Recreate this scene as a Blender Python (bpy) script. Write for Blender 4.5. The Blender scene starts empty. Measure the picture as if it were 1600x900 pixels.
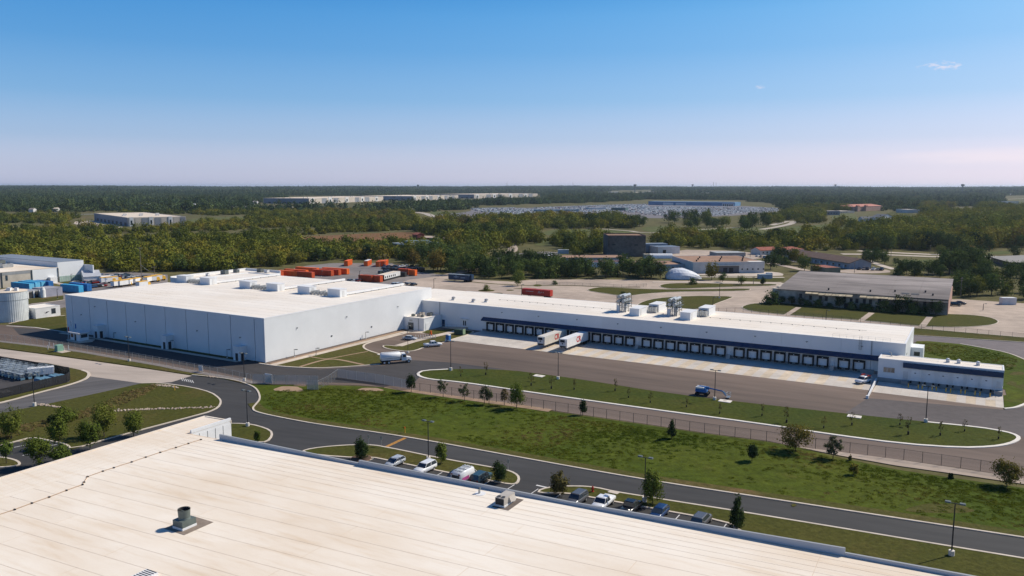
import bpy, bmesh, math, random
import numpy as np
from mathutils import Vector, Matrix
from mathutils.geometry import tessellate_polygon
R = math.radians
rnd = random.Random(7)
sc = bpy.context.scene
COL = sc.collection

# ---------------------------------------------------------------- camera
CAM_H, FPX, PITCH, ROLL = 50.0, 1244.0, math.atan(159.0 / 1244.0), R(0.07)
cam_d = bpy.data.cameras.new('camera'); cam = bpy.data.objects.new('camera', cam_d); COL.objects.link(cam)
cam_d.sensor_width = 36.0; cam_d.lens = FPX / 1600 * 36.0; cam_d.clip_start = 1.0; cam_d.clip_end = 80000.0
cam.location = (0, 0, CAM_H)
CROT = Matrix.Rotation(math.pi / 2 - PITCH, 3, 'X') @ Matrix.Rotation(ROLL, 3, 'Z')
cam.rotation_euler = CROT.to_euler()
sc.camera = cam

# ---------------------------------------------------------------- light
SUN_AZ, SUN_EL, HAZE = 66.0, 42.0, 3.6e-5
sc.view_settings.view_transform = 'Standard'; sc.view_settings.look = 'None'
sc.view_settings.exposure = 0.1; sc.view_settings.gamma = 1.0
world = bpy.data.worlds.new('World'); sc.world = world; world.use_nodes = True
wn = world.node_tree; wl = wn.links; bg = wn.nodes['Background']
sky = wn.nodes.new('ShaderNodeTexSky'); sky.sky_type = 'NISHITA'; sky.sun_disc = False
sky.sun_elevation = R(SUN_EL); sky.sun_rotation = R(SUN_AZ)
sky.altitude = 300.0; sky.air_density = 1.0; sky.dust_density = 2.0; sky.ozone_density = 2.0
bg.inputs[1].default_value = 0.094
sun_d = bpy.data.lights.new('sun', 'SUN'); sun_d.energy = 4.7; sun_d.angle = R(0.55); sun_d.color = (1.0, 0.93, 0.82)
sun = bpy.data.objects.new('sun', sun_d); COL.objects.link(sun)
_sd = Vector((math.sin(R(SUN_AZ)) * math.cos(R(SUN_EL)), math.cos(R(SUN_AZ)) * math.cos(R(SUN_EL)), math.sin(R(SUN_EL))))
sun.rotation_euler = _sd.to_track_quat('Z', 'Y').to_euler()

# thin clouds: a few small puffs and one faint streak, as in the sky of the photograph
def px_dir(px, py):
    return (CROT @ Vector(((px - 800.0), (450.0 - py), -FPX))).normalized()
def sky_clouds():
    tc = wn.nodes.new('ShaderNodeTexCoord')
    def mask(dirv, ax, ay, soft, nscale, thr, sharp, amount):
        n = wn.nodes
        rgt = Vector((dirv.y, -dirv.x, 0)).normalized(); up = rgt.cross(dirv).normalized()
        def dot(v):
            d = n.new('ShaderNodeVectorMath'); d.operation = 'DOT_PRODUCT'; wl.new(tc.outputs['Generated'], d.inputs[0]); d.inputs[1].default_value = v; return d.outputs['Value']
        def m(op, a, b):
            q = n.new('ShaderNodeMath'); q.operation = op
            for k, s in enumerate((a, b)):
                if isinstance(s, (int, float)): q.inputs[k].default_value = s
                else: wl.new(s, q.inputs[k])
            return q.outputs[0]
        a = m('DIVIDE', dot(rgt), ax); b = m('DIVIDE', dot(up), ay)
        rr = m('ADD', m('MULTIPLY', a, a), m('MULTIPLY', b, b))
        fwd = m('GREATER_THAN', dot(dirv), 0.3)
        fall = m('MAXIMUM', m('SUBTRACT', 1.0, rr), 0.0)
        cv = n.new('ShaderNodeCombineXYZ'); wl.new(m('MULTIPLY', a, nscale), cv.inputs[0]); wl.new(m('MULTIPLY', b, nscale * soft), cv.inputs[1])
        nz = n.new('ShaderNodeTexNoise'); nz.inputs['Scale'].default_value = 1.0; nz.inputs['Detail'].default_value = 6.0; nz.inputs['Roughness'].default_value = 0.65
        wl.new(cv.outputs[0], nz.inputs['Vector'])
        v = m('MULTIPLY', m('MAXIMUM', m('SUBTRACT', m('ADD', nz.outputs['Fac'], m('MULTIPLY', fall, 0.22)), thr), 0.0), sharp)
        v = m('MULTIPLY', m('MINIMUM', v, 1.0), m('MULTIPLY', fall, fwd))
        return m('MULTIPLY', v, amount)
    ms = [mask(px_dir(1472, 103), 42 / FPX, 11 / FPX, 0.7, 3.4, 0.66, 7.0, 0.55),
          mask(px_dir(1187, 136), 9 / FPX, 4 / FPX, 0.6, 2.0, 0.58, 5.0, 0.4),
          mask(px_dir(1600, 243), 190 / FPX, 14 / FPX, 1.2, 1.6, 0.36, 3.0, 0.55)]
    return ms
# colour of the sky: Nishita, warmed and paled towards the horizon as the autumn air does
geo_tc = wn.nodes.new('ShaderNodeTexCoord'); sep = wn.nodes.new('ShaderNodeSeparateXYZ'); wl.new(geo_tc.outputs['Generated'], sep.inputs[0])
ramp = wn.nodes.new('ShaderNodeValToRGB'); cr = ramp.color_ramp
SKYRAMP = [(0.0, (4.0, 4.25, 5.9)), (0.0201, (2.957, 3.505, 5.177)), (0.0558, (1.635, 2.537, 4.28)), (0.1028, (0.83, 1.861, 3.672)), (0.1599, (0.427, 1.374, 3.201)), (0.2181, (0.251, 1.104, 2.872)), (0.342, (0.187, 0.855, 2.446)), (0.5, (0.144, 0.686, 1.92)), (0.866, (0.123, 0.478, 1.408)), (1.0, (0.13, 0.48, 1.41))]
cr.elements[0].position = SKYRAMP[0][0]; cr.elements[0].color = (*SKYRAMP[0][1], 1)
cr.elements[1].position = SKYRAMP[-1][0]; cr.elements[1].color = (*SKYRAMP[-1][1], 1)
for p_, c_ in SKYRAMP[1:-1]:
    e_ = cr.elements.new(p_); e_.color = (*c_, 1)
wl.new(sep.outputs['Z'], ramp.inputs[0])
mulc = wn.nodes.new('ShaderNodeMix'); mulc.data_type = 'RGBA'; mulc.blend_type = 'MULTIPLY'; mulc.inputs[0].default_value = 1.0
sxyz = wn.nodes.new('ShaderNodeSeparateXYZ'); cxyz = wn.nodes.new('ShaderNodeCombineXYZ'); wl.new(sky.outputs[0], sxyz.inputs[0])
for k_, (lo_, hi_) in enumerate(((0.45, 1.35), (0.4, 0.85), (0.35, 0.55))):     # saturation of the sky, channel by channel
    mr_ = wn.nodes.new('ShaderNodeMapRange'); mr_.inputs[2].default_value = 0.2; mr_.inputs[3].default_value = lo_; mr_.inputs[4].default_value = hi_; wl.new(sep.outputs['Z'], mr_.inputs[0])
    pw_ = wn.nodes.new('ShaderNodeMath'); pw_.operation = 'POWER'; wl.new(sxyz.outputs[k_], pw_.inputs[0]); wl.new(mr_.outputs[0], pw_.inputs[1]); wl.new(pw_.outputs[0], cxyz.inputs[k_])
wl.new(cxyz.outputs[0], mulc.inputs[6]); wl.new(ramp.outputs[0], mulc.inputs[7])
cur = mulc.outputs[2]
for mk in sky_clouds():
    mx = wn.nodes.new('ShaderNodeMix'); mx.data_type = 'RGBA'
    wl.new(mk, mx.inputs[0]); wl.new(cur, mx.inputs[6]); mx.inputs[7].default_value = (9.4, 8.3, 8.9, 1)
    cur = mx.outputs[2]
wl.new(cur, bg.inputs[0])

# ---------------------------------------------------------------- helpers
def smooth(t):
    t = max(0.0, min(1.0, t)); return t * t * (3 - 2 * t)
def gz(x, y):                                     # the land rises very gently far away
    d = math.hypot(x, y); a = math.atan2(x, max(1.0, y)); return (27.0 + 5.0 * a + 3.5 * math.sin(a * 9 + 1) + 2.5 * math.sin(a * 23)) * smooth((d - 2300.0) / 7500.0)
def P(px, py, z=0.0):                             # the point at height z that is seen at a pixel of the 1600x900 photograph
    d = CROT @ Vector(((px - 800.0), (450.0 - py), -FPX))
    zz = z
    for _ in range(4):
        t = (zz - CAM_H) / d.z
        x, y = d.x * t, d.y * t
        if y < 2200: break
        zz = z + gz(x, y)
    return Vector((x, y, zz))
def pxm(p):                                       # pixels (of 1600) per metre at a point
    return FPX / max(1.0, p.y)
FA = R(-30.4); FO = P(415, 567)                   # facility frame: u runs along the docks, w away from the camera
FU = Vector((math.cos(FA), math.sin(FA), 0)); FW = Vector((-math.sin(FA), math.cos(FA), 0))
def F(u, w, z=0.0): return FO + FU * u + FW * w + Vector((0, 0, z))
def L(px, py, z=0.0):
    q = P(px, py, z) - FO; return q.dot(FU), q.dot(FW)

class MB:
    def __init__(s): s.v = []; s.f = []; s.m = []
    def add(s, vs, fs, mi=0):
        n = len(s.v); s.v += [tuple(v) for v in vs]; s.f += [tuple(i + n for i in f) for f in fs]; s.m += [mi] * len(fs); return s
    def box(s, x0, y0, z0, x1, y1, z1, mi=0):
        return s.add([(x0, y0, z0), (x1, y0, z0), (x1, y1, z0), (x0, y1, z0), (x0, y0, z1), (x1, y0, z1), (x1, y1, z1), (x0, y1, z1)],
                     [(0, 3, 2, 1), (4, 5, 6, 7), (0, 1, 5, 4), (1, 2, 6, 5), (2, 3, 7, 6), (3, 0, 4, 7)], mi)
    def hexa(s, b, t, mi=0):
        return s.add(list(b) + list(t), [(0, 3, 2, 1), (4, 5, 6, 7), (0, 1, 5, 4), (1, 2, 6, 5), (2, 3, 7, 6), (3, 0, 4, 7)], mi)
    def cyl(s, cx, cy, z0, z1, r0, r1=None, n=10, mi=0, cap=True):
        r1 = r0 if r1 is None else r1
        a = [2 * math.pi * k / n for k in range(n)]
        vs = [(cx + r0 * math.cos(t), cy + r0 * math.sin(t), z0) for t in a] + [(cx + r1 * math.cos(t), cy + r1 * math.sin(t), z1) for t in a]
        fs = [(k, (k + 1) % n, n + (k + 1) % n, n + k) for k in range(n)]
        if cap: fs += [tuple(range(n, 2 * n)), tuple(range(n - 1, -1, -1))]
        return s.add(vs, fs, mi)
    def tube(s, a, b, r, n=6, mi=0, r1=None):
        a = Vector(a); b = Vector(b); d = (b - a).normalized(); r1 = r if r1 is None else r1
        p = d.orthogonal().normalized(); q = d.cross(p)
        vs = [a + (p * math.cos(2 * math.pi * k / n) + q * math.sin(2 * math.pi * k / n)) * r for k in range(n)] + \
             [b + (p * math.cos(2 * math.pi * k / n) + q * math.sin(2 * math.pi * k / n)) * r1 for k in range(n)]
        return s.add(vs, [(k, (k + 1) % n, n + (k + 1) % n, n + k) for k in range(n)] + [tuple(range(n, 2 * n)), tuple(range(n - 1, -1, -1))], mi)
    def path(s, pts, r, n=6, mi=0):
        for a, b in zip(pts, pts[1:]): s.tube(a, b, r, n, mi)
        return s
    def quad(s, a, b, c, d, mi=0): return s.add([a, b, c, d], [(0, 1, 2, 3)], mi)
    def poly(s, pts, z0, z1, mi=0, sides=True):    # a solid sheet from an outline (may be concave)
        pts = [Vector((p[0], p[1], 0)) for p in pts]; n = len(pts)
        ar = sum(pts[i].x * pts[(i + 1) % n].y - pts[(i + 1) % n].x * pts[i].y for i in range(n))
        if ar < 0: pts.reverse()
        tris = tessellate_polygon([pts])
        fs = []
        for t in tris:
            a, b, c = (pts[i] for i in t)
            fs.append(tuple(t) if (b - a).cross(c - a).z > 0 else tuple(reversed(t)))
        vs = [(p.x, p.y, z1) for p in pts]
        if sides:
            vs += [(p.x, p.y, z0) for p in pts]
            fs += [(i + n, (i + 1) % n + n, (i + 1) % n, i) for i in range(n)]
        return s.add(vs, fs, mi)
    def extr(s, prof, x0, x1, mi=0, taper=None):   # outline in (y,z) swept along x
        n = len(prof)
        p1 = taper or prof
        vs = [(x0, y, z) for y, z in prof] + [(x1, y, z) for y, z in p1]
        return s.add(vs, [(k, (k + 1) % n, n + (k + 1) % n, n + k) for k in range(n)] + [tuple(range(n - 1, -1, -1)), tuple(range(n, 2 * n))], mi)
    def loft(s, rings, mi=0):
        n = len(rings[0]); vs = [p for r in rings for p in r]; fs = []
        for j in range(len(rings) - 1):
            fs += [(j * n + k, j * n + (k + 1) % n, (j + 1) * n + (k + 1) % n, (j + 1) * n + k) for k in range(n)]
        fs += [tuple(range(n - 1, -1, -1)), tuple(range((len(rings) - 1) * n, len(rings) * n))]
        return s.add(vs, fs, mi)
    def mesh(s, name, mats, smooth_=False):
        me = bpy.data.meshes.new(name); me.from_pydata(s.v, [], s.f)
        for m in (mats if isinstance(mats, (list, tuple)) else [mats]): me.materials.append(m)
        if max(s.m, default=0) > 0: me.polygons.foreach_set('material_index', s.m)
        if smooth_: me.polygons.foreach_set('use_smooth', [True] * len(me.polygons))
        me.update(); return me
def obj(name, mb, mats, parent=None, loc=(0, 0, 0), rotz=0.0, smooth_=False):
    me = mb.mesh(name, mats, smooth_) if isinstance(mb, MB) else mb
    o = bpy.data.objects.new(name, me); COL.objects.link(o)
    o.location = loc; o.rotation_euler = (0, 0, rotz)
    if parent: o.parent = parent
    return o
def tag(o, label=None, cat=None, group=None, kind=None):
    if label: o['label'] = label
    if cat: o['category'] = cat
    if group: o['group'] = group
    if kind: o['kind'] = kind
    return o
def thing(name, label, cat, loc=(0, 0, 0), rotz=0.0, group=None):
    o = bpy.data.objects.new(name, None); COL.objects.link(o); o.empty_display_size = 0.5
    o.location = loc; o.rotation_euler = (0, 0, rotz); return tag(o, label, cat, group)
def struct(name, mb, m, loc=(0, 0, 0), rotz=0.0):
    return tag(obj(name, mb, m, None, loc, rotz), kind='structure')
KIDS = {}
def dup(root, loc, rotz=0.0, label=None, group=None, scale=None):
    if root.name not in KIDS:
        KIDS[root.name] = [(c, list(c.children)) for c in root.children]
    r = root.copy(); COL.objects.link(r); r.location = loc; r.rotation_euler = (0, 0, rotz)
    if scale: r.scale = scale
    if label: r['label'] = label
    if group: r['group'] = group
    for ch, gs in KIDS[root.name]:
        c = ch.copy(); COL.objects.link(c); c.parent = r
        for g in gs:
            d = g.copy(); COL.objects.link(d); d.parent = c
    return r

# ---------------------------------------------------------------- materials
def M(name, col, rough=0.75, var=0.12, scale=1.0, col2=None, big=0.0, bigscale=0.05, aniso=None, obvar=0.0, metal=0.0, spec=0.3, bump=0.0, trans=0.0, local=False):
    m = bpy.data.materials.new(name); m.use_nodes = True; nt = m.node_tree; n = nt.nodes; l = nt.links
    b = n['Principled BSDF']; b.inputs['Roughness'].default_value = rough; b.inputs['Metallic'].default_value = metal
    b.inputs['Specular IOR Level'].default_value = spec
    if local:
        tc = n.new('ShaderNodeTexCoord'); vec = tc.outputs['Object']
    else:
        g = n.new('ShaderNodeNewGeometry'); vec = g.outputs['Position']
    if aniso:
        mp = n.new('ShaderNodeMapping'); mp.vector_type = 'TEXTURE'; mp.inputs['Rotation'].default_value = (0, 0, aniso[0]); mp.inputs['Scale'].default_value = (aniso[1], 1, 1)
        l.new(vec, mp.inputs[0]); vec = mp.outputs[0]
    nz = n.new('ShaderNodeTexNoise'); nz.inputs['Scale'].default_value = scale; nz.inputs['Detail'].default_value = 5.0; nz.inputs['Roughness'].default_value = 0.6
    l.new(vec, nz.inputs['Vector'])
    c2 = col2 or tuple(min(1, c * (1 - var)) for c in col); c1 = col if col2 else tuple(min(1, c * (1 + var)) for c in col)
    rp = n.new('ShaderNodeValToRGB'); rp.color_ramp.elements[0].position = 0.34; rp.color_ramp.elements[1].position = 0.66
    rp.color_ramp.elements[0].color = (*c2, 1); rp.color_ramp.elements[1].color = (*c1, 1)
    l.new(nz.outputs['Fac'], rp.inputs[0]); out = rp.outputs[0]
    def scaled(out, fac_socket, lo, hi):
        mr = n.new('ShaderNodeMapRange'); mr.inputs[1].default_value = 0.3 if lo != 'obj' else 0; mr.inputs[2].default_value = 0.7 if lo != 'obj' else 1
        mr.inputs[3].default_value = 1 - hi; mr.inputs[4].default_value = 1 + hi; l.new(fac_socket, mr.inputs[0])
        vm = n.new('ShaderNodeVectorMath'); vm.operation = 'SCALE'; l.new(out, vm.inputs[0]); l.new(mr.outputs[0], vm.inputs['Scale']); return vm.outputs[0]
    if big:
        nb = n.new('ShaderNodeTexNoise'); nb.inputs['Scale'].default_value = bigscale; nb.inputs['Detail'].default_value = 3.0; l.new(vec, nb.inputs['Vector'])
        out = scaled(out, nb.outputs['Fac'], 0, big)
    if obvar:
        oi = n.new('ShaderNodeObjectInfo'); out = scaled(out, oi.outputs['Random'], 'obj', obvar)
    l.new(out, b.inputs['Base Color'])
    if bump:
        bp = n.new('ShaderNodeBump'); bp.inputs['Strength'].default_value = bump; bp.inputs['Distance'].default_value = 0.1; l.new(nz.outputs['Fac'], bp.inputs['Height']); l.new(bp.outputs[0], b.inputs['Normal'])
    return m

def M_roof(name, base, stain, seam_rot=FA, amount=0.5, obvar=0.03):
    # pale roofing membrane with soft brown water stains stretched along the sheets
    m = bpy.data.materials.new(name); m.use_nodes = True; nt = m.node_tree; n = nt.nodes; l = nt.links
    b = n['Principled BSDF']; b.inputs['Roughness'].default_value = 0.75; b.inputs['Specular IOR Level'].default_value = 0.12
    g = n.new('ShaderNodeNewGeometry')
    def noise(sc_, sx, sy, det, thr0, thr1):
        mp = n.new('ShaderNodeMapping'); mp.vector_type = 'TEXTURE'; mp.inputs['Rotation'].default_value = (0, 0, seam_rot); mp.inputs['Scale'].default_value = (sx, sy, 1)
        l.new(g.outputs['Position'], mp.inputs[0])
        z = n.new('ShaderNodeTexNoise'); z.inputs['Scale'].default_value = sc_; z.inputs['Detail'].default_value = det; z.inputs['Roughness'].default_value = 0.62; l.new(mp.outputs[0], z.inputs['Vector'])
        r = n.new('ShaderNodeMapRange'); r.inputs[1].default_value = thr0; r.inputs[2].default_value = thr1; l.new(z.outputs['Fac'], r.inputs[0]); return r.outputs[0]
    def mul(a, k):
        q = n.new('ShaderNodeMath'); q.operation = 'MULTIPLY'; l.new(a, q.inputs[0])
        if isinstance(k, float): q.inputs[1].default_value = k
        else: l.new(k, q.inputs[1])
        return q.outputs[0]
    def add(a, c):
        q = n.new('ShaderNodeMath'); q.operation = 'ADD'; q.use_clamp = True; l.new(a, q.inputs[0]); l.new(c, q.inputs[1]); return q.outputs[0]
    f = add(add(mul(noise(0.055, 2.2, 1, 5, 0.42, 0.72), amount), mul(noise(0.9, 9, 1, 4, 0.5, 0.75), amount * 0.55)), mul(noise(3.5, 1, 1, 3, 0.5, 0.8), 0.12))
    mx = n.new('ShaderNodeMix'); mx.data_type = 'RGBA'; l.new(f, mx.inputs[0]); mx.inputs[6].default_value = (*base, 1); mx.inputs[7].default_value = (*stain, 1)
    oi = n.new('ShaderNodeObjectInfo'); mr = n.new('ShaderNodeMapRange'); mr.inputs[3].default_value = 1 - obvar; mr.inputs[4].default_value = 1 + obvar; l.new(oi.outputs['Random'], mr.inputs[0])
    vm = n.new('ShaderNodeVectorMath'); vm.operation = 'SCALE'; l.new(mx.outputs[2], vm.inputs[0]); l.new(mr.outputs[0], vm.inputs['Scale'])
    l.new(vm.outputs[0], b.inputs['Base Color']); return m

def M_leaf(name, cols, obvar=0.25, trans=0.2, patch=None, nsc=0.9, rmix=0.5):
    # leaves: colour differs from plant to plant (instance random) and from leaf clump to leaf clump
    m = bpy.data.materials.new(name); m.use_nodes = True; nt = m.node_tree; n = nt.nodes; l = nt.links
    n.remove(n['Principled BSDF']); out = n['Material Output']
    oi = n.new('ShaderNodeObjectInfo'); rp = n.new('ShaderNodeValToRGB'); rp.color_ramp.interpolation = 'LINEAR'
    el = rp.color_ramp.elements; k = len(cols)
    el[0].position = 0; el[0].color = (*cols[0], 1); el[1].position = 1; el[1].color = (*cols[-1], 1)
    for i, c in enumerate(cols[1:-1], 1): e = el.new(i / (k - 1)); e.color = (*c, 1)
    g = n.new('ShaderNodeNewGeometry')
    if patch:                                       # woods and weeds: neighbours tend to share a hue
        nb = n.new('ShaderNodeTexNoise'); nb.inputs['Scale'].default_value = patch; nb.inputs['Detail'].default_value = 3.0; l.new(oi.outputs['Location'], nb.inputs['Vector'])
        ad = n.new('ShaderNodeMath'); ad.operation = 'MULTIPLY_ADD'; l.new(oi.outputs['Random'], ad.inputs[0]); ad.inputs[1].default_value = rmix
        mm = n.new('ShaderNodeMapRange'); mm.inputs[1].default_value = 0.3; mm.inputs[2].default_value = 0.7; mm.inputs[3].default_value = -0.15; mm.inputs[4].default_value = 1.15 - rmix; l.new(nb.outputs['Fac'], mm.inputs[0])
        l.new(mm.outputs[0], ad.inputs[2]); l.new(ad.outputs[0], rp.inputs[0])
    else: l.new(oi.outputs['Random'], rp.inputs[0])
    nz = n.new('ShaderNodeTexNoise'); nz.inputs['Scale'].default_value = nsc; nz.inputs['Detail'].default_value = 4.0; l.new(g.outputs['Position'], nz.inputs['Vector'])
    mr = n.new('ShaderNodeMapRange'); mr.inputs[1].default_value = 0.3; mr.inputs[2].default_value = 0.7; mr.inputs[3].default_value = 1 - obvar; mr.inputs[4].default_value = 1 + obvar; l.new(nz.outputs['Fac'], mr.inputs[0])
    vm = n.new('ShaderNodeVectorMath'); vm.operation = 'SCALE'; l.new(rp.outputs[0], vm.inputs[0]); l.new(mr.outputs[0], vm.inputs['Scale'])
    d = n.new('ShaderNodeBsdfDiffuse'); l.new(vm.outputs[0], d.inputs[0])
    t = n.new('ShaderNodeBsdfTranslucent'); l.new(vm.outputs[0], t.inputs[0])
    mx = n.new('ShaderNodeMixShader'); mx.inputs[0].default_value = trans; l.new(d.outputs[0], mx.inputs[1]); l.new(t.outputs[0], mx.inputs[2])
    l.new(mx.outputs[0], out.inputs[0]); return m

def M_turf(name, cols, s1=0.06, s2=0.9, bump=0.6, dry=0.35):
    # grass: large patches of green, yellow-green and dry brown, with fine blades
    m = bpy.data.materials.new(name); m.use_nodes = True; nt = m.node_tree; n = nt.nodes; l = nt.links
    b = n['Principled BSDF']; b.inputs['Roughness'].default_value = 0.95; b.inputs['Specular IOR Level'].default_value = 0.05
    g = n.new('ShaderNodeNewGeometry')
    def noise(s, det=5.0, off=0.0):
        mp = n.new('ShaderNodeMapping'); mp.inputs['Location'].default_value = (off, off * 1.7, 0); l.new(g.outputs['Position'], mp.inputs[0])
        z = n.new('ShaderNodeTexNoise'); z.inputs['Scale'].default_value = s; z.inputs['Detail'].default_value = det; z.inputs['Roughness'].default_value = 0.65; l.new(mp.outputs[0], z.inputs['Vector']); return z.outputs['Fac']
    def rng(a, lo, hi, o0, o1):
        r = n.new('ShaderNodeMapRange'); r.inputs[1].default_value = lo; r.inputs[2].default_value = hi; r.inputs[3].default_value = o0; r.inputs[4].default_value = o1; l.new(a, r.inputs[0]); return r.outputs[0]
    def mix(f, a, c):
        x = n.new('ShaderNodeMix'); x.data_type = 'RGBA'; l.new(f, x.inputs[0])
        for k, s in ((6, a), (7, c)):
            if isinstance(s, tuple): x.inputs[k].default_value = (*s, 1)
            else: l.new(s, x.inputs[k])
        return x.outputs[2]
    c = mix(rng(noise(s1), 0.38, 0.62, 0, 1), cols[0], cols[1])
    c = mix(rng(noise(s1 * 0.8, 6.0, 31.0), 0.56, 0.7, 0, dry * 2), c, cols[2])
    fine = noise(s2, 6.0, 7.0); hair = noise(s2 * 5, 3.0, 3.0)
    vm = n.new('ShaderNodeVectorMath'); vm.operation = 'SCALE'; l.new(c, vm.inputs[0]); l.new(rng(fine, 0.25, 0.75, 0.62, 1.38), vm.inputs['Scale'])
    v2 = n.new('ShaderNodeVectorMath'); v2.operation = 'SCALE'; l.new(vm.outputs[0], v2.inputs[0]); l.new(rng(hair, 0.25, 0.75, 0.75, 1.25), v2.inputs['Scale'])
    l.new(v2.outputs[0], b.inputs['Base Color'])
    bp = n.new('ShaderNodeBump'); bp.inputs['Strength'].default_value = bump; bp.inputs['Distance'].default_value = 0.3; l.new(fine, bp.inputs['Height']); l.new(bp.outputs[0], b.inputs['Normal'])
    return m
def M_fence(name, col, alpha):
    m = bpy.data.materials.new(name); m.use_nodes = True; nt = m.node_tree; n = nt.nodes; l = nt.links
    b = n['Principled BSDF']; b.inputs['Base Color'].default_value = (*col, 1); b.inputs['Roughness'].default_value = 0.6
    g = n.new('ShaderNodeNewGeometry'); nz = n.new('ShaderNodeTexNoise'); nz.inputs['Scale'].default_value = 2.0; l.new(g.outputs['Position'], nz.inputs['Vector'])
    mr = n.new('ShaderNodeMapRange'); mr.inputs[3].default_value = alpha * 0.95; mr.inputs[4].default_value = alpha * 1.05; l.new(nz.outputs['Fac'], mr.inputs[0]); l.new(mr.outputs[0], b.inputs['Alpha'])
    return m
def M_glass(name, col=(0.03, 0.04, 0.05)):
    m = M(name, col, rough=0.08, var=0.2, scale=0.4, spec=0.8); return m

ASPH = M('asphalt_yard', (0.148, 0.108, 0.084), 0.92, 0.16, 0.35, big=0.3, bigscale=0.03, aniso=(FA, 9.0), bump=0.05)
ASPH_NEW = M('asphalt_fresh', (0.055, 0.05, 0.048), 0.9, 0.15, 0.5, big=0.2, bigscale=0.03, aniso=(FA, 4.0))
ASPH_ROAD = M('asphalt_road', (0.048, 0.046, 0.044), 0.85, 0.15, 0.6, big=0.25, bigscale=0.035, aniso=(R(-22), 7.0))
ASPH_OLD = M('asphalt_old', (0.2, 0.175, 0.16), 0.95, 0.15, 0.3, big=0.2, bigscale=0.03)
CONC = M('concrete', (0.5, 0.42, 0.34), 0.9, 0.12, 0.35, big=0.12, bigscale=0.05)
CONC_ROAD = M('concrete_road', (0.42, 0.35, 0.29), 0.9, 0.1, 0.4, big=0.15, bigscale=0.05, aniso=(R(-12), 5.0))
CONC_TAN = M('concrete_tan', (0.4, 0.315, 0.245), 0.92, 0.13, 0.2, big=0.2, bigscale=0.03)
CONC_SLAB = M('concrete_slab', (0.53, 0.475, 0.41), 0.9, 0.08, 0.5, big=0.1, bigscale=0.1, obvar=0.05)
CONC_STAIN = M('concrete_stained', (0.55, 0.45, 0.33), 0.9, 0.12, 0.5, big=0.12, bigscale=0.1, obvar=0.06)
KERB = M('kerb_concrete', (0.56, 0.48, 0.39), 0.9, 0.12, 0.4)
KERB_W = M('kerb_white', (0.7, 0.64, 0.56), 0.85, 0.08, 0.4)
MARK_Y = M('road_paint_yellow', (0.42, 0.2, 0.04), 0.8, 0.25, 1.5)
MARK_W = M('road_paint_white', (0.65, 0.63, 0.6), 0.8, 0.2, 1.5)
ROOF_W = M_roof('roof_white_membrane', (0.8, 0.735, 0.645), (0.62, 0.49, 0.35), amount=0.36)
ROOF_C = M_roof('roof_cream_membrane', (0.82, 0.735, 0.62), (0.6, 0.44, 0.28), seam_rot=R(-29), amount=0.6, obvar=0.012)
SEAM = M('roof_seam_strip', (0.64, 0.51, 0.38), 0.8, 0.12, 1.0)
PANEL = M('white_metal_panel', (0.72, 0.725, 0.715), 0.5, 0.02, 0.25, big=0.02, bigscale=0.12, obvar=0.02, spec=0.35)
PANEL_B = M('wall_backing', (0.1, 0.12, 0.15), 0.6, 0.05, 0.3)
WHITE = M('white_paint', (0.74, 0.73, 0.71), 0.5, 0.05, 0.5)
WHITE_D = M('white_paint_dull', (0.62, 0.61, 0.59), 0.6, 0.1, 0.5, obvar=0.05)
COPING = M('metal_coping', (0.3, 0.31, 0.32), 0.6, 0.05, 0.5)
PARAPET = M('parapet_face', (0.42, 0.45, 0.48), 0.6, 0.06, 0.3, aniso=(FA, 6.0))
NAVY = M('navy_metal', (0.003, 0.03, 0.085), 0.45, 0.08, 0.5)
BLACK = M('black_rubber', (0.012, 0.012, 0.014), 0.85, 0.2, 1.0)
DARK = M('dark_metal', (0.03, 0.03, 0.032), 0.6, 0.2, 1.0)
STEEL = M('galvanised_steel', (0.42, 0.43, 0.43), 0.4, 0.12, 1.0, metal=0.6)
STEEL_D = M('grey_steel', (0.13, 0.145, 0.14), 0.5, 0.15, 1.0, metal=0.2)
DOOR_W = M('dock_door_panel', (0.75, 0.75, 0.74), 0.55, 0.05, 0.8, obvar=0.05)
GLASS = M_glass('dark_glass')
GLASS_T = M('tan_reflection_glass', (0.32, 0.24, 0.17), 0.25, 0.35, 0.8, spec=0.6)  # tan reflection painted into the window glass colour
YELLOW = M('yellow_paint', (0.75, 0.42, 0.05), 0.5, 0.1, 1.0)
ORANGE = M('orange_paint', (0.72, 0.13, 0.02), 0.55, 0.12, 0.6, obvar=0.1)
ORANGE_D = M('orange_red_paint', (0.5, 0.075, 0.02), 0.6, 0.15, 0.6, obvar=0.1)
RED = M('red_paint', (0.42, 0.035, 0.02), 0.5, 0.15, 0.6)
RED_LET = M('red_lettering', (0.5, 0.02, 0.02), 0.5, 0.1, 0.6)
PINK_LET = M('magenta_print', (0.42, 0.08, 0.25), 0.5, 0.1, 0.6)
BLUE = M('blue_paint', (0.02, 0.13, 0.36), 0.45, 0.12, 0.6)
CYAN = M('cyan_tarpaulin', (0.05, 0.33, 0.55), 0.5, 0.15, 0.5)
CYAN_L = M('pale_cyan_tarpaulin', (0.16, 0.5, 0.72), 0.5, 0.15, 0.5)
BLUE_D = M('dark_blue_paint', (0.02, 0.045, 0.09), 0.45, 0.15, 0.6)
GREENBOX = M('pale_green_paint', (0.2, 0.36, 0.27), 0.6, 0.1, 0.6)
DARKGREEN = M('dark_green_paint', (0.03, 0.06, 0.045), 0.6, 0.1, 0.6)
BRICK = M('weathered_brick', (0.115, 0.1, 0.088), 0.9, 0.25, 0.5, big=0.25, bigscale=0.06)
BROWNROOF = M('brown_gravel_roof', (0.3, 0.175, 0.11), 0.95, 0.15, 0.25, big=0.2, bigscale=0.05)
TANWALL = M('tan_wall', (0.48, 0.42, 0.34), 0.85, 0.12, 0.3)
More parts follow.
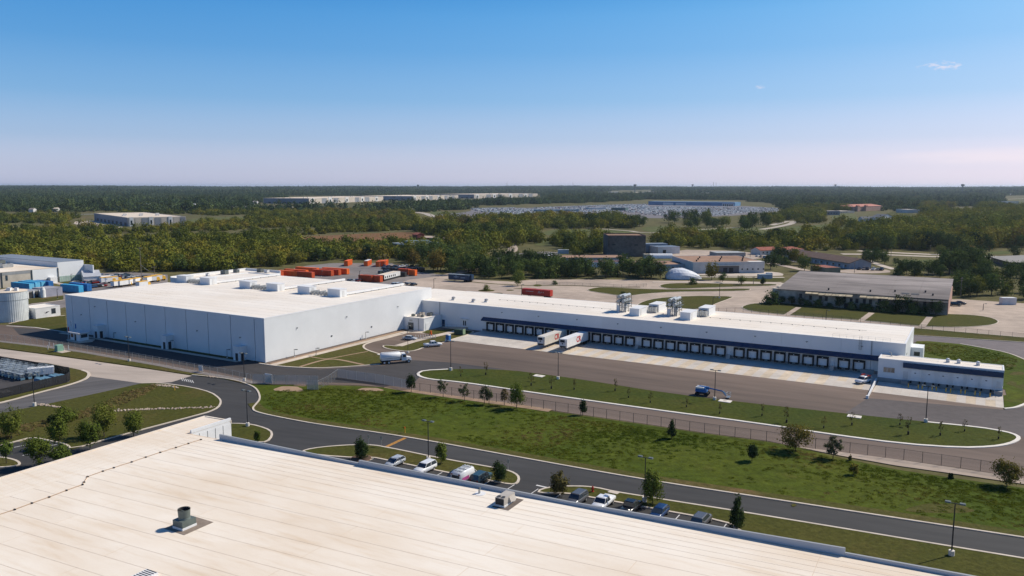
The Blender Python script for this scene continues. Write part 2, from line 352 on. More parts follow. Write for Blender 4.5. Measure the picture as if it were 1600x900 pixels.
GREYWALL = M('grey_wall', (0.27, 0.27, 0.265), 0.85, 0.15, 0.3)
PEELWALL = M('peeling_wall', (0.38, 0.32, 0.26), 0.9, 0.3, 0.45, big=0.3, bigscale=0.12)
PALEWALL = M('pale_wall', (0.55, 0.53, 0.5), 0.8, 0.1, 0.3)
GREYROOF = M('weathered_grey_roof', (0.25, 0.215, 0.195), 0.95, 0.32, 0.14, big=0.35, bigscale=0.04, aniso=(FA, 4.0))
SHINGLE = M('brown_shingle', (0.12, 0.075, 0.058), 0.95, 0.2, 0.6)
REDROOF = M('red_roof', (0.28, 0.085, 0.055), 0.9, 0.2, 0.5)
PINKWALL = M('pink_wall', (0.4, 0.25, 0.2), 0.85, 0.12, 0.2)
TANROOF = M('pale_flat_roof', (0.66, 0.55, 0.43), 0.9, 0.1, 0.1)
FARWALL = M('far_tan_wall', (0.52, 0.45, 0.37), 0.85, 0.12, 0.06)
FARGREY_SHADE = M('far_grey_shaded_wall', (0.22, 0.23, 0.25), 0.85, 0.15, 0.06)  # grey walls and panels, also shade painted on far warehouse sides
FARBLUE = M('far_blue_wall', (0.1, 0.22, 0.36), 0.7, 0.15, 0.05)
MAROON = M('maroon_wall', (0.085, 0.04, 0.04), 0.85, 0.2, 0.3)
PALEGREEN = M('green_tint_wall', (0.3, 0.4, 0.34), 0.6, 0.15, 0.4)
TAN_PAINT = M('beige_unit_paint', (0.42, 0.38, 0.33), 0.6, 0.1, 0.6)
FIELD = M_turf('rough_field_grass', ((0.052, 0.074, 0.009), (0.074, 0.088, 0.011), (0.14, 0.1, 0.036)), 0.03, 0.45, 0.6, 0.5)
LAWN = M_turf('mown_grass', ((0.06, 0.064, 0.014), (0.074, 0.07, 0.017), (0.115, 0.082, 0.03)), 0.05, 1.2, 0.4, 0.3)
LAWN_B = M_turf('bright_grass', ((0.046, 0.062, 0.012), (0.064, 0.07, 0.013), (0.085, 0.075, 0.022)), 0.05, 1.2, 0.4, 0.3)
LAWN_D = M_turf('dry_verge_grass', ((0.088, 0.076, 0.024), (0.072, 0.074, 0.018), (0.165, 0.105, 0.05)), 0.05, 0.9, 0.4, 0.45)
PARK = M_turf('park_grass', ((0.085, 0.1, 0.035), (0.11, 0.115, 0.045), (0.15, 0.12, 0.06)), 0.012, 0.15, 0.3, 0.3)
SCRUB = M_turf('scrub_ground', ((0.1, 0.095, 0.04), (0.12, 0.105, 0.045), (0.16, 0.11, 0.06)), 0.008, 0.08, 0.5, 0.35)
BROWNF = M_turf('brown_stubble', ((0.2, 0.1, 0.05), (0.17, 0.095, 0.045), (0.15, 0.11, 0.05)), 0.012, 0.2, 0.3, 0.3)
DIRT = M('bare_dirt', (0.33, 0.22, 0.14), 0.95, 0.15, 0.4)
GRAVEL = M('gravel_strip', (0.23, 0.2, 0.18), 0.95, 0.15, 1.0)
BARK = M('bark', (0.075, 0.058, 0.045), 0.95, 0.25, 3.0)
MESHF = M_fence('chain_link', (0.2, 0.2, 0.2), 0.07)
MESHD = M_fence('dark_screen', (0.012, 0.012, 0.015), 0.82)
MESHG = M_fence('slatted_chain_link', (0.55, 0.5, 0.46), 0.4)
# ================================================================ GROUND
def W(pts, z=0.0):
    return [p if isinstance(p, Vector) else P(p[0], p[1]) for p in pts]
def chaikin(pts, n, closed=True):
    for _ in range(n):
        q = []; m = len(pts)
        rng = range(m) if closed else range(m - 1)
        if not closed: q.append(pts[0])
        for i in rng:
            a, b = pts[i], pts[(i + 1) % m]
            q += [a.lerp(b, 0.25), a.lerp(b, 0.75)]
        if not closed: q.append(pts[-1])
        pts = q
    return pts
def region(name, pts, z, mat, sm=0, thick=0.04):
    w = chaikin(W(pts), sm) if sm else W(pts)
    return struct(name, MB().poly(w, z - thick, z), mat)
def ribbon(pts, wid, z0, z1, closed=False, off=0.0):
    mb = MB(); n = len(pts); a = []; b = []
    for i in range(n):
        p = pts[i]
        if closed: d = pts[(i + 1) % n] - pts[i - 1]
        else: d = pts[min(i + 1, n - 1)] - pts[max(i - 1, 0)]
        d.z = 0; d.normalize(); s = Vector((-d.y, d.x, 0))
        a.append(p + s * (off + wid / 2)); b.append(p + s * (off - wid / 2))
    rng = range(n) if closed else range(n - 1)
    vs = [(p.x, p.y, z1) for p in a] + [(p.x, p.y, z1) for p in b] + [(p.x, p.y, z0) for p in a] + [(p.x, p.y, z0) for p in b]
    fs = []
    for i in rng:
        j = (i + 1) % n
        fs += [(i, n + i, n + j, j), (i, j, 2 * n + j, 2 * n + i), (n + j, n + i, 3 * n + i, 3 * n + j)]
    return mb.add(vs, fs)
def kerb(pts, wid=0.5, h=0.13, sm=2, closed=False, mat=None, z=0.0, name='kerb'):
    w = chaikin(W(pts), sm, closed) if sm else W(pts)
    return struct(name, ribbon(w, wid, z - 0.05, z + h, closed), mat or KERB)
def strip(name, pts, wid, z, mat, sm=2):
    w = chaikin(W(pts), sm, False) if sm else W(pts)
    return struct(name, ribbon(w, wid, z - 0.03, z), mat)
def island(name, pts, mat, sm=2, kw=0.42, kmat=None, kh=0.14, gz_=0.11):
    w = chaikin(W(pts), sm)
    o = struct(name, MB().poly(w, -0.02, gz_), mat)
    if kw: struct('kerb', ribbon(w, kw, -0.04, kh, True), kmat or KERB)
    return o

def ground():
    rs = [0, 60, 150, 300, 600, 1000, 1500, 2000, 2300, 2700, 3200, 3800, 4500, 5300, 6200, 7200, 8400, 9900, 12000, 16000, 22000, 30000]
    n = 96; vs = [(0, 0, -0.06)]; fs = []
    for r in rs[1:]:
        for k in range(n):
            a = 2 * math.pi * k / n; x, y = r * math.sin(a), r * math.cos(a); vs.append((x, y, gz(x, y) - 0.06))
    for k in range(n): fs.append((0, 1 + (k + 1) % n, 1 + k))
    for j in range(len(rs) - 2):
        a = 1 + j * n; b = a + n
        for k in range(n): fs.append((a + k, a + (k + 1) % n, b + (k + 1) % n, b + k))
    struct('ground', MB().add(vs, fs), SCRUB)
ground()

# --- truck yard, roads, field
region('truck_yard', [(-120, 507), (40, 508), F(-97, 2), F(-2, 2), F(-2, 78), F(182, 76), F(182, 62), (1567, 640), (1590, 637.5), (1620, 629), (1760, 612), (1760, 790),
        (1600, 747), (1500, 731), (1400, 717), (1250, 699), (1200, 689), (1100, 676), (1000, 661), (875, 643), (800, 631), (640, 608.5), (560, 602), (497, 601), (400, 600), (350, 590.5),
        (287, 580.5), (250, 572.5), (125, 550.5), (60, 541.5), (0, 534.5), (-120, 520)], 0.0, ASPH)
region('fresh_asphalt', [F(-100, 0.5), F(-1, 0.5), (420, 571), (500, 577), (600, 571), (635, 562), (700, 566), (790, 577), (700, 578), (655, 583), (655, 590), (640, 605), (560, 599), (497, 597), (400, 594), (340, 581), (250, 564), (150, 548), (90, 537), (30, 523), (20, 512)], 0.005, ASPH_NEW)
region('fresh_asphalt', [(1356, 622), (1566, 640), (1590, 638), (1640, 628), (1760, 625), (1760, 760), (1640, 700), (1600, 684), (1575, 673), (1450, 659), (1320, 646)], 0.005, M('asphalt_annex', (0.095, 0.08, 0.075), 0.9, 0.12, 0.5, big=0.15, bigscale=0.03))
region('access_road', [(250, 598.5), (300, 587), (337, 590.5), (372, 596), (391, 602.5), (400, 607.5), (405, 615), (406.5, 624), (400, 632), (394, 639), (400, 645), (450, 655.5), (500, 664.5), (625, 681.5), (800, 713.5), (1000, 749.5), (1200, 780), (1600, 841), (1760, 866),
        (1900, 1500), (-200, 1500), (-200, 690), (0, 690), (110, 690), (250, 640)], 0.0, ASPH_ROAD)
FIELD_PX = [(287, 582), (350, 592), (400, 601.5), (497, 602.5), (560, 604), (605, 606), (640, 611), (700, 619), (800, 633), (875, 645), (1000, 663), (1100, 678), (1200, 691), (1250, 700), (1300, 713), (1400, 734), (1500, 749), (1600, 763), (1760, 790),
        (1760, 864), (1600, 839.5), (1200, 778.5), (1000, 748), (800, 712), (625, 680), (500, 663), (450, 654), (400, 643.5), (394, 638), (400, 631.5), (406.5, 624), (405, 615), (400, 607), (390, 601.5), (337, 589.5), (300, 586)]
region('field', FIELD_PX, 0.07, FIELD)
RK = [(300, 586), (337, 589.5), (372, 595), (391, 602), (400, 607), (405, 615), (406.5, 624), (400, 632), (394, 638.5), (400, 644.5), (450, 655), (500, 664), (625, 681), (800, 713), (1000, 749), (1200, 779.3), (1400, 810), (1600, 840.5), (1760, 865)]
kerb(RK, 0.42, 0.15)
# mown strip of the field along the road
strip('verge', [(396, 630), (406, 642), (450, 652), (500, 661), (625, 678), (800, 709), (1000, 745), (1200, 775), (1400, 805), (1600, 836), (1760, 860)], 2.6, 0.085, LAWN_D)
strip('dirt_path', [(604, 604.5), (640, 611), (700, 619.5), (800, 633), (860, 642)], 2.2, 0.09, DIRT)
region('dirt_path', [(1235, 697), (1300, 710), (1400, 728), (1500, 742), (1600, 757), (1760, 782), (1760, 772), (1600, 748), (1500, 732.5), (1400, 718), (1250, 699)], 0.09, CONC_TAN)
for cx, cy, sx, sy in ((452, 608, 22, 5), (578, 609, 20, 3.2), (470, 602, 10, 2), (1470, 795, 50, 9), (1240, 790, 4, 2)):
    region('bare_dirt', [(cx + sx * math.cos(t) * (1 + 0.25 * math.sin(3 * t + cx)), cy + sy * math.sin(t) * (1 + 0.2 * math.cos(2 * t + cx))) for t in [k * math.pi / 7 for k in range(14)]], 0.08, DIRT if cx < 1000 else LAWN_D, 1)
# --- concrete road at the left and the old asphalt branch
region('concrete_road', [(-120, 526), (0, 545), (87, 556.3), (200, 572), (300, 587), (268, 597), (250, 598.5), (222, 599), (140, 588), (135, 580), (75, 567.5), (0, 560), (-120, 547)], 0.006, CONC_ROAD)
region('branch_road', [(139, 586.5), (175, 590), (222, 599), (150, 615), (75, 631), (30, 640), (-120, 668), (-120, 652), (0, 631), (60, 614), (105, 603), (135, 593)], 0.004, M('asphalt_worn', (0.105, 0.098, 0.095), 0.9, 0.18, 0.5, big=0.3, bigscale=0.06, aniso=(R(35), 6.0)))
island('verge', [(-120, 528), (-60, 528), (0, 535), (60, 542), (125, 551), (250, 573), (287, 581), (350, 591), (398, 601), (385, 600.5), (350, 592), (300, 586.2), (200, 571), (87, 555.3), (0, 544), (-120, 525.5)], LAWN_D, 0, 0)
strip('gravel_strip', [(-40, 529), (0, 533.5), (60, 540), (125, 549), (250, 570.5), (287, 578), (350, 588.5), (400, 598.5)], 2.0, 0.012, GRAVEL, 1)
island('lawn', [(-120, 549), (-60, 553.5), (0, 561), (75, 568), (126, 578.5), (137, 581.5), (139, 586), (134, 592.5), (105, 602.5), (60, 613.5), (0, 630.5), (-120, 651)], LAWN_D, 1, 0.0)
kerb([(128, 578.6), (138, 582), (139.5, 586), (134.5, 592.8), (105, 602.8), (60, 613.8), (0, 630.8), (-120, 651.5)], 0.7, 0.15)
region('storage_lot', [(-120, 552), (0, 568.5), (108, 587), (109, 597), (0, 622.5), (-120, 645)], 0.125, ASPH_NEW)
# --- the tree lawn left of the near warehouse
TL = [(222, 599.3), (250, 598.6), (300, 605.5), (330, 613.5), (343, 623), (345.5, 629), (341, 637), (328, 643.5), (312, 648), (225, 671), (170, 685.5), (112, 702.5), (104, 694.5), (75, 688.5), (50, 683.5), (20, 691.5), (-10, 699), (-120, 722), (-120, 670), (0, 647), (30, 640.5), (75, 631.5), (150, 615.5)]
island('lawn', TL, LAWN, 0, 0)
kerb([(222, 599.3), (250, 598.6), (300, 605.5), (330, 613.5), (343, 623), (345.5, 629), (341, 637), (328, 643.5), (312, 648), (225, 671), (170, 685.5), (112, 702.5), (104, 694.5), (75, 688.5), (50, 683.5), (20, 691.5), (-10, 699), (-120, 722)], 0.42, 0.15, 1)
SWALE = [(-20, 682), (0, 669), (40, 663), (80, 656), (125, 643.5), (160, 631), (200, 612), (240, 601.5), (248, 605), (225, 618), (195, 632), (150, 647), (110, 661), (60, 671), (20, 684), (0, 690)]
region('swale', SWALE, 0.125, LAWN_D, 1)
island('planted_island', [(-40, 713), (0, 714.5), (22, 718.5), (31, 723.5), (29, 728), (0, 731), (-40, 731)], LAWN_D, 1, 0.42)
island('lawn', [(352, 662), (385, 662.5), (404, 666), (423, 673), (425.5, 681), (417, 691), (400, 691), (345, 690)], LAWN, 1, 0.42)
island('lawn', [(470, 706), (487, 701.2), (520, 697.5), (555, 695.5), (585, 696), (603, 699.5), (625, 703.5), (687, 716.5), (790, 734.5), (805, 740), (811.5, 747), (808, 756), (797, 757.5), (770, 752), (704, 740), (600, 718.5), (583, 715), (560, 716), (500, 712)], LAWN, 1, 0.42)
island('lawn', [(840, 771), (845, 765), (868, 760.8), (905, 760.2), (930, 762), (960, 768.8), (1000, 775.3), (1200, 807), (1600, 873.5), (1760, 899), (1790, 1040), (1400, 975), (1150, 826), (1137, 816), (1041, 799), (912, 775.5), (885, 771)], LAWN, 1, 0.42)
region('storm_drain', [(953, 768), (968, 771), (964, 773.5), (949, 770)], 0.16, KERB)
# road paint
for a, b, wd, m in (((602, 698), (632, 683.8), 0.35, MARK_Y), ((604.5, 698.6), (634.5, 684.4), 0.35, MARK_Y), ((838, 758), (860, 763), 0.4, MARK_W)):
    strip('road_marking', [a, b], wd, 0.012, m, 0)
for k in range(6):
    strip('road_marking', [(283 + 3.4 * k, 590.5 + 0.7 * k), (285.5 + 3.4 * k, 595 + 0.7 * k)], 0.15, 0.012, MARK_W, 0)
for a, b in (((22, 699), (46, 694)), ((60, 700), (90, 694)), ((70, 707), (104, 699.5)), ((35, 712), (60, 706))):
    strip('road_marking', [a, b], 0.16, 0.012, MARK_W, 0)
for k in range(16):                               # stall lines behind the near warehouse
    t = k / 15; q = P(586 + (1137 - 586) * t, 715.3 + (816 - 715.3) * t)
    strip('road_marking', [q + FW * -0.5, q + FW * -5.6], 0.14, 0.012, MARK_W, 0)

# --- grass islands of the truck yard
island('median', [(662, 579.3), (700, 577.3), (750, 577), (800, 579), (850, 585.5), (900, 592.2), (1050, 616), (1200, 633.5), (1325, 647), (1450, 660), (1530, 668), (1572, 675), (1590, 681), (1592, 687), (1577, 694), (1550, 698.5), (1500, 700), (1412, 694), (1300, 679.5), (1200, 664), (1000, 637.5), (820, 612), (750, 601.5), (700, 595.3), (672, 593), (655, 588.5), (652.5, 583.5)], LAWN_B, 1, 0.0)
kerb([(1450, 660), (1530, 668), (1572, 675), (1590, 681), (1592, 687), (1577, 694), (1550, 698.5), (1500, 700), (1412, 694), (1300, 679.5), (1200, 664), (1000, 637.5), (820, 612), (750, 601.5), (700, 595.3), (672, 593), (655, 588.5), (652.5, 583.5), (662, 579.3), (700, 577.3)], 0.75, 0.15, 1, mat=KERB_W)
island('lawn', [(422, 569.5), (432, 572.2), (470, 574.8), (500, 575.5), (550, 573), (594, 569.3), (602, 566), (602.5, 558), (594, 553.5), (572, 547), (566.5, 541.5), (573, 536.5), (600, 530), (645, 518), (633, 516.5)], LAWN_D, 0, 0)
kerb([(405, 568), (432, 572.2), (470, 574.8), (500, 575.5), (550, 573), (594, 569.3)], 0.6, 0.15)
kerb([(601, 557.5), (594, 553.8), (572, 547), (566.5, 541.5), (573, 536.5), (600, 530), (643, 518.3)], 0.6, 0.15)
region('mulch_bed', [(420, 569), (427, 569.3), (633, 517.3), (631, 516.3)], 0.125, DIRT)
region('pavement', [(421, 570.3), (430, 571.6), (642, 518.8), (634, 517.6)], 0.135, CONC)
strip('dirt_path', [(469, 573.5), (490, 567), (511, 561.5), (530, 562), (568, 570.5)], 1.0, 0.128, DIRT)
strip('dirt_path', [(479, 557), (500, 560.5), (512, 561.5), (540, 556), (575, 549.5)], 0.6, 0.128, DIRT)
island('lawn', [(597.5, 540.5), (606, 539.8), (624, 542), (640, 537.2), (665, 530.2), (690, 524.8), (710, 519.8), (722, 515.5), (742, 518), (733, 522.5), (709, 529.5), (695, 534.5), (662, 543), (650, 547.7), (636, 549.5), (615, 547), (601, 544)], LAWN_D, 1, 0.45)
island('lawn', [(660, 519.8), (668, 516), (720, 514.5), (716, 516.5), (700, 519.5), (678, 522.5)], LAWN_D, 0, 0)
region('pavement', [(616, 540.3), (628, 541.7), (650, 534.8), (680, 527.2), (712, 519.8), (722, 516.8), (712, 516.2), (698, 519.5), (674, 525), (648, 531.2)], 0.155, CONC)
region('pavement', [(632, 518.8), (641, 519.6), (661, 521), (673, 520), (668, 516), (640, 514)], 0.02, CONC)
# --- concrete aprons in front of the docks: every slab is a piece
apr = struct('dock_apron', MB().box(25.6, 54.4, -0.05, 152.5, 74.2, 0.0), CONC, FO + Vector((0, 0, 0.006)), FA)
SLAB = {}
def slab(parent, u0, w0, u1, w1, m, z=0.0, name='concrete_slab'):
    k = (round(u1 - u0, 2), round(w1 - w0, 2), m.name, name)
    if k not in SLAB: SLAB[k] = MB().box(0, 0, 0, u1 - u0, w1 - w0, 0.02).mesh(name, m)
    return obj(name, SLAB[k], m, parent, (u0, w0, z))
n = 56; du = (152.5 - 25.6) / n
for i in range(n):
    for j, (w0, w1) in enumerate(((54.4, 61.0), (61.0, 67.6), (67.6, 74.2))):
        st = i > 10 and i % 2 == 0 and rnd.random() < 0.85
        slab(apr, 25.6 + i * du + 0.03, w0 + 0.03, 25.6 + (i + 1) * du - 0.03, w1 - 0.03, CONC_STAIN if st and j < 2 else CONC_SLAB)
ap2 = struct('annex_apron', MB().poly([(152.7, 53.2), (180.6, 52.6), (180.8, 65.6), (152.9, 65.6)], -0.05, 0.0), CONC, FO + Vector((0, 0, 0.011)), FA)
for i in range(14):
    for j, (w0, w1) in enumerate(((53.0, 59.2), (59.2, 65.5))):
        slab(ap2, 152.9 + i * 1.99 + 0.03, w0 + 0.03, 152.9 + (i + 1) * 1.99 - 0.03, w1 - 0.03, CONC_STAIN if (i > 5 and (i % 2 == 0) and rnd.random() < 0.8) else CONC_SLAB)
# --- right-hand ground
island('lawn', [F(158.6, 73), F(158.6, 102), (1432, 533.5), (1450, 533.3), (1500, 538), (1540, 545), (1575, 552), (1600, 562), (1650, 585), (1700, 605), (1690, 611), (1640, 619), (1610, 628), (1592, 635.5), (1583, 637.8), (1569, 638.5), (1567.5, 618), F(181.2, 66), F(181, 72.5)], FIELD, 0, 0)
kerb([(1700, 608), (1640, 619), (1610, 628), (1592, 635.5), (1583, 637.8), (1569, 638.8)], 0.7, 0.15, 2, mat=KERB_W)
kerb([(1500, 537.5), (1540, 544.5), (1575, 551.5), (1600, 561.5), (1650, 584.5), (1700, 604.5)], 0.5, 0.15)
for cx, cy, sx, sy in ((1578, 572, 9, 3), (1590, 584, 12, 3.5), (1582, 600, 8, 4), (1600, 606, 12, 4)):
    region('bare_dirt', [(cx + sx * math.cos(t) * (1 + 0.3 * math.sin(3 * t + cx)), cy + sy * math.sin(t) * (1 + 0.3 * math.cos(2 * t + cx))) for t in [k * math.pi / 7 for k in range(14)]], 0.118, LAWN_D, 1)
region('rear_road', [F(140, 103), (1430, 524.3), (1500, 529), (1600, 535.5), (1760, 546), (1760, 640), (1700, 607), (1650, 586), (1600, 563), (1575, 553), (1540, 546), (1500, 539), (1450, 534), (1432, 534), F(150, 101)], 0.002, M('asphalt_rear', (0.15, 0.125, 0.122), 0.9, 0.1, 0.4, big=0.12, bigscale=0.04))
island('verge', [F(120, 108), (1425, 512.5), (1500, 519), (1600, 527.5), (1760, 540), (1760, 546), (1600, 535), (1427, 524), F(120, 104)], LAWN, 0, 0.4)
# --- old concrete yard behind the long building, its lawns
region('rear_concrete', [(560, 462), (610, 446), (640, 436), (690, 431.5), (735, 436.5), (760, 438), (800, 440), (830, 437), (900, 436.5), (1000, 437), (1040, 438.5), (1120, 438.5), (1220, 441), (1240, 450), (1215, 470), (1240, 480), (1480, 492), (1478, 468), (1500, 467.5), (1600, 474), (1760, 482), (1760, 539), (1600, 527), (1500, 518.5), (1425, 512), F(150, 102), F(2, 102), F(2, 78), (660, 470)], 0.0, CONC_TAN)
for nm, pts, m, z in (
    ('lawn', [(915, 454), (925, 450.5), (940, 448.8), (980, 450.5), (1025, 452.3), (1100, 452.3), (1170, 450.8), (1174, 453), (1160, 454.8), (1100, 455.4), (1050, 456.2), (1010, 459), (985, 462.3), (966, 462), (940, 458)], LAWN, 0.1),
    ('lawn', [(993, 478), (1005, 471), (1025, 466.3), (1060, 463.5), (1100, 462.4), (1147, 463.4), (1140, 467), (1120, 474), (1105, 481.5), (1060, 486), (1000, 484)], LAWN, 0.1),
    ('lawn', [(1029, 447.5), (1035, 444.5), (1050, 442.6), (1090, 442.5), (1130, 443.5), (1170, 444), (1215, 444), (1212, 446.6), (1170, 447.5), (1110, 449.5), (1060, 451.6), (1040, 450.8)], LAWN, 0.1),
    ('lawn', [(1158, 481), (1163, 477.5), (1175, 474.5), (1190, 474), (1215, 473), (1480, 491), (1515, 492), (1545, 495.5), (1559, 500.5), (1560, 505), (1545, 509), (1500, 511.8), (1440, 510.5), (1350, 501), (1250, 494), (1200, 489.5), (1170, 486)], LAWN, 0.1)):
    island(nm, pts, m, 1, 0.35)
for a, b in (((1248, 480.5), (1222, 497)), ((1362, 489), (1342, 504)), ((1453, 495), (1440, 511.5))):
    strip('pavement', [a, b], 2.2, 0.125, CONC_TAN, 0)
strip('verge', [(695, 437), (800, 446), (890, 446), (960, 449), (1000, 448.5)], 2.0, 0.06, LAWN_D, 1)
for cx, cy, sx, sy in ((760, 454, 13, 1.6), (793, 435.5, 8, 2.2), (797, 453.5, 6, 0.8), (778, 458.5, 8, 0.8), (840, 446, 7, 1.6), (820, 451, 18, 0.5)):
    region('verge', [(cx + sx * math.cos(t), cy + sy * math.sin(t)) for t in [k * math.pi / 6 for k in range(12)]], 0.05, LAWN_D)
region('container_lot', [(405, 446), (425, 434), (440, 424), (480, 415), (520, 411), (612, 411), (628, 420), (645, 424), (700, 430), (640, 437), (610, 447), (560, 463), (470, 456)], 0.003, ASPH_OLD)
region('side_lot', [(60, 470), (96, 452), (128, 438), (136, 427.5), (205, 425), (262, 429), (262, 440), F(-98, 45), F(-98, 20), (100, 480), (40, 500), (40, 478)], 0.003, ASPH_OLD)
region('verge', [(40, 475), (41, 468.5), (99, 462), (99, 469)], 0.05, LAWN_D)
strip('pavement', [(41, 476.5), (70, 473), (101, 468.5)], 1.2, 0.07, CONC, 0)
region('lawn', [(15, 507), (45, 500), (102, 492), (104, 519), (30, 508)], 0.09, LAWN)
strip('kerb', [(14, 506), (45, 498.5), (102, 493)], 0.8, 0.11, CONC, 0)
strip('kerb', [(10, 509.5), (55, 512), (105, 519.5)], 0.6, 0.12, KERB_W, 0)
region('verge', [(91, 442), (130, 437.5), (131, 441), (98, 448)], 0.06, LAWN)
strip('pavement', [(85, 441.5), (100, 445), (113, 449)], 3.0, 0.07, CONC, 0)

# --- country beyond: fields, lots and roads, traced as they lie on the land
def flat(name, pts, m, z=0.03, sm=1):
    w = chaikin(W(pts), sm) if sm else W(pts)
    mb = MB(); mb.poly([(p.x, p.y) for p in w], 0, 0.02, sides=False)
    mb.v = [(x, y, gz(x, y) + z) for x, y, _ in mb.v]
    return struct(name, mb, m)
def lane(name, pts, wid, m, z=0.06, sm=2):
    w = chaikin(W(pts), sm, False)
    mb = ribbon(w, wid, 0, 0.02); mb.v = [(x, y, gz(x, y) + z + (0.02 if q > 0.01 else 0)) for x, y, q in mb.v]
    return struct(name, mb, m)
flat('stubble_field', [(446, 374), (480, 369), (520, 367.5), (580, 364.5), (645, 362.5), (650, 366), (640, 372), (632, 379), (600, 381), (560, 384), (500, 386), (460, 382)], BROWNF)
flat('meadow', [(846, 364), (860, 359.5), (885, 358), (940, 358.3), (985, 361.2), (988, 364), (955, 366.5), (930, 369.5), (880, 369), (855, 367.5)], PARK)
flat('meadow', [(1075, 361), (1100, 357), (1150, 356), (1200, 355), (1225, 358), (1215, 365), (1180, 371), (1140, 370), (1100, 366)], PARK)
flat('meadow', [(1000, 355), (1040, 353), (1062, 356), (1050, 362), (1010, 363)], PARK)
flat('meadow', [(1200, 357), (1260, 352), (1300, 350), (1370, 352), (1365, 362), (1300, 365), (1240, 368), (1205, 372)], PARK)
flat('meadow', [(1300, 335), (1335, 332), (1342, 346), (1320, 352), (1300, 345)], PARK)
flat('meadow', [(1385, 331), (1425, 331), (1428, 342), (1400, 345), (1385, 340)], LAWN)
flat('meadow', [(1391, 406.5), (1475, 405), (1476, 416), (1455, 421), (1430, 424), (1400, 420)], PARK)
flat('meadow', [(1540, 394.5), (1575, 391), (1582, 396), (1560, 398), (1545, 397.5)], PARK)
flat('meadow', [(1570, 311), (1640, 308), (1680, 316), (1650, 324), (1570, 325)], PARK)
flat('meadow', [(835, 377), (850, 372), (872, 377), (868, 384), (835, 384)], PARK)
flat('meadow', [(292, 342), (330, 340), (392, 338), (395, 341), (330, 346), (292, 352)], PARK)
flat('meadow', [(670, 330), (735, 332), (740, 343), (700, 343), (675, 336)], PARK)
flat('car_lot', [(676, 335.5), (735, 331.5), (736, 325.5), (800, 324.5), (830, 325), (880, 322), (930, 320.5), (1000, 318), (1030, 320), (1150, 321), (1215, 325), (1218, 331), (1180, 334), (1150, 337), (1120, 338), (1060, 341.5), (1000, 340.5), (900, 335), (850, 337), (800, 339), (740, 341), (700, 339)], M('lot_asphalt', (0.155, 0.14, 0.145), 0.95, 0.12, 0.05), 0.035)
flat('works_yard', [(790, 402), (800, 396), (870, 392), (880, 402), (868, 412), (800, 410)], ASPH_OLD)
flat('works_yard', [(1045, 400), (1060, 390), (1110, 391), (1150, 392), (1200, 398), (1205, 404), (1060, 410)], CONC_TAN)
flat('forecourt', [(1090, 427), (1200, 424), (1225, 427), (1222, 432), (1090, 431)], CONC)
flat('lawn', [(1120, 431.5), (1225, 431.5), (1225, 441), (1125, 439)], LAWN, 0.05)
flat('motel_lot', [(1232, 403), (1262, 400), (1290, 402), (1324, 419), (1300, 421), (1280, 410), (1240, 411)], M('lot_grey', (0.15, 0.14, 0.145), 0.95, 0.12, 0.05))
flat('forecourt', [(1312, 421), (1370, 420), (1392, 422), (1390, 427), (1312, 427)], CONC_TAN)
flat('loading_pad', [(106, 347), (150, 344), (196, 354), (180, 358), (148, 358)], CONC)
flat('works_yard', [(633, 370), (650, 368.5), (690, 369), (720, 377), (690, 381), (670, 376)], CONC_TAN)
TARL = M('country_road', (0.4, 0.345, 0.28), 0.95, 0.1, 0.05)
lane('road', [(642, 330.5), (666, 333.5), (676, 338), (700, 342), (724, 346), (752, 349)], 14, TARL)
lane('road', [(690, 432), (740, 421), (775, 408), (795, 396), (803, 389), (798, 382)], 8, CONC_TAN)
lane('road', [(985, 361), (1000, 363.5), (1035, 363.5), (1062, 360.5), (1100, 358.5), (1150, 355.5)], 6, TARL)
lane('road', [(862, 357), (890, 355.5), (925, 356.5), (985, 361)], 6, TARL)
lane('road', [(1190, 358.5), (1215, 354.5), (1240, 349), (1238, 344), (1205, 352)], 9, TARL)
lane('road', [(1315, 397), (1370, 397.5), (1430, 400), (1500, 402.5), (1545, 404.5), (1620, 407)], 9, CONC)
lane('road', [(1340, 392), (1390, 394.5), (1450, 397.5), (1520, 400), (1600, 402)], 9, CONC)
lane('road', [(1355, 407), (1380, 416), (1398, 421)], 5, CONC)
lane('road', [(1200, 411), (1225, 415), (1260, 423), (1290, 428)], 6, CONC_TAN)
lane('road', [(1370, 345), (1400, 346.5), (1430, 345), (1440, 338)], 10, TARL)
lane('road', [(1560, 312), (1600, 310), (1660, 308)], 16, TARL)
lane('road', [(210, 404.5), (240, 403.5), (275, 400.5)], 8, CONC)
lane('road', [(40, 336), (80, 334.5), (130, 335), (185, 333.5)], 20, M('highway', (0.3, 0.28, 0.28), 0.95, 0.1, 0.02))
lane('road', [(402, 326.5), (425, 323.5), (450, 323), (470, 325)], 14, TARL)
lane('road', [(378, 314), (395, 318), (400, 320)], 20, TARL)
lane('road', [(1055, 432.5), (1120, 432.8), (1225, 433.5)], 4, CONC)
lane('road', [(1020, 441), (1060, 440.2), (1130, 442), (1225, 443)], 4, CONC)
# ================================================================ BUILDINGS
MC = {}
def box_piece(name, dx, dy, dz, m, parent, loc, rotz=0.0):
    k = (name, round(dx, 3), round(dy, 3), round(dz, 3), m.name)
    if k not in MC: MC[k] = MB().box(0, 0, 0, dx, dy, dz).mesh(name, m)
    return obj(name, MC[k], m, parent, loc, rotz)

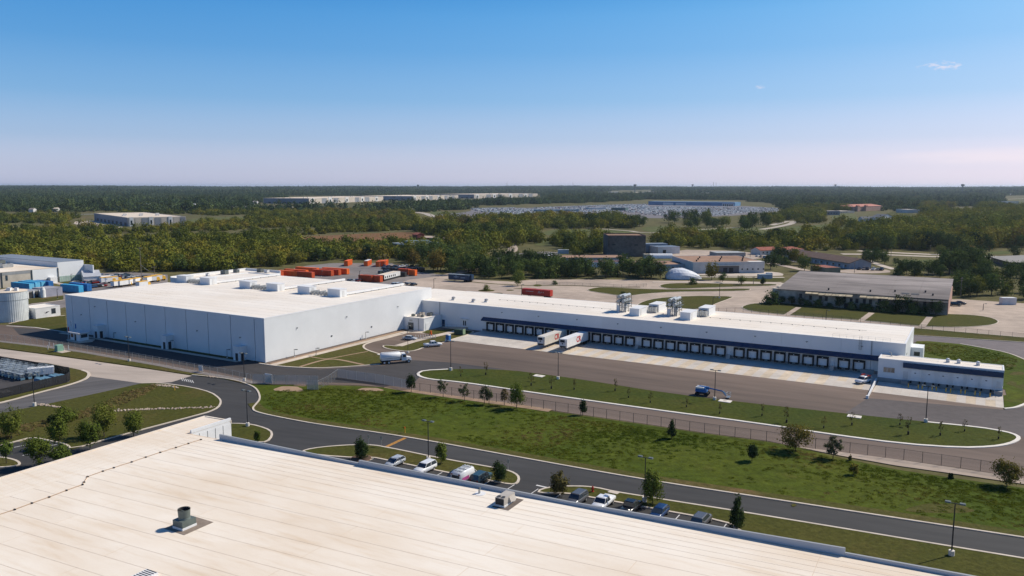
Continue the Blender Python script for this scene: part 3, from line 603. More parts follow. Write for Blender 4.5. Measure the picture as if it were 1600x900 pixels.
# ---- 1. the tall white cold store
b1 = thing('cold_store', 'tall white windowless metal warehouse with flat cream-stained roof, its long side in shade', 'warehouse', FO, FA)
H1 = 12.8
obj('wall', MB().box(-96.8, 0.2, 0, -0.2, 79.8, H1 - 0.05), PANEL_B, b1)
js = [-97.0, -93.1, -83.2, -73.4, -63.5, -53.6, -43.7, -33.8, -23.9, -14.0, -4.0, -0.35]
for a, b in zip(js, js[1:]): box_piece('wall_panel', b - a - 0.24, 0.2, H1 - 0.35, PANEL, b1, (a + 0.12, 0, 0.1))
obj('corner_trim', MB().box(-0.42, 0.004, 0.05, 0.0, 0.2, H1 - 0.2), PANEL, b1)
for k in range(8): box_piece('wall_panel', 0.2, 79.8 / 8 - 0.012, H1 - 0.35, PANEL, b1, (-0.2, 0.21 + k * 79.75 / 8, 0.1))
obj('roof_edge', MB().box(-97.05, -0.03, H1 - 0.25, 0.03, 0.5, H1 + 0.06).box(-0.5, 0.5, H1 - 0.25, 0.03, 80.0, H1 + 0.06).box(-97.05, 0.5, H1 - 0.25, -96.6, 80.0, H1 + 0.06).box(-96.6, 79.6, H1 - 0.25, -0.5, 80.0, H1 + 0.06), WHITE, b1)
def sheets(parent, u0, u1, w0, w1, z, wid, lens, m, gap=0.07, name='roof_sheet'):
    n = max(1, round((w1 - w0) / wid)); d = (w1 - w0) / n
    for i in range(n):
        cuts = [u0] + [c for c in lens if u0 < c < u1] + [u1]
        for a, b in zip(cuts, cuts[1:]):
            k = (name, round(b - a, 2), round(d, 3), m.name)
            if k not in MC: MC[k] = MB().hexa([(0, 0, 0), (b - a - gap, 0, 0), (b - a - gap, d - gap, 0), (0, d - gap, 0)], [(0, 0, 0.03), (b - a - gap, 0, 0.03), (b - a - gap, d - gap, 0.02), (0, d - gap, 0.02)]).mesh(name, m)
            obj(name, MC[k], m, parent, (a + gap / 2, w0 + i * d + gap / 2, z))
obj('roof_deck', MB().box(-96.6, 0.5, H1 - 0.2, -0.5, 79.6, H1 + 0.012), SEAM, b1)
sheets(b1, -96.5, -0.55, 0.55, 79.55, H1 + 0.012, 3.95, (-64, -32), ROOF_W)
# raised rear bay with its own parapet
obj('rear_bay', MB().box(-105, 47.5, 0, -97.06, 86, H1 + 0.3).box(-97.06, 80.02, 0, -84, 86, H1 + 0.3), PANEL, b1)
obj('rear_roof', MB().box(-104.7, 47.8, H1 + 0.3, -97.2, 85.7, H1 + 0.33).box(-97.2, 80.3, H1 + 0.3, -84.3, 85.7, H1 + 0.33), ROOF_W, b1)
obj('parapet', MB().box(-105.05, 47.45, H1 + 0.3, -104.6, 86, H1 + 1.3).box(-104.6, 85.6, H1 + 0.3, -84, 86, H1 + 1.3).box(-104.6, 47.45, H1 + 0.3, -97.0, 47.8, H1 + 0.9), WHITE, b1)
# three door porches on the shaded side, wall lamps
for u in (-77.7, -42.7, -10.3):
    q = obj('porch', MB().box(0, -2.6, 0, 2.5, -0.01, 4.1).box(-0.1, -2.7, 4.1, 2.6, -0.01, 4.25), PANEL, b1, (u, 0, 0))
    obj('door', MB().box(1.0, -2.66, 0.05, 2.0, -2.6, 2.3), DARK, q)
    obj('side_door', MB().box(2.5, -1.9, 0.05, 2.55, -0.9, 2.3), DARK, q)
def lamp_wing(): return MB().box(-0.3, -0.1, 0, 0.3, 0, 0.12).box(-0.08, -0.35, -0.15, 0.08, -0.1, 0.04)
lw = lamp_wing().mesh('wall_lamp', STEEL_D)
for u, z in ((-88, 6.6), (-58.6, 6.8), (-28.8, 6.6), (-10, 6.4), (-80, 10)): obj('wall_lamp', lw, STEEL_D, b1, (u, 0, z))
for w, z in ((12.5, 8.2), (34, 8.5), (60, 8.4)): obj('wall_lamp', lw, STEEL_D, b1, (0.0, w, z), math.pi / 2)
for w in (27, 46): obj('wall_vent', MB().box(0, -0.3, 0, 0.1, 0.3, 0.4), DARK, b1, (0, w, 3.2))
# rooftop plant: six white housings joined in pairs by pipework, white ducts
def frame_pos(parent, u, w, z): return parent.matrix_basis @ Vector((u, w, z))
mb1 = Matrix.Translation(FO) @ Matrix.Rotation(FA, 4, 'Z')
hs = [(-95.5, 'leftmost'), (-82.0, None), (-60.2, None), (-46.2, None), (-30.8, None), (-16.8, None)]
HL = ['white plant housing at the left end of the row on the cold store', 'white plant housing on the cold store roof, right one of the left-hand pair',
      'white plant housing on the cold store roof, left one of the middle pair', 'white plant housing on the cold store roof, right one of the middle pair',
      'white plant housing on the cold store roof, left one of the right-hand pair', 'white plant housing at the right end of the row, nearest the sunlit wall']
for i, (u, _) in enumerate(hs):
    t = thing('plant_housing', HL[i], 'plant housing', mb1 @ Vector((u, 43.4, H1 + 0.045)), FA, 'white plant housings on the cold store roof')
    obj('housing', MB().box(0, 0, 0, 5.6, 3.4, 2.5), PANEL, t)
    obj('housing_roof', MB().box(-0.1, -0.1, 2.5, 5.7, 3.5, 2.65), WHITE, t)
    obj('door', MB().box(5.6, 1.2, 0.1, 5.66, 2.2, 2.1), WHITE_D, t)
    if i % 2 == 0:
        mb = MB()
        gap = hs[i + 1][0] - u - 5.6
        for k in range(4): mb.tube((5.6, 0.5 + k * 0.7, 0.5 + 0.35 * (k % 2)), (5.55 + gap, 0.5 + k * 0.7, 0.5 + 0.35 * (k % 2)), 0.13)
        for k in range(5): mb.box(5.9 + k * gap / 5.5, 0.3, 0, 6.1 + k * gap / 5.5, 2.9, 1.2 + 0.3 * (k % 2))
        obj('pipework', mb, STEEL, t)
    else:
        obj('duct', MB().box(3.6, 3.4, 0.25, 4.5, 39.5 - 3.2, 0.95), WHITE, t)
        mb = MB()
        for k in range(8): mb.box(3.8, 5 + k * 4.2, 0, 4.3, 5.2 + k * 4.2, 0.25)
        obj('duct_support', mb, STEEL_D, t)
for k, (u, w, s) in enumerate(((-100, 70, 1.4), (-101, 77, 1.1), (-100.5, 62, 0.8), (-93, 83, 1.2), (-89, 83, 0.9))):
    t = thing('roof_unit', ['dark condenser unit on the raised rear bay of the cold store', 'smaller dark condenser behind it on the rear bay', 'small roof fan at the left of the rear bay', 'grey condenser at the right of the rear bay roof', 'low white fan box near the rear bay parapet'][k], 'roof unit', mb1 @ Vector((u, w, H1 + 0.335)), FA)
    obj('case', MB().box(-s, -s * 0.7, 0.15, s, s * 0.7, 0.15 + s * 1.1), STEEL_D if k in (0, 1, 3) else WHITE_D, t)
    obj('fan_ring', MB().cyl(0, 0, 0.15 + s * 1.1, 0.3 + s * 1.1, s * 0.5, n=10), DARK, t)
    for x in (-s, s * 0.7): box_piece('foot', s * 0.3, s * 1.2, 0.15, DARK, t, (x, -s * 0.6, 0))

# ---- 2. the long dock building
H2 = 8.9; W2 = 74.0; B2 = 103.6; U2 = 158.2
b2 = thing('dock_warehouse', 'very long low white dock warehouse with navy canopy and a row of truck doors', 'warehouse', FO, FA)
obj('wall', MB().box(0.05, W2 + 0.15, 0, U2 - 0.15, B2, H2 - 0.05), PANEL_B, b2)
n = 20; d = (U2 - 0.1) / n
for k in range(n): box_piece('wall_panel', d - 0.025, 0.15, H2 - 0.3, PANEL, b2, (0.08 + k * d, W2, 0.05))
for k in range(4): box_piece('wall_panel', 0.15, (B2 - W2 - 0.2) / 4 - 0.03, H2 - 0.3, PANEL, b2, (U2 - 0.15, W2 + 0.17 + k * (B2 - W2 - 0.2) / 4, 0.05))
obj('roof_edge', MB().box(0.05, W2 - 0.03, H2 - 0.25, U2 + 0.03, W2 + 0.45, H2 + 0.06).box(U2 - 0.45, W2 + 0.45, H2 - 0.25, U2 + 0.03, B2, H2 + 0.06).box(0.05, B2 - 0.4, H2 - 0.25, U2 - 0.45, B2, H2 + 0.06), WHITE, b2)
obj('roof_deck', MB().box(0.05, W2 + 0.45, H2 - 0.2, U2 - 0.45, B2 - 0.4, H2 + 0.012), SEAM, b2)
sheets(b2, 0.1, U2 - 0.5, W2 + 0.5, B2 - 0.45, H2 + 0.012, 4.1, (30, 62, 95, 128), ROOF_W)
obj('rear_wing', MB().box(-16, 80.2, 0, 0.04, B2, H2 - 0.06), PANEL, b2)
sheets(b2, -16, 0.08, 80.25, B2 - 0.05, H2 - 0.06, 4.1, (), ROOF_W)
obj('foundation', MB().box(26, W2 - 0.06, 0, 152.3, W2 - 0.005, 0.85), GREYWALL, b2)
# sloping navy canopy over the doors
obj('canopy', MB().extr([(W2 - 0.02, 5.05), (W2 - 1.5, 4.2), (W2 - 1.5, 3.9), (W2 - 0.02, 4.6)], 26.3, 152.3), NAVY, b2)  # shade of the left side put in as a darker wall colour
cm = MB().extr([(W2 - 0.02, 5.09), (W2 - 1.52, 4.24), (W2 - 1.52, 4.2), (W2 - 0.02, 5.05)], 0, 0.07).mesh('canopy_rib', NAVY)
for k in range(43): obj('canopy_rib', cm, NAVY, b2, (26.4 + k * 2.99, 0, 0))
# dock doors: rubber shelter, panel door, bumpers, leveller plate
seal = (MB().box(-1.55, -0.6, 2.85, 1.55, -0.01, 3.4).box(-1.55, -0.6, 0.85, -1.17, -0.01, 2.85).box(1.17, -0.6, 0.85, 1.55, -0.01, 2.85)
        .hexa([(-1.5, -0.7, 0.62), (-1.2, -0.7, 0.35), (-1.2, -0.02, 0.35), (-1.5, -0.02, 0.62)], [(-1.55, -0.7, 0.85), (-0.88, -0.7, 0.85), (-0.88, -0.02, 0.85), (-1.55, -0.02, 0.85)])
        .hexa([(1.2, -0.7, 0.35), (1.5, -0.7, 0.62), (1.5, -0.02, 0.62), (1.2, -0.02, 0.35)], [(0.88, -0.7, 0.85), (1.55, -0.7, 0.85), (1.55, -0.02, 0.85), (0.88, -0.02, 0.85)])).mesh('dock_shelter', BLACK)
dpan = MB()
for k in range(5): dpan.box(-1.17, -0.1, 0.88 + k * 0.39, 1.17, -0.03, 0.88 + k * 0.39 + 0.37)
dpan = dpan.mesh('door_panel', DOOR_W)
bump = MB().box(-0.18, -0.45, 0.35, 0.18, -0.01, 0.84).mesh('bumper', BLACK)
lev = MB().box(-0.85, -0.3, 0.76, 0.85, -0.07, 0.84).box(-0.35, -0.25, 0.15, 0.35, -0.07, 0.5).mesh('leveller', STEEL_D)
sigm = MB().box(-0.12, -0.8, 3.05, 0.12, -0.75, 3.25).mesh('number_plate', WHITE_D)
DOORS = [27.9 + 1.6 + g * 28.45 + k * 3.83 for g in range(5) for k in range(7)]
DOORS = [u for u in DOORS if u < 149]
for u in DOORS:
    r = bpy.data.objects.new('dock_door', dpan); COL.objects.link(r); r.parent = b2; r.location = (u, W2, 0)
    obj('dock_shelter', seal, BLACK, r); obj('bumper', bump, BLACK, r, (-0.68, 0, 0)); obj('bumper', bump, BLACK, r, (0.68, 0, 0)); obj('leveller', lev, STEEL_D, r); obj('number_plate', sigm, WHITE_D, r)
stair = MB()
for k in range(5): stair.box(-0.6 + 0.0, -1.9 + 0.28 * k, 0.0, 0.6, -1.9 + 0.28 * (k + 1), 0.22 * (k + 1))
stair.path([(-0.6, -1.9, 0.0), (-0.6, -1.9, 1.1), (-0.6, -0.5, 2.2)], 0.03); stair.path([(0.6, -1.9, 0.0), (0.6, -1.9, 1.1), (0.6, -0.5, 2.2)], 0.03)
stair.box(-0.6, -0.5, 1.05, 0.6, -0.07, 1.1)
stair = stair.mesh('stair', STEEL)
for g in range(1, 5):
    u = 27.9 + g * 28.45 - 1.35
    m = obj('door', MB().box(-0.55, -0.06, 1.05, 0.55, -0.02, 3.2), WHITE, b2, (u, W2 - 0.06, 0)); obj('stair', stair, STEEL, m)
# entrance door with small hood, tall garage door, wall lamps, ladder with cage and roof rail
e = obj('door', MB().box(-0.95, -0.05, 0.9, 0.95, -0.01, 3.3), WHITE, b2, (18.6, W2, 0))
obj('glazing', MB().box(-0.6, -0.08, 1.3, -0.15, -0.05, 3.0).box(0.15, -0.08, 1.3, 0.6, -0.05, 3.0), GLASS, e)
obj('hood', MB().box(-1.4, -1.1, 3.6, 1.4, -0.01, 3.8), WHITE, e)
obj('ramp', MB().hexa([(-10, -1.6, 0), (1.4, -1.6, 0), (1.4, -0.06, 0), (-10, -0.06, 0)], [(-10, -1.6, 0.05), (1.4, -1.6, 0.9), (1.4, -0.06, 0.9), (-10, -0.06, 0.05)]), CONC, e)
rl = MB()
for k in range(7): rl.tube((-10 + k * 1.9, -1.6, 0), (-10 + k * 1.9, -1.6, 1.1 + 0.12 * k), 0.03, 5)
rl.path([(-10, -1.6, 1.1), (1.4, -1.6, 1.95)], 0.03, 5); obj('handrail', rl, STEEL, e)
obj('door', MB().box(8.9, W2 - 0.05, 0.05, 10.1, W2 - 0.01, 2.6), BLUE_D, b2)
gd = MB()
for k in range(7): gd.box(147.9, W2 - 0.16, 1.15 + k * 0.42, 150.6, W2 - 0.07, 1.15 + k * 0.42 + 0.4)
obj('service_door', gd, DOOR_W, b2)
obj('service_ramp', MB().box(147.6, W2 - 0.9, 0, 151.0, W2 - 0.07, 1.1), GREYWALL, b2)
for k in range(9): obj('wall_lamp', lw, STEEL_D, b2, (34 + k * 14.2, W2, 7.2 - 0.15 * (k % 2)))
lad = MB().path([(146.9, W2 - 0.25, 6.2), (146.9, W2 - 0.25, H2 + 1.1)], 0.03).path([(147.5, W2 - 0.25, 6.2), (147.5, W2 - 0.25, H2 + 1.1)], 0.03)
for k in range(9): lad.tube((146.9, W2 - 0.25, 6.3 + k * 0.33), (147.5, W2 - 0.25, 6.3 + k * 0.33), 0.02, 4)
for k in range(4): lad.path([(146.8, W2 - 0.25, 6.6 + k * .8), (146.8, W2 - 0.95, 6.6 + k * .8), (147.6, W2 - 0.95, 6.6 + k * .8), (147.6, W2 - 0.25, 6.6 + k * .8)], 0.02, 4)
obj('ladder', lad, STEEL_D, b2)
rr = MB()
for k in range(9): rr.tube((140 + k * 1.8, W2 + 0.25, H2), (140 + k * 1.8, W2 + 0.25, H2 + 1.1), 0.025, 4)
rr.path([(140, W2 + 0.25, H2 + 1.1), (154.4, W2 + 0.25, H2 + 1.1)], 0.025, 4).path([(140, W2 + 0.25, H2 + 0.6), (154.4, W2 + 0.25, H2 + 0.6)], 0.02, 4)
obj('roof_rail', rr, STEEL, b2)
obj('downpipe', MB().tube((150.0, W2 - 0.12, 0.2), (150.0, W2 - 0.12, H2), 0.07).tube((8.0, W2 - 0.12, 0.2), (8.0, W2 - 0.12, H2), 0.07), STEEL_D, b2)
lc = MB(); lp = MB()
for k in range(40): lp.box(24 + k * 3.1, 88.8, H2 + 0.04, 24.25 + k * 3.1, 89.05, H2 + 0.2)
lc.path([(23.5, 88.9, H2 + 0.2), (147, 88.9, H2 + 0.2)], 0.03, 4)
obj('roof_cable', lc, DARK, b2); obj('cable_block', lp, DARK, b2)
sb = obj('side_block', MB().box(U2 + 0.03, 94, 0, U2 + 3.2, 100, 4.6).box(U2 + 0.03, 90, 0, U2 + 2.2, 94, 1.0), PANEL, b2)
obj('window', MB().box(U2 + 0.9, 93.95, 2.2, U2 + 2.4, 94.0, 3.4), GLASS, sb)
obj('wall_vent', MB().box(U2, 78, 5.2, U2 + 0.05, 80, 5.6), STEEL_D, b2)

RM = mb1
def rt(u, w, z=H2 + 0.045): return RM @ Vector((u, w, z))
for k, (u, w, g) in enumerate(((77.9, 80.3, 'left'), (94.4, 81.0, 'right'))):
    t = thing('plant_housing', 'white plant room box at the front edge of the long roof, %s of the two' % g, 'plant housing', rt(u, w), FA, 'white plant boxes on the long dock roof')
    obj('housing', MB().box(0, 0, 0, 3.3, 6.6, 2.3), PANEL, t); obj('housing_roof', MB().box(-0.1, -0.1, 2.3, 3.4, 6.7, 2.42), WHITE, t); obj('door', MB().box(3.3, 1, 0.1, 3.35, 2, 2.0), WHITE_D, t)
    t = thing('plant_housing', 'white plant room box with grey condenser, standing behind the %s steel rack' % g, 'plant housing', rt(u + 2.6, w + 10.6), FA, 'white plant boxes on the long dock roof')
    obj('housing', MB().box(0, 0, 0, 3.3, 7.2, 2.5), PANEL, t); obj('housing_roof', MB().box(-0.1, -0.1, 2.5, 3.4, 7.3, 2.62), WHITE, t)
    mb = MB()
    for j in range(4):
        mb.box(0.15 + j * 0.75, -1.9, 0.3, 0.8 + j * 0.75, -0.15, 1.9)
    obj('condenser', mb.box(0, -2.0, 0, 3.2, -0.1, 0.3), STEEL, t)
    cf = MB()
    for j in range(2): cf.cyl(0.8 + j * 1.5, -1.0, 1.9, 2.05, 0.55, n=10)
    obj('fan_ring', cf, DARK, t)
    # steel rack with horizontal drums and pipes, about six metres tall
    t = thing('pipe_rack', 'tall grey steel rack of drums and pipes on the long roof, %s of the two' % g, 'pipe rack', rt(u - 6.6 + 0.6 * k, w + 5.2), FA, 'steel pipe racks on the dock roof')
    fr = MB()
    for x in (0, 1.6, 3.2):
        for y in (0, 2.4, 4.8): fr.tube((x, y, 0), (x, y, 5.4), 0.09, 5)
    for z in (1.6, 3.2, 4.6):
        for x in (0, 3.2): fr.tube((x, 0, z), (x, 4.8, z), 0.07, 5)
        for y in (0, 2.4, 4.8): fr.tube((0, y, z), (3.2, y, z), 0.07, 5)
    fr.tube((0, 0, 1.6), (3.2, 0, 3.2), 0.05, 4).tube((0, 4.8, 1.6), (0, 0, 3.2), 0.05, 4).tube((3.2, 0, 3.2), (0, 0, 4.6), 0.05, 4)
    obj('frame', fr, STEEL_D, t)
    dr = MB()
    for j, (x, z) in enumerate(((0.9, 5.1), (2.3, 5.3), (0.8, 3.7), (2.4, 3.6))):
        dr.tube((x, -0.5, z), (x, 5.2, z), 0.55, 10)
    obj('drum', dr, STEEL, t)
    pp = MB()
    for j in range(9):
        x = 0.2 + 0.36 * j
        pp.path([(x, -0.3, 0.2), (x, -0.3, 2.6 + 0.25 * (j % 4)), (x * 0.8 + 0.3, 2.0, 2.9 + 0.25 * (j % 4)), (3.4, 2.4 + 0.2 * j, 2.4)], 0.09, 5)
    obj('pipework', pp, STEEL, t)
    obj('cabinet', MB().box(0.2, -0.7, 0, 1.2, -0.1, 2.2).box(2.2, 0.6, 0, 3.0, 2.0, 2.6), WHITE_D, t)
    pl = MB().box(-0.6, -0.4, 3.18, 3.8, 5.2, 3.24)
    for x in (-0.6, 3.8): pl.tube((x, -0.4, 4.3), (x, 5.2, 4.3), 0.035, 4)
    obj('platform', pl, STEEL_D, t)
for k, (u, w) in enumerate(((9.5, 80.5), (18.8, 79.5), (22.6, 82.0))):
    t = thing('roof_fan', ['small roof fan on the long roof nearest the tall store', 'small roof fan on the long roof, middle of three', 'small roof fan on the long roof, right of three'][k], 'roof fan', rt(u, w), FA, 'small fans at the left end of the long roof')
    obj('curb', MB().box(-0.6, -0.6, 0, 0.6, 0.6, 0.5), WHITE_D, t); obj('hood', MB().cyl(0, 0, 0.5, 1.0, 0.5, 0.75).cyl(0, 0, 1.0, 1.2, 0.75, 0.3), STEEL, t)

# ---- 3. the low annex with its own row of doors
H3 = 6.0
b3 = thing('dock_annex', 'low white annex with navy band and six wide doors beyond the docks', 'annex', FO, FA)
obj('wall', MB().box(152.6, 66.0, 0, 180.3, 72.6, H3 - 0.03), PANEL, b3)
obj('foundation', MB().box(152.62, 65.9, 0, 180.28, 65.995, 1.05), GREYWALL, b3)
obj('roof_edge', MB().box(152.55, 65.93, H3 - 0.2, 180.35, 66.3, H3 + 0.08).box(152.55, 72.3, H3 - 0.2, 180.35, 72.65, H3 + 0.08).box(152.55, 66.3, H3 - 0.2, 152.9, 72.3, H3 + 0.08).box(180.0, 66.3, H3 - 0.2, 180.35, 72.3, H3 + 0.08), WHITE, b3)
sheets(b3, 152.95, 179.95, 66.35, 72.25, H3 + 0.0, 2.9, (166,), ROOF_W)
obj('band', MB().extr([(65.98, 5.55), (65.45, 5.5), (65.45, 4.3), (65.98, 4.35)], 158.4, 180.25), NAVY, b3)
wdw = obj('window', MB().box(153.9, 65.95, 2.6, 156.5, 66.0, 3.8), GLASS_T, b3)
obj('frame', MB().box(153.8, 65.93, 2.5, 156.6, 65.97, 2.6).box(153.8, 65.93, 3.8, 156.6, 65.97, 3.9).box(154.7, 65.92, 2.6, 154.78, 65.96, 3.8).box(155.6, 65.92, 2.6, 155.68, 65.96, 3.8), WHITE_D, wdw)
m = obj('door', MB().box(158.5, 65.9, 1.1, 159.6, 65.97, 3.3), WHITE_D, b3)
obj('steps', MB().box(158.3, 64.2, 0, 159.8, 65.88, 1.05), GREYWALL, m)
AD = [(160.2, 162.5), (163.4, 165.6), (166.5, 168.7), (169.6, 171.9), (172.7, 174.9), (175.7, 178.0)]
for a, b in AD:
    dd = MB()
    for k in range(6): dd.box(a + 0.1, 65.92, 1.1 + k * 0.5, b - 0.1, 65.985, 1.1 + k * 0.5 + 0.48)
    dq = obj('dock_door', dd, DOOR_W, b3)
    for x in (a - 0.12, b - 0.1): box_piece('guide', 0.22, 0.28, 3.15, WHITE, dq, (x, 65.7, 1.05))
    for x in (a - 0.05, b - 0.35): box_piece('bumper', 0.4, 0.39, 0.55, BLACK, dq, (x, 65.5, 0.55))
    obj('vent', MB().box((a + b) / 2 - 0.3, 65.9, 3.0, (a + b) / 2 + 0.1, 65.92, 3.2), DARK, dq)
obj('steps', MB().box(178.6, 64.4, 0, 180.3, 65.88, 1.05), GREYWALL, b3)
obj('handrail', MB().path([(178.6, 64.4, 0), (178.6, 64.4, 2.1), (178.6, 65.85, 2.1)], 0.04).path([(180.2, 64.4, 0), (180.2, 64.4, 2.1), (180.2, 65.85, 2.1)], 0.04).path([(178.6, 64.4, 2.1), (180.2, 64.4, 2.1)], 0.04), WHITE_D, b3)
obj('door', MB().box(178.9, 65.92, 1.1, 179.8, 65.985, 3.2), WHITE_D, b3)
for k, (u, w) in enumerate(((168.2, 69.8), (170.6, 69.9), (174.8, 69.6), (155.2, 70.4))):
    t = thing('roof_fan', ['round white roof fan on the annex, left of the three together', 'round white roof fan on the annex, middle of the three together', 'round white roof fan on the annex, right of the three together', 'curved vent pipe on the annex roof by the tall wall'][k], 'roof fan', mb1 @ Vector((u, w, H3 + 0.03)), FA, 'fans on the annex roof')
    if k < 3:
        obj('curb', MB().box(-0.42, -0.42, 0, 0.42, 0.42, 0.4), WHITE_D, t); obj('hood', MB().cyl(0, 0, 0.4, 0.75, 0.35, 0.55, 12).cyl(0, 0, 0.75, 1.0, 0.55, 0.2, 12), WHITE, t, smooth_=True)
    else:
        obj('pipe', MB().path([(0, 0, 0), (0, 0, 0.8), (-0.15, 0, 1.0), (-0.4, 0, 1.0), (-0.5, 0, 0.85)], 0.15, 8), STEEL, t); obj('flashing', MB().box(-0.4, -0.4, 0, 0.4, 0.4, 0.06), WHITE_D, t)
t = thing('retaining_wall', 'low white concrete wall between the long dock apron and the annex apron', 'retaining wall', FO, FA)
obj('wall', MB().hexa([(152.35, 46.2, 0), (152.65, 46.2, 0), (152.65, 64, 0), (152.35, 64, 0)], [(152.35, 46.2, 0.35), (152.65, 46.2, 0.35), (152.65, 64, 1.1), (152.35, 64, 1.1)]), WHITE, t)
obj('end_post', MB().box(152.2, 45.6, 0, 152.8, 46.2, 0.7), WHITE, t)
for k, u in enumerate((160.1, 162.3, 163.2, 165.4, 166.3, 168.4, 169.4, 171.6, 172.5, 174.6, 175.6, 177.7)):
    t = thing('bollard', 'short yellow bollard standing on the annex apron in front of the doors', 'bollard', F(u, 62.2, 0.031), FA, 'yellow bollards on the annex apron')
    obj('post', MB().cyl(0, 0, 0, 0.95, 0.13, n=8), YELLOW, t); obj('cap', MB().cyl(0, 0, 0.95, 1.05, 0.13, 0.05, 8), YELLOW, t)

# ---- 4. small entrance block in the corner of the two stores
t = thing('entrance_block', 'small white flat-roofed entrance block in the corner between tall store and docks', 'entrance block', FO, FA)
obj('wall', MB().box(0.05, 63.4, 0, 8.7, 73.9, 4.3), PANEL, t); obj('roof_edge', MB().box(0.05, 63.3, 4.3, 8.8, 63.6, 4.5).box(8.5, 63.6, 4.3, 8.8, 73.9, 4.5), WHITE, t)
obj('roof', MB().box(0.05, 63.6, 4.3, 8.5, 73.9, 4.34), ROOF_W, t)
dr = obj('door', MB().box(2.2, 63.3, 0.05, 4.0, 63.39, 2.4), GLASS, t); obj('frame', MB().box(2.0, 63.28, 0, 2.18, 63.38, 2.6).box(4.02, 63.28, 0, 4.2, 63.38, 2.6).box(2.0, 63.28, 2.42, 4.2, 63.38, 2.6), STEEL_D, dr)
obj('sign_plate', MB().box(2.4, 63.33, 3.0, 3.8, 63.39, 3.7), STEEL, t)
obj('garage_door', MB().box(8.71, 64.4, 0.05, 8.78, 66.9, 2.7), DOOR_W, t)
obj('downpipe', MB().tube((6.4, 63.3, 0), (6.4, 63.3, 4.3), 0.06), STEEL_D, t)
for k, (u, w, s) in enumerate(((2.2, 66, 0.6), (4.2, 66.8, 0.7), (6.0, 66.2, 0.55), (3.5, 69.5, 0.8), (6.5, 69.8, 0.8), (5.6, 72, 0.6))):
    q = thing('roof_unit', 'small beige condenser unit on the roof of the entrance block', 'roof unit', mb1 @ Vector((u, w, 4.345)), FA, 'condensers on the entrance block')
    obj('case', MB().box(-s, -s * 0.7, 0.1, s, s * 0.7, s * 1.3), TAN_PAINT if k % 2 else STEEL_D, q); obj('fan_ring', MB().cyl(0, 0, s * 1.3, s * 1.3 + 0.1, s * 0.55, n=8), DARK, q)

# ---- 5. gate kiosk and flags in the shade of the tall store
struct('kiosk_kerb', MB().poly([(-82, -9.2), (-79, -10.4), (-73, -10.2), (-71.5, -7), (-74, -4.5), (-81, -5)], 0, 0.2), CONC, FO, FA)
t = thing('gate_kiosk', 'small flat-roofed gate kiosk on a kerbed island in the shade of the cold store', 'kiosk', F(-80.2, -8.9, 0.2), FA)
obj('wall', MB().box(0, 0, 0, 5.2, 3.0, 2.4), PANEL, t); obj('roof', MB().box(-0.5, -0.5, 2.4, 5.7, 3.5, 2.7), WHITE_D, t)
obj('window', MB().box(0.4, -0.03, 1.0, 1.8, -0.005, 2.1), GLASS, t); obj('window', MB().box(5.205, 0.4, 1.0, 5.23, 2.6, 2.1), GLASS, t); obj('door', MB().box(2.4, -0.03, 0.02, 3.3, -0.005, 2.1), DARK, t)
for k, (x, y, ty) in enumerate(((107, 529, 508.5), (111.3, 527, 499), (118, 524, 503.5))):
    q = P(x, y); hh = (y - ty) / pxm(q) * 0.99
    t = thing('flagpole', ['white flagpole nearest the gate kiosk, at its left', 'tallest white flagpole by the kiosk, flag hanging limp', 'white flagpole behind the kiosk, right of the three'][k], 'flagpole', q, 0, 'flagpoles by the gate kiosk')
    obj('pole', MB().cyl(0, 0, 0, hh, 0.09, 0.05, 8), WHITE, t); obj('base', MB().cyl(0, 0, 0, 0.3, 0.3, 0.2, 8), CONC, t)
    obj('flag', MB().hexa([(0.06, -0.05, hh - 2.0), (0.4, 0.02, hh - 1.9), (0.4, 0.06, hh - 1.9), (0.06, 0.0, hh - 2.0)], [(0.06, -0.02, hh - 0.2), (0.35, 0.1, hh - 0.5), (0.35, 0.14, hh - 0.5), (0.06, 0.02, hh - 0.2)]), [RED, WHITE_D, BLUE][k % 3] if k != 1 else WHITE_D, t)
struct('pavement', MB().box(-96, -3.6, -0.02, -8, -2.2, 0.14), CONC, FO, FA)
struct('planting_strip', MB().box(-70, -2.2, -0.02, -12, 0, 0.1), LAWN_D, FO, FA)

# ---- 6. the near warehouse whose roof fills the foreground
HN = 10.0
nc = P(341, 686, HN); ne = (P(1320, 868.5, HN) - nc); ne.z = 0; NS = ne.length; ne.normalize()
nl = (P(305, 655, HN) - P(0, 747, HN)); nl.z = 0; nl.normalize()
# s runs along the rear edge (to the right), t towards the camera
def N(s, t, z=0.0): return nc + ne * s - nl * t + Vector((0, 0, z))
def NST(p):
    q = p - nc; det = ne.x * (-nl.y) - ne.y * (-nl.x)
    return ((q.x * -nl.y - q.y * -nl.x) / det, (ne.x * q.y - ne.y * q.x) / det)
sL = NST(P(150, 701.8, HN))[0]; sB, tB = NST(P(361, 657.5, HN)); _, tBL = NST(P(305, 655, HN)); tB = min(tB, tBL)
SEND, TEND = NS + 75, 118.0
b4 = thing('near_warehouse', 'huge cream flat roof of the near warehouse filling the foreground', 'warehouse', (0, 0, 0))
def prism4(mb, s0, t0, s1, t1, z0, z1):
    a = [N(s0, t0), N(s1, t0), N(s1, t1), N(s0, t1)]
    b = [(p.x, p.y, z0) for p in a]; c = [(p.x, p.y, z1) for p in a]
    return mb.hexa(b[::-1], c[::-1])
wallmb = MB(); prism4(wallmb, sL + 0.1, 0.3, SEND, TEND, 0, HN - 0.05); prism4(wallmb, sL + 0.1, tB + 0.1, sB - 0.1, 0.3, 0, HN - 0.06)
obj('wall', wallmb, PALEWALL, b4)
dk = MB(); prism4(dk, sL, 0.0, SEND + 0.1, TEND + 0.1, HN - 0.05, HN); prism4(dk, sL, tB, sB, 0.0, HN - 0.052, HN)
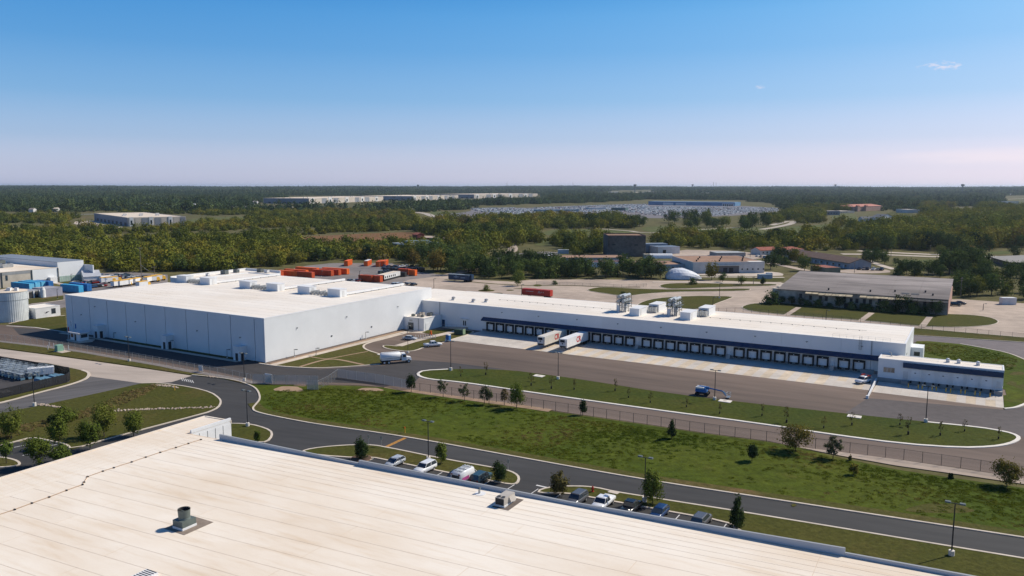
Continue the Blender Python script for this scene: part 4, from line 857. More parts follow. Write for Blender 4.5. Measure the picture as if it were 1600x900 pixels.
obj('roof_deck', dk, SEAM, b4)
def nsheet(s0, t0, s1, t1, gap=0.06, dz=0.006):
    a = [N(s0 + gap / 2, t0 + gap / 2), N(s1 - gap / 2, t0 + gap / 2), N(s1 - gap / 2, t1 - gap / 2), N(s0 + gap / 2, t1 - gap / 2)]
    o = a[0]
    mb = MB().hexa([(p.x - o.x, p.y - o.y, 0) for p in a[::-1]], [(p.x - o.x, p.y - o.y, z) for p, z in zip(a[::-1], (dz + 0.004, dz + 0.004, dz, dz))])
    obj('roof_sheet', mb, ROOF_C, b4, (o.x, o.y, HN + 0.002))
for k in range(6):
    s_a, s_b = sL + 0.35 + k * 1.25, sL + 0.35 + (k + 1) * 1.25
    nsheet(s_a, tB + 0.3 if s_b < sB - 0.3 else 0.3, s_b, 62)      # narrow perimeter sheets along the left edge
pass
tt = 0.25; row = 0
while tt < 60:
    wd = 1.3 if tt < 7.5 else 3.05
    cuts = [sL + 7.85] + [c for c in (([16, 52, 90, 128] if wd < 2 else ([9, 41, 73, 105, 137] if row % 2 else [22, 58, 92, 126]))) if sL + 9 < c < SEND] + [SEND]
    for a, b in zip(cuts, cuts[1:]):
        if a < NS + 40 or tt < 20: nsheet(a, tt, b, tt + wd)
    tt += wd; row += 1
# left roof edge: metal gravel stop; rear parapet in three lengths of changing height
ed = MB(); prism4(ed, sL - 0.12, tB, sL + 0.33, 64, HN - 0.5, HN + 0.1); prism4(ed, sL + 0.33, tB - 0.1, sB, tB + 0.25, HN - 0.5, HN + 0.11)
obj('roof_edge', ed, ROOF_C, b4)
def parapet(s0, s1, h0, h1):
    a = [N(s0, 0.12), N(s1, 0.12), N(s1, -0.14), N(s0, -0.14)]
    hs_ = (h0, h1, h1, h0)
    return MB().hexa([(p.x, p.y, HN - 0.3) for p in a], [(p.x, p.y, HN + h) for p, h in zip(a, hs_)]), MB().hexa([(p.x, p.y, HN + h) for p, h in zip([N(s0, 0.15), N(s1, 0.15), N(s1, -0.17), N(s0, -0.17)], hs_)], [(p.x, p.y, HN + h + 0.05) for p, h in zip([N(s0, 0.15), N(s1, 0.15), N(s1, -0.17), N(s0, -0.17)], hs_)])
sa = NST(P(568, 724, HN))[0]
for s0, s1, h0, h1 in ((0.4, sa, 0.8, 0.3), (sa + 0.02, sa + (NS - sa) * 0.5, 0.75, 0.35), (sa + (NS - sa) * 0.5 + 0.02, NS, 0.35, 0.85), (NS + 0.02, NS + 60, 0.35, 0.4)):
    w_, c_ = parapet(s0, s1, h0, h1); q = obj('parapet', w_, PARAPET, b4); obj('coping', c_, COPING, q)
bp = MB(); prism4(bp, sB - 0.3, tB, sB, -0.25, HN - 0.4, HN + 0.5); obj('parapet', bp, WHITE, b4)
bw = MB(); prism4(bw, sB - 0.04, tB + 0.05, sB + 0.02, 0.2, 0, HN - 0.4)
q = obj('wall_cladding', bw, WHITE, b4)
for k in range(4):
    rb = MB(); prism4(rb, sB + 0.02, tB + 0.1 + (k + 1) * (-tB - 0.3) / 5, sB + 0.05, tB + 0.2 + (k + 1) * (-tB - 0.3) / 5, 0, HN - 0.4); obj('joint', rb, GREYWALL, q)
NA = math.atan2(-nl.y, -nl.x) + math.pi / 2                    # local y along nl (away from the camera)
NANG = math.atan2(nl.y, nl.x) - math.pi / 2
# roof exhaust fan
q = P(287, 824, HN); q.z = HN + 0.013
struct_pad = thing('exhaust_fan', 'grey-green exhaust fan with open round stack on the near roof', 'exhaust fan', q, NANG)
obj('walkway_pad', MB().box(-1.7, -1.4, 0, 1.9, 2.7, 0.03), M('walkway_pad', (0.24, 0.19, 0.15), 0.95, 0.15, 1.0), struct_pad)
obj('curb', MB().box(-0.9, -0.85, 0.03, 0.9, 1.15, 0.3), WHITE, struct_pad)
GG = M('grey_green_steel', (0.13, 0.155, 0.14), 0.5, 0.12, 1.0, metal=0.2)
obj('housing', MB().box(-0.85, -0.8, 0.3, 0.85, 1.1, 1.05).box(-0.7, 0.3, 1.05, -0.2, 1.0, 1.35), GG, struct_pad)
obj('stack', MB().cyl(0.02, 0.15, 1.05, 1.25, 0.72, 0.66, 20, cap=False).cyl(0.02, 0.15, 1.25, 2.2, 0.66, 0.72, 20, cap=False).cyl(0.02, 0.15, 2.2, 2.24, 0.76, 0.76, 20, cap=False), GG, struct_pad, smooth_=True)
obj('stack_lining', MB().cyl(0.02, 0.15, 1.3, 2.22, 0.6, 0.69, 20, cap=False).cyl(0.02, 0.15, 1.45, 1.5, 0.62, n=20), DARK, struct_pad, smooth_=True)
obj('damper_bar', MB().box(-0.62, 0.1, 1.9, 0.64, 0.2, 1.96), GG, struct_pad)
# packaged air conditioner
q = P(785, 789, HN); q.z = HN + 0.013
t = thing('air_conditioner', 'beige packaged air conditioner with two round fans near the rear parapet', 'air conditioner', q, NANG)
obj('walkway_pad', MB().box(-1.0, -1.5, 0, 1.9, 3.4, 0.03), M('walkway_pad_dark', (0.15, 0.12, 0.1), 0.95, 0.15, 1.0), t)
obj('curb', MB().box(-0.9, -0.95, 0.03, 0.9, 2.65, 0.3), WHITE_D, t)
obj('case', MB().box(-0.8, -0.85, 0.3, 0.8, 2.5, 1.55), TAN_PAINT, t)
lv = MB()
for k in range(9): lv.box(-0.7, -0.9, 0.4 + k * 0.12, 0.7, -0.86, 0.47 + k * 0.12)
obj('coil_grille', lv.box(-0.72, -0.87, 0.36, 0.72, -0.852, 1.48), DARK, t)
for x in (-0.38, 0.38):
    f = obj('fan', MB().cyl(x, -0.35, 1.55, 1.68, 0.34, n=14, cap=False), TAN_PAINT, t); obj('fan_grille', MB().cyl(x, -0.35, 1.56, 1.62, 0.3, n=14), DARK, f)
obj('intake_hood', MB().hexa([(0.8, 0.6, 0.5), (1.25, 0.6, 0.5), (1.25, 2.2, 0.5), (0.8, 2.2, 0.5)], [(0.8, 0.6, 1.35), (0.9, 0.6, 1.35), (0.9, 2.2, 1.35), (0.8, 2.2, 1.35)]), TAN_PAINT, t)
t.scale = (0.82, 0.82, 0.72)
q = P(749, 771, HN); q.z = HN + 0.013
t = thing('vent_pipe', 'short capped vent pipe on a round white patch beside the air conditioner', 'vent pipe', q, NANG)
obj('flashing', MB().cyl(0.15, 0, 0, 0.03, 0.75, n=14), WHITE, t); obj('pipe', MB().cyl(0, 0, 0.03, 0.65, 0.14, n=10), STEEL, t); obj('cap', MB().cyl(0, 0, 0.65, 0.85, 0.22, 0.1, 10), STEEL_D, t)
q = P(234, 899, HN); q.z = HN + 0.013
t = thing('louvred_vent', 'white louvred roof vent cut by the lower edge of the view', 'roof vent', q, NANG)
obj('case', MB().box(-0.9, -1.6, 0, 0.9, 0.35, 0.35), WHITE, t)
lv = MB()
for k in range(6): lv.box(-0.75, 0.2 - k * 0.3, 0.35, 0.75, 0.28 - k * 0.3, 0.385)
obj('louvre', lv, DARK, t)
# lightning cable on little blocks
cpx = [(-40, 818), (23, 797), (50, 787), (77, 777.5), (104, 767), (129, 758), (137, 745.5), (161, 737), (178, 731.5), (206, 722.5), (228, 715), (250.5, 707.5), (275, 700), (294.5, 693.5), (314, 687.5)]
t = thing('lightning_cable', 'thin copper lightning cable on small dark blocks along the left of the near roof', 'lightning cable', (0, 0, 0))
cw = [P(x, y, HN) + Vector((0, 0, 0.1)) for x, y in cpx]
cw.insert(6, (cw[5] + Vector((0, 0, 0))).lerp(cw[6], 0.3) + ne * 0.0)
obj('cable', MB().path(cw, 0.035, 5), M('copper_cable', (0.42, 0.25, 0.12), 0.6, 0.2, 2.0), t)
bm_ = MB().box(-0.16, -0.1, -0.06, 0.16, 0.1, 0.05).mesh('cable_block', DARK)
for p in cw[1:]: obj('cable_block', bm_, DARK, t, p, NANG)
# ================================================================ VEHICLES, POLES, FENCES
def ring(x, hw, z0, z1, r=0.18):
    return [(x, -hw, z0 + r), (x, -hw + r, z0), (x, hw - r, z0), (x, hw, z0 + r), (x, hw, z1 - r), (x, hw - r, z1), (x, -hw + r, z1), (x, -hw, z1 - r)]
wheel_mb = MB().tube((0, -0.11, 0), (0, 0.11, 0), 0.34, 14)
rim_mb = MB().tube((0, -0.13, 0), (0, 0.13, 0), 0.19, 10)
WHEEL = wheel_mb.mesh('wheel', BLACK); RIM = rim_mb.mesh('rim', STEEL)
HLAMP = M_glass('lamp_glass', (0.6, 0.6, 0.58)); TLAMP = M('tail_lamp', (0.25, 0.01, 0.01), 0.2, 0.1)
def car_paint(name, col): return M(name, col, 0.22, 0.04, 0.6, spec=0.6)
PAINT = {k: car_paint('car_paint_' + k, c) for k, c in dict(white=(0.7, 0.7, 0.7), silver=(0.42, 0.44, 0.46), black=(0.012, 0.013, 0.016), blue=(0.015, 0.045, 0.13), navy=(0.012, 0.02, 0.04), grey=(0.09, 0.09, 0.095), red=(0.22, 0.015, 0.012), green=(0.02, 0.05, 0.035), teal=(0.03, 0.06, 0.07), tan=(0.35, 0.3, 0.24)).items()}
SPEC = {  # length, half width, body rings (x, z0, z1, hw factor), cabin base x0,x1, top x0,x1, belt z, roof z
    'sedan': (4.8, 0.92, [(-2.4, 0.45, 0.75, 0.82), (-2.3, 0.3, 0.95, 0.95), (-1.2, 0.25, 1.0, 1.0), (0.9, 0.25, 0.97, 1.0), (2.0, 0.28, 0.82, 0.96), (2.4, 0.4, 0.68, 0.8)], -1.75, 1.15, -1.1, 0.35, 0.95, 1.45),
    'hatch': (4.4, 0.9, [(-2.2, 0.45, 0.85, 0.85), (-2.1, 0.3, 1.0, 0.96), (-1.0, 0.25, 1.02, 1.0), (0.9, 0.25, 1.0, 1.0), (1.8, 0.28, 0.85, 0.95), (2.2, 0.4, 0.7, 0.8)], -2.1, 1.25, -1.6, 0.35, 0.98, 1.5),
    'suv': (4.8, 0.97, [(-2.4, 0.5, 1.0, 0.88), (-2.32, 0.35, 1.12, 0.97), (-1.0, 0.3, 1.14, 1.0), (1.0, 0.3, 1.12, 1.0), (2.1, 0.35, 1.02, 0.97), (2.4, 0.45, 0.9, 0.85)], -2.32, 1.15, -2.05, 0.45, 1.1, 1.78),
    'pickup': (5.7, 1.0, [(-2.85, 0.6, 1.08, 0.96), (-2.8, 0.5, 1.12, 1.0), (-0.6, 0.4, 1.12, 1.0), (1.2, 0.4, 1.15, 1.0), (2.6, 0.42, 1.08, 0.98), (2.85, 0.5, 0.95, 0.9)], -0.75, 1.45, -0.6, 0.75, 1.12, 1.85),
    'van': (5.9, 1.02, [(-2.95, 0.5, 2.3, 0.92), (-2.9, 0.4, 2.42, 0.97), (-1.0, 0.35, 2.48, 1.0), (1.2, 0.35, 2.4, 0.98), (1.5, 0.35, 1.3, 1.0), (2.6, 0.4, 1.12, 0.96), (2.95, 0.5, 0.9, 0.85)], 1.1, 2.2, 0.9, 1.25, 1.25, 2.2)}
def car(kind, paint, label, loc, rotz, name='parked_car', group=None, cat='car'):
    Lc, hw, rings, b0, b1_, t0, t1, zb, zr = SPEC[kind]
    pm = PAINT[paint]; t = thing(name, label, cat, loc, rotz, group)
    key = ('car', kind, paint)
    if key not in MC:
        body = MB().loft([ring(x, hw * f, a, b, min(0.14, (b - a) * 0.3)) for x, a, b, f in rings])
        if kind == 'pickup': body.box(-2.7, -0.82, 1.125, -0.8, 0.82, 1.13)
        cab = MB(); wi = hw * 0.94; wt = hw * 0.8
        cab.hexa([(b0, -wi, zb), (b1_, -wi, zb), (b1_, wi, zb), (b0, wi, zb)], [(t0, -wt, zr - 0.06), (t1, -wt, zr - 0.06), (t1, wt, zr - 0.06), (t0, wt, zr - 0.06)])
        rf = MB().hexa([(t0 - 0.06, -wt - 0.02, zr - 0.09), (t1 + 0.1, -wt - 0.02, zr - 0.09), (t1 + 0.1, wt + 0.02, zr - 0.09), (t0 - 0.06, wt + 0.02, zr - 0.09)], [(t0 + 0.05, -wt + 0.12, zr), (t1 - 0.06, -wt + 0.12, zr), (t1 - 0.06, wt - 0.12, zr), (t0 + 0.05, wt - 0.12, zr)])
        pil = MB()
        for sy in (-1, 1):
            for fx, gx in ((b0, t0), ((b0 + b1_) / 2, (t0 + t1) / 2), (b1_, t1)):
                pil.hexa([(fx - 0.06, sy * wi - 0.02, zb), (fx + 0.06, sy * wi - 0.02, zb), (fx + 0.06, sy * wi + 0.02, zb), (fx - 0.06, sy * wi + 0.02, zb)], [(gx - 0.05, sy * wt - 0.02, zr - 0.07), (gx + 0.05, sy * wt - 0.02, zr - 0.07), (gx + 0.05, sy * wt + 0.02, zr - 0.07), (gx - 0.05, sy * wt + 0.02, zr - 0.07)])
        e = Lc / 2
        MC[key] = (body.mesh('body', pm, True), cab.mesh('cabin_glass', GLASS), rf.mesh('roof', pm), pil.mesh('pillars', pm),
                   MB().box(e - 0.1, -0.08, -0.07, e + 0.0, 0.3, 0.07).mesh('headlight', HLAMP), MB().box(-0.03, -0.12, -0.1, 0.03, 0.12, 0.1).mesh('tail_light', TLAMP))
    bo, cb, rf, pl, hl, tl = MC[key]; e = Lc / 2
    obj('body', bo, pm, t); obj('cabin_glass', cb, GLASS, t); obj('roof', rf, pm, t); obj('pillars', pl, pm, t)
    zl = (rings[-1][1] + rings[-1][2]) / 2 + 0.02
    for sy in (-1, 1):
        obj('headlight', hl, HLAMP, t, (0.02, sy * hw * 0.6 - 0.11, zl + 0.08)); obj('tail_light', tl, TLAMP, t, (-e + 0.0, sy * hw * 0.72, rings[0][2] - 0.15))
        for x in (-Lc * 0.3, Lc * 0.31):
            w = obj('wheel', WHEEL, BLACK, t, (x, sy * (hw - 0.1), 0.34)); obj('rim', RIM, STEEL, w)
    return t
# cars in the stalls behind the near warehouse: noses toward us or away, square to the kerb
AZN = math.atan2(FW.y, FW.x)
stall = [('hatch', 'silver', 617, 727, math.pi, 'silver hatchback, leftmost car behind the near roof parapet'),
         ('suv', 'white', 664, 737, math.pi, 'white car with dark side windows parked by the lamp post, left of the van'),
         ('sedan', 'navy', 711, 749, math.pi, 'dark car almost hidden behind the parapet beside the white van'),
         ('suv', 'teal', 752, 752, 0, 'dark teal car parked right of the white van'),
         ('suv', 'grey', 901, 786.5, math.pi, 'dark grey car parked nearest the red hydrant'),
         ('pickup', 'white', 942, 792, math.pi, 'white pickup parked behind the parapet'),
         ('pickup', 'black', 985, 799.5, 0, 'black pickup under the big kerbside tree'),
         ('hatch', 'blue', 1030, 806.5, math.pi, 'small blue rounded car behind the parapet'),
         ('suv', 'grey', 1096, 819, 0, 'grey car parked rightmost behind the parapet')]
for kd, pc, x, y, fl, lb in stall:
    car(kd, pc, lb, P(x, y) + Vector((0, 0, 0.002)), AZN + fl + R(rnd.uniform(-2, 2)), group='cars behind the near warehouse')
q = P(727, 752); t = car('van', 'white', 'white work van with ladder rack and magenta print behind the parapet', q + Vector((0, 0, 0.002)), AZN, 'work_van', cat='van')
rk = MB()
for x in (-2.2, -1.0, 0.4): rk.box(x, -0.85, 2.48, x + 0.06, 0.85, 2.62)
for y in (-0.8, -0.3, 0.0, 0.5): rk.tube((-2.8, y, 2.66), (0.9, y, 2.66), 0.04, 5)
obj('ladder_rack', rk, STEEL, t)
obj('print_panel', MB().box(-2.4, -1.04, 0.9, -0.4, -1.02, 1.5).box(-0.3, -1.04, 0.7, 0.8, -1.02, 1.1), PINK_LET, t); obj('rear_glass', MB().box(-2.97, -0.75, 1.4, -2.93, 0.75, 2.0), GLASS, t)
# others in the yard
car('sedan', 'silver', 'silver car on the small parking bay by the white entrance block', P(640.5, 531), FA + R(12), group=None)
car('pickup', 'white', 'white pickup parked along the kerb of the entrance island', P(676, 541.5), FA + R(52))
t = car('suv', 'white', 'white service pickup with red racks at the right end of the long apron', P(1348.5, 598.5) + Vector((0, 0, 0.03)), FA + R(-118) )
obj('rack', MB().box(-1.9, -0.9, 1.8, -0.3, -0.8, 2.1).box(-1.9, 0.8, 1.8, -0.3, 0.9, 2.1).box(-1.2, -0.9, 2.0, -1.1, 0.9, 2.1), RED, t)
car('suv', 'black', 'black car beside the old derelict building, nearer one', P(1492, 478), FA + R(8)); car('sedan', 'navy', 'dark car behind the black one by the derelict building', P(1500, 475.5), FA + R(8))

def text_mesh(body, size, name, m, parent, loc, rot, depth=0.01):
    cu = bpy.data.curves.new(name, 'FONT'); cu.body = body; cu.size = size; cu.extrude = depth; cu.align_x = 'CENTER'; cu.align_y = 'CENTER'; cu.offset = size * 0.03; cu.materials.append(m)
    tmp = bpy.data.objects.new(name, cu); COL.objects.link(tmp); bpy.context.view_layer.update(); me = bpy.data.meshes.new_from_object(tmp.evaluated_get(bpy.context.evaluated_depsgraph_get())); bpy.data.objects.remove(tmp); bpy.data.curves.remove(cu)
    if not me.materials: me.materials.append(m)
    o = bpy.data.objects.new(name, me); COL.objects.link(o); o.parent = parent; o.location = loc; o.rotation_euler = rot; return o
def trailer(name, label, loc, rotz, body_m, Lt=16.0, reefer=False, legs=True, roof_m=None, group=None, cat='trailer'):
    # local x from the rear doors (0) to the nose (Lt)
    t = thing(name, label, cat, loc, rotz, group)
    obj('box', MB().box(0, -1.3, 1.1, Lt, 1.3, 3.75), body_m, t); obj('roof', MB().box(-0.02, -1.32, 3.75, Lt + 0.02, 1.32, 3.8), roof_m or body_m, t)
    rb = MB()
    for k in range(14):
        for y in (-1.315, 1.302): rb.box(0.5 + k * (Lt - 1) / 13, y, 1.25, 0.56 + k * (Lt - 1) / 13, y + 0.013, 3.65)
    obj('side_post', rb, body_m, t)
    obj('underframe', MB().box(0.1, -1.0, 0.85, Lt - 0.3, -0.7, 1.1).box(0.1, 0.7, 0.85, Lt - 0.3, 1.0, 1.1).box(0.02, -1.2, 0.5, 0.12, 1.2, 0.65), DARK, t)
    w2 = MC.setdefault('tw', MB().tube((0, -0.3, 0), (0, 0.3, 0), 0.5, 14).mesh('wheel', BLACK))
    for x in (1.4, 2.75):
        for y in (-0.95, 0.95): obj('wheel', w2, BLACK, t, (x, y, 0.5))
    if legs: obj('landing_gear', MB().box(Lt - 3.4, -0.9, 0.05, Lt - 3.2, -0.7, 1.0).box(Lt - 3.4, 0.7, 0.05, Lt - 3.2, 0.9, 1.0).box(Lt - 3.45, -0.7, 0.4, Lt - 3.3, 0.7, 0.5), STEEL_D, t)
    obj('rear_door', MB().box(-0.05, -1.25, 1.2, -0.005, -0.02, 3.7).box(-0.05, 0.02, 1.2, -0.005, 1.25, 3.7), body_m, t)
    if reefer:
        obj('cooling_unit', MB().box(Lt, -0.95, 1.7, Lt + 0.45, 0.95, 3.65), WHITE_D, t)
        obj('unit_grille', MB().box(Lt + 0.45, -0.75, 2.8, Lt + 0.5, 0.75, 3.55).box(Lt + 0.45, -0.2, 2.2, Lt + 0.48, 0.2, 2.6), BLACK, t)
        obj('unit_panel', MB().box(Lt + 0.02, -0.9, 1.2, Lt + 0.3, 0.9, 1.65), DARK, t)
    return t
for k, u in enumerate((57.95, 65.61)):
    t = trailer('semi_trailer', ['cream-white refrigerated trailer with red letters backed to a dock, left one', 'bright white refrigerated trailer with red letters backed to a dock, right one'][k], F(u, 73.1, 0.03), FA - math.pi / 2, [M('trailer_cream', (0.68, 0.63, 0.54), 0.4, 0.06, 0.5), WHITE][k], 15.4, True, group='trailers at the docks')
    text_mesh('CR', 2.4, 'lettering', RED_LET, t, (7.2, 1.315, 2.5), (math.pi / 2, 0, math.pi))
t = trailer('red_trailer', 'red box trailer standing alone on the old concrete yard', P(861.5, 466.6), FA + R(0) + math.pi, RED, 14.5)
obj('emblem', MB().box(4.9, 1.315, 2.2, 5.1, 1.33, 2.8).box(3.2, 1.315, 2.4, 3.6, 1.33, 2.9).hexa([(6.0, 1.315, 2.0), (6.35, 1.315, 2.0), (6.35, 1.33, 2.0), (6.0, 1.33, 2.0)], [(5.4, 1.315, 3.2), (5.75, 1.315, 3.2), (5.75, 1.33, 3.2), (5.4, 1.33, 3.2)]).hexa([(4.9, 1.315, 2.0), (5.25, 1.315, 2.0), (5.25, 1.33, 2.0), (4.9, 1.33, 2.0)], [(5.4, 1.332, 3.2), (5.75, 1.332, 3.2), (5.75, 1.345, 3.2), (5.4, 1.345, 3.2)]).box(4.1, 1.315, 2.4, 4.5, 1.33, 2.9).box(8.5, 1.315, 2.6, 12.5, 1.33, 2.9), M('faded_white_print', (0.4, 0.3, 0.27), 0.6, 0.2, 2.0), t)
t = trailer('blue_trailer', 'dark blue box trailer with pale emblem at the edge of the trees', P(734.5, 440.8), FA + R(4) + math.pi, BLUE_D, 12.5, roof_m=M('pale_trailer_roof', (0.25, 0.3, 0.33), 0.6, 0.1, 1.0))
obj('emblem', MB().box(6.2, 1.315, 2.3, 9.2, 1.33, 2.7).box(7.3, 1.315, 2.0, 8.1, 1.33, 3.3).box(2.2, 1.315, 2.0, 5.0, 1.33, 2.4), M('pale_blue_print', (0.22, 0.28, 0.33), 0.6, 0.2, 2.0), t)
t = trailer('blue_trailer', 'short dark blue box trailer beside the one with the emblem', P(738.5, 440.6), FA + R(4) + math.pi, BLUE_D, 4.5, legs=False)
# tanker truck at the bend
t = thing('tanker_truck', 'white three-axle tank truck parked at the kerb bend', 'tank truck', P(618, 567), FA + R(50))
obj('tank', MB().loft([[(x, s * 1.15 * math.cos(a), 2.15 + s * 1.05 * math.sin(a)) for a in [2 * math.pi * k / 16 for k in range(16)]] for x, s in ((-4.3, 0.8), (-4.1, 1.0), (1.2, 1.0), (1.4, 0.8))]), WHITE, t, smooth_=True)
obj('catwalk', MB().box(-4.0, -0.3, 3.18, 1.1, 0.3, 3.24), WHITE_D, t)
obj('side_rail', MB().box(-4.2, -1.28, 1.15, 1.0, -1.0, 1.45).box(-4.2, 1.0, 1.15, 1.0, 1.28, 1.45), WHITE_D, t)
obj('chassis', MB().box(-4.3, -0.5, 0.7, 4.0, 0.5, 1.05), DARK, t)
cb = obj('cab', MB().hexa([(1.6, -1.2, 0.8), (3.1, -1.2, 0.8), (3.1, 1.2, 0.8), (1.6, 1.2, 0.8)], [(1.7, -1.1, 2.75), (2.75, -1.1, 2.75), (2.75, 1.1, 2.75), (1.7, 1.1, 2.75)]), WHITE, t)
obj('window', MB().hexa([(1.9, -1.19, 1.75), (2.85, -1.19, 1.75), (2.85, 1.19, 1.75), (1.9, 1.19, 1.75)], [(1.95, -1.16, 2.45), (2.72, -1.16, 2.45), (2.72, 1.16, 2.45), (1.95, 1.16, 2.45)]), GLASS, cb)
obj('windscreen', MB().hexa([(2.95, -1.0, 1.75), (3.03, -1.0, 1.75), (3.03, 1.0, 1.75), (2.95, 1.0, 1.75)], [(2.75, -0.95, 2.6), (2.84, -0.95, 2.6), (2.84, 0.95, 2.6), (2.75, 0.95, 2.6)]), GLASS, cb)
obj('bonnet', MB().hexa([(3.1, -1.1, 0.75), (4.5, -1.0, 0.75), (4.5, 1.0, 0.75), (3.1, 1.1, 0.75)], [(3.0, -1.05, 1.75), (4.35, -0.85, 1.5), (4.35, 0.85, 1.5), (3.0, 1.05, 1.75)]), WHITE, t)
tw = MC['tw']
for x in (-3.4, -2.1, 3.6):
    for y in (-1.0, 1.0): w = obj('wheel', tw, BLACK, t, (x, y, 0.5)); obj('rim', MB().tube((0, -0.32, 0), (0, 0.32, 0), 0.28, 10), WHITE_D, w)
# blue articulated boom lift at the edge of the median
t = thing('boom_lift', 'blue articulated boom lift on the yard edge, basket lowered to the grass', 'boom lift', P(1098, 617.5), FA + R(4))
obj('chassis', MB().box(-1.4, -0.9, 0.45, 1.3, 0.9, 0.85), DARK, t)
bw_ = MB().tube((0, -0.17, 0), (0, 0.17, 0), 0.5, 14).mesh('wheel', BLACK)
for x in (-1.15, 1.05):
    for y in (-1.0, 1.0): obj('wheel', bw_, BLACK, t, (x, y, 0.5))
tu = obj('turret', MB().hexa([(-1.7, -0.95, 0.95), (1.0, -0.95, 0.95), (1.0, 0.95, 0.95), (-1.7, 0.95, 0.95)], [(-1.5, -0.9, 2.0), (0.8, -0.9, 2.0), (0.8, 0.9, 2.0), (-1.5, 0.9, 2.0)]), BLUE, t)
obj('engine_cover', MB().box(-1.55, -0.96, 1.75, 0.4, -0.4, 2.12).box(-1.55, 0.4, 1.75, 0.4, 0.96, 2.12), WHITE_D, tu)
obj('boom', MB().hexa([(0.4, -0.25, 1.9), (1.5, -0.25, 1.5), (1.5, 0.25, 1.5), (0.4, 0.25, 1.9)], [(-0.9, -0.25, 2.3), (1.5, -0.25, 2.2), (1.5, 0.25, 2.2), (-0.9, 0.25, 2.3)]).tube((1.2, 0, 1.95), (4.6, 0, 1.55), 0.17, 6), BLUE, t)
obj('jib', MB().tube((4.6, 0, 1.6), (5.5, 0, 0.55), 0.14, 6).tube((4.9, 0.25, 1.5), (5.8, 0.25, 0.5), 0.08, 5), M('pale_blue_paint', (0.12, 0.25, 0.4), 0.5, 0.1, 0.8), t)
bk = MB()
for z in (0.35, 0.85, 1.35): bk.path([(5.7, -0.9, z), (6.5, -0.9, z), (6.5, 0.9, z), (5.7, 0.9, z), (5.7, -0.9, z)], 0.035, 5)
for x, y in ((5.7, -0.9), (6.5, -0.9), (6.5, 0.9), (5.7, 0.9), (6.5, 0), (5.7, 0)): bk.tube((x, y, 0.3), (x, y, 1.35), 0.03, 5)
obj('basket', bk.box(5.7, -0.9, 0.28, 6.5, 0.9, 0.35), STEEL, t)
# portable toilet, generator, drums, hydrant and other small things near the entrance
t = thing('portable_toilet', 'blue portable toilet with white roof at the corner of the apron', 'toilet', P(700.5, 533.5), FA)
obj('cabin', MB().box(-0.6, -0.6, 0.1, 0.6, 0.6, 2.1), BLUE, t); obj('roof', MB().hexa([(-0.65, -0.65, 2.1), (0.65, -0.65, 2.1), (0.65, 0.65, 2.1), (-0.65, 0.65, 2.1)], [(-0.5, -0.5, 2.35), (0.5, -0.5, 2.35), (0.5, 0.5, 2.35), (-0.5, 0.5, 2.35)]), WHITE_D, t)
obj('door', MB().box(-0.45, -0.63, 0.15, 0.45, -0.605, 2.0), M('toilet_door', (0.03, 0.1, 0.27), 0.5, 0.1, 1.0), t); obj('base', MB().box(-0.62, -0.7, 0, 0.62, 0.7, 0.1), DARK, t)
t = thing('barrel', 'white drum standing beside the blue portable toilet', 'drum', P(696.8, 533.6), 0); obj('body', MB().cyl(0, 0, 0, 0.9, 0.3, n=12), WHITE_D, t); obj('lid', MB().cyl(0, 0, 0.9, 0.95, 0.32, n=12), WHITE_D, t)
t = thing('traffic_barrel', 'orange traffic barrel on the path near the entrance block', 'traffic barrel', P(673.2, 523.8, 0), 0)
obj('body', MB().cyl(0, 0, 0.1, 1.5, 0.42, 0.32, 12), ORANGE, t); obj('base', MB().cyl(0, 0, 0, 0.2, 0.6, n=12), BLACK, t)
t = thing('generator', 'dark green generator box with pale side on the shaded grass by the apron', 'generator', P(719, 522.5, 0.1), FA)
obj('case', MB().box(-2.0, -0.7, 0.15, 1.4, 0.7, 1.7), DARKGREEN, t); obj('radiator', MB().box(1.4, -0.7, 0.15, 1.7, 0.7, 1.9), M('faded_green', (0.22, 0.3, 0.18), 0.7, 0.1, 1.0), t); obj('skid', MB().box(-2.1, -0.75, 0, 1.8, 0.75, 0.15), DARK, t)
bk = MB()
for k in range(9): bk.path([(k * 0.8, 0, 0), (k * 0.8, 0, 1.0), (k * 0.8, 1.6, 1.0), (k * 0.8, 1.6, 0)], 0.06, 6)
t = thing('bike_rack', 'row of pale hoop racks on the pavement by the entrance parking', 'rack', P(650, 529.5, 0.16), FA + R(40)); obj('hoops', bk, WHITE_D, t); obj('ground_rail', MB().box(-0.1, -0.06, 0, 6.6, 0.06, 0.06).box(-0.1, 1.54, 0, 6.6, 1.66, 0.06), STEEL, t)
t = thing('fire_hydrant', 'red fire hydrant on the grass strip beside the road', 'hydrant', P(926, 768, 0.11), 0)
obj('barrel', MB().cyl(0, 0, 0, 0.75, 0.17, 0.15, 10).cyl(0, 0, 0, 0.06, 0.26, n=10), RED, t); obj('bonnet', MB().cyl(0, 0, 0.75, 0.95, 0.2, 0.06, 10), RED, t); obj('outlet', MB().tube((-0.3, 0, 0.5), (0.3, 0, 0.5), 0.08, 8).tube((0, -0.28, 0.45), (0, 0, 0.45), 0.1, 8), RED, t)
t = thing('marker_post', 'yellow gas marker post in the grass across the road from the parking', 'marker post', P(632.5, 677), 0)
obj('post', MB().cyl(0, 0, 0, 1.1, 0.1, n=8), YELLOW, t); obj('cap', MB().cyl(0, 0, 1.1, 1.3, 0.13, n=8), ORANGE, t)
t = thing('marker_post', 'yellow marker post by the rock pile at the road junction', 'marker post', P(273, 610, 0.1), 0)
obj('post', MB().cyl(0, 0, 0, 0.9, 0.1, n=8), YELLOW, t); obj('cap', MB().cyl(0, 0, 0.9, 1.05, 0.13, n=8), YELLOW, t)
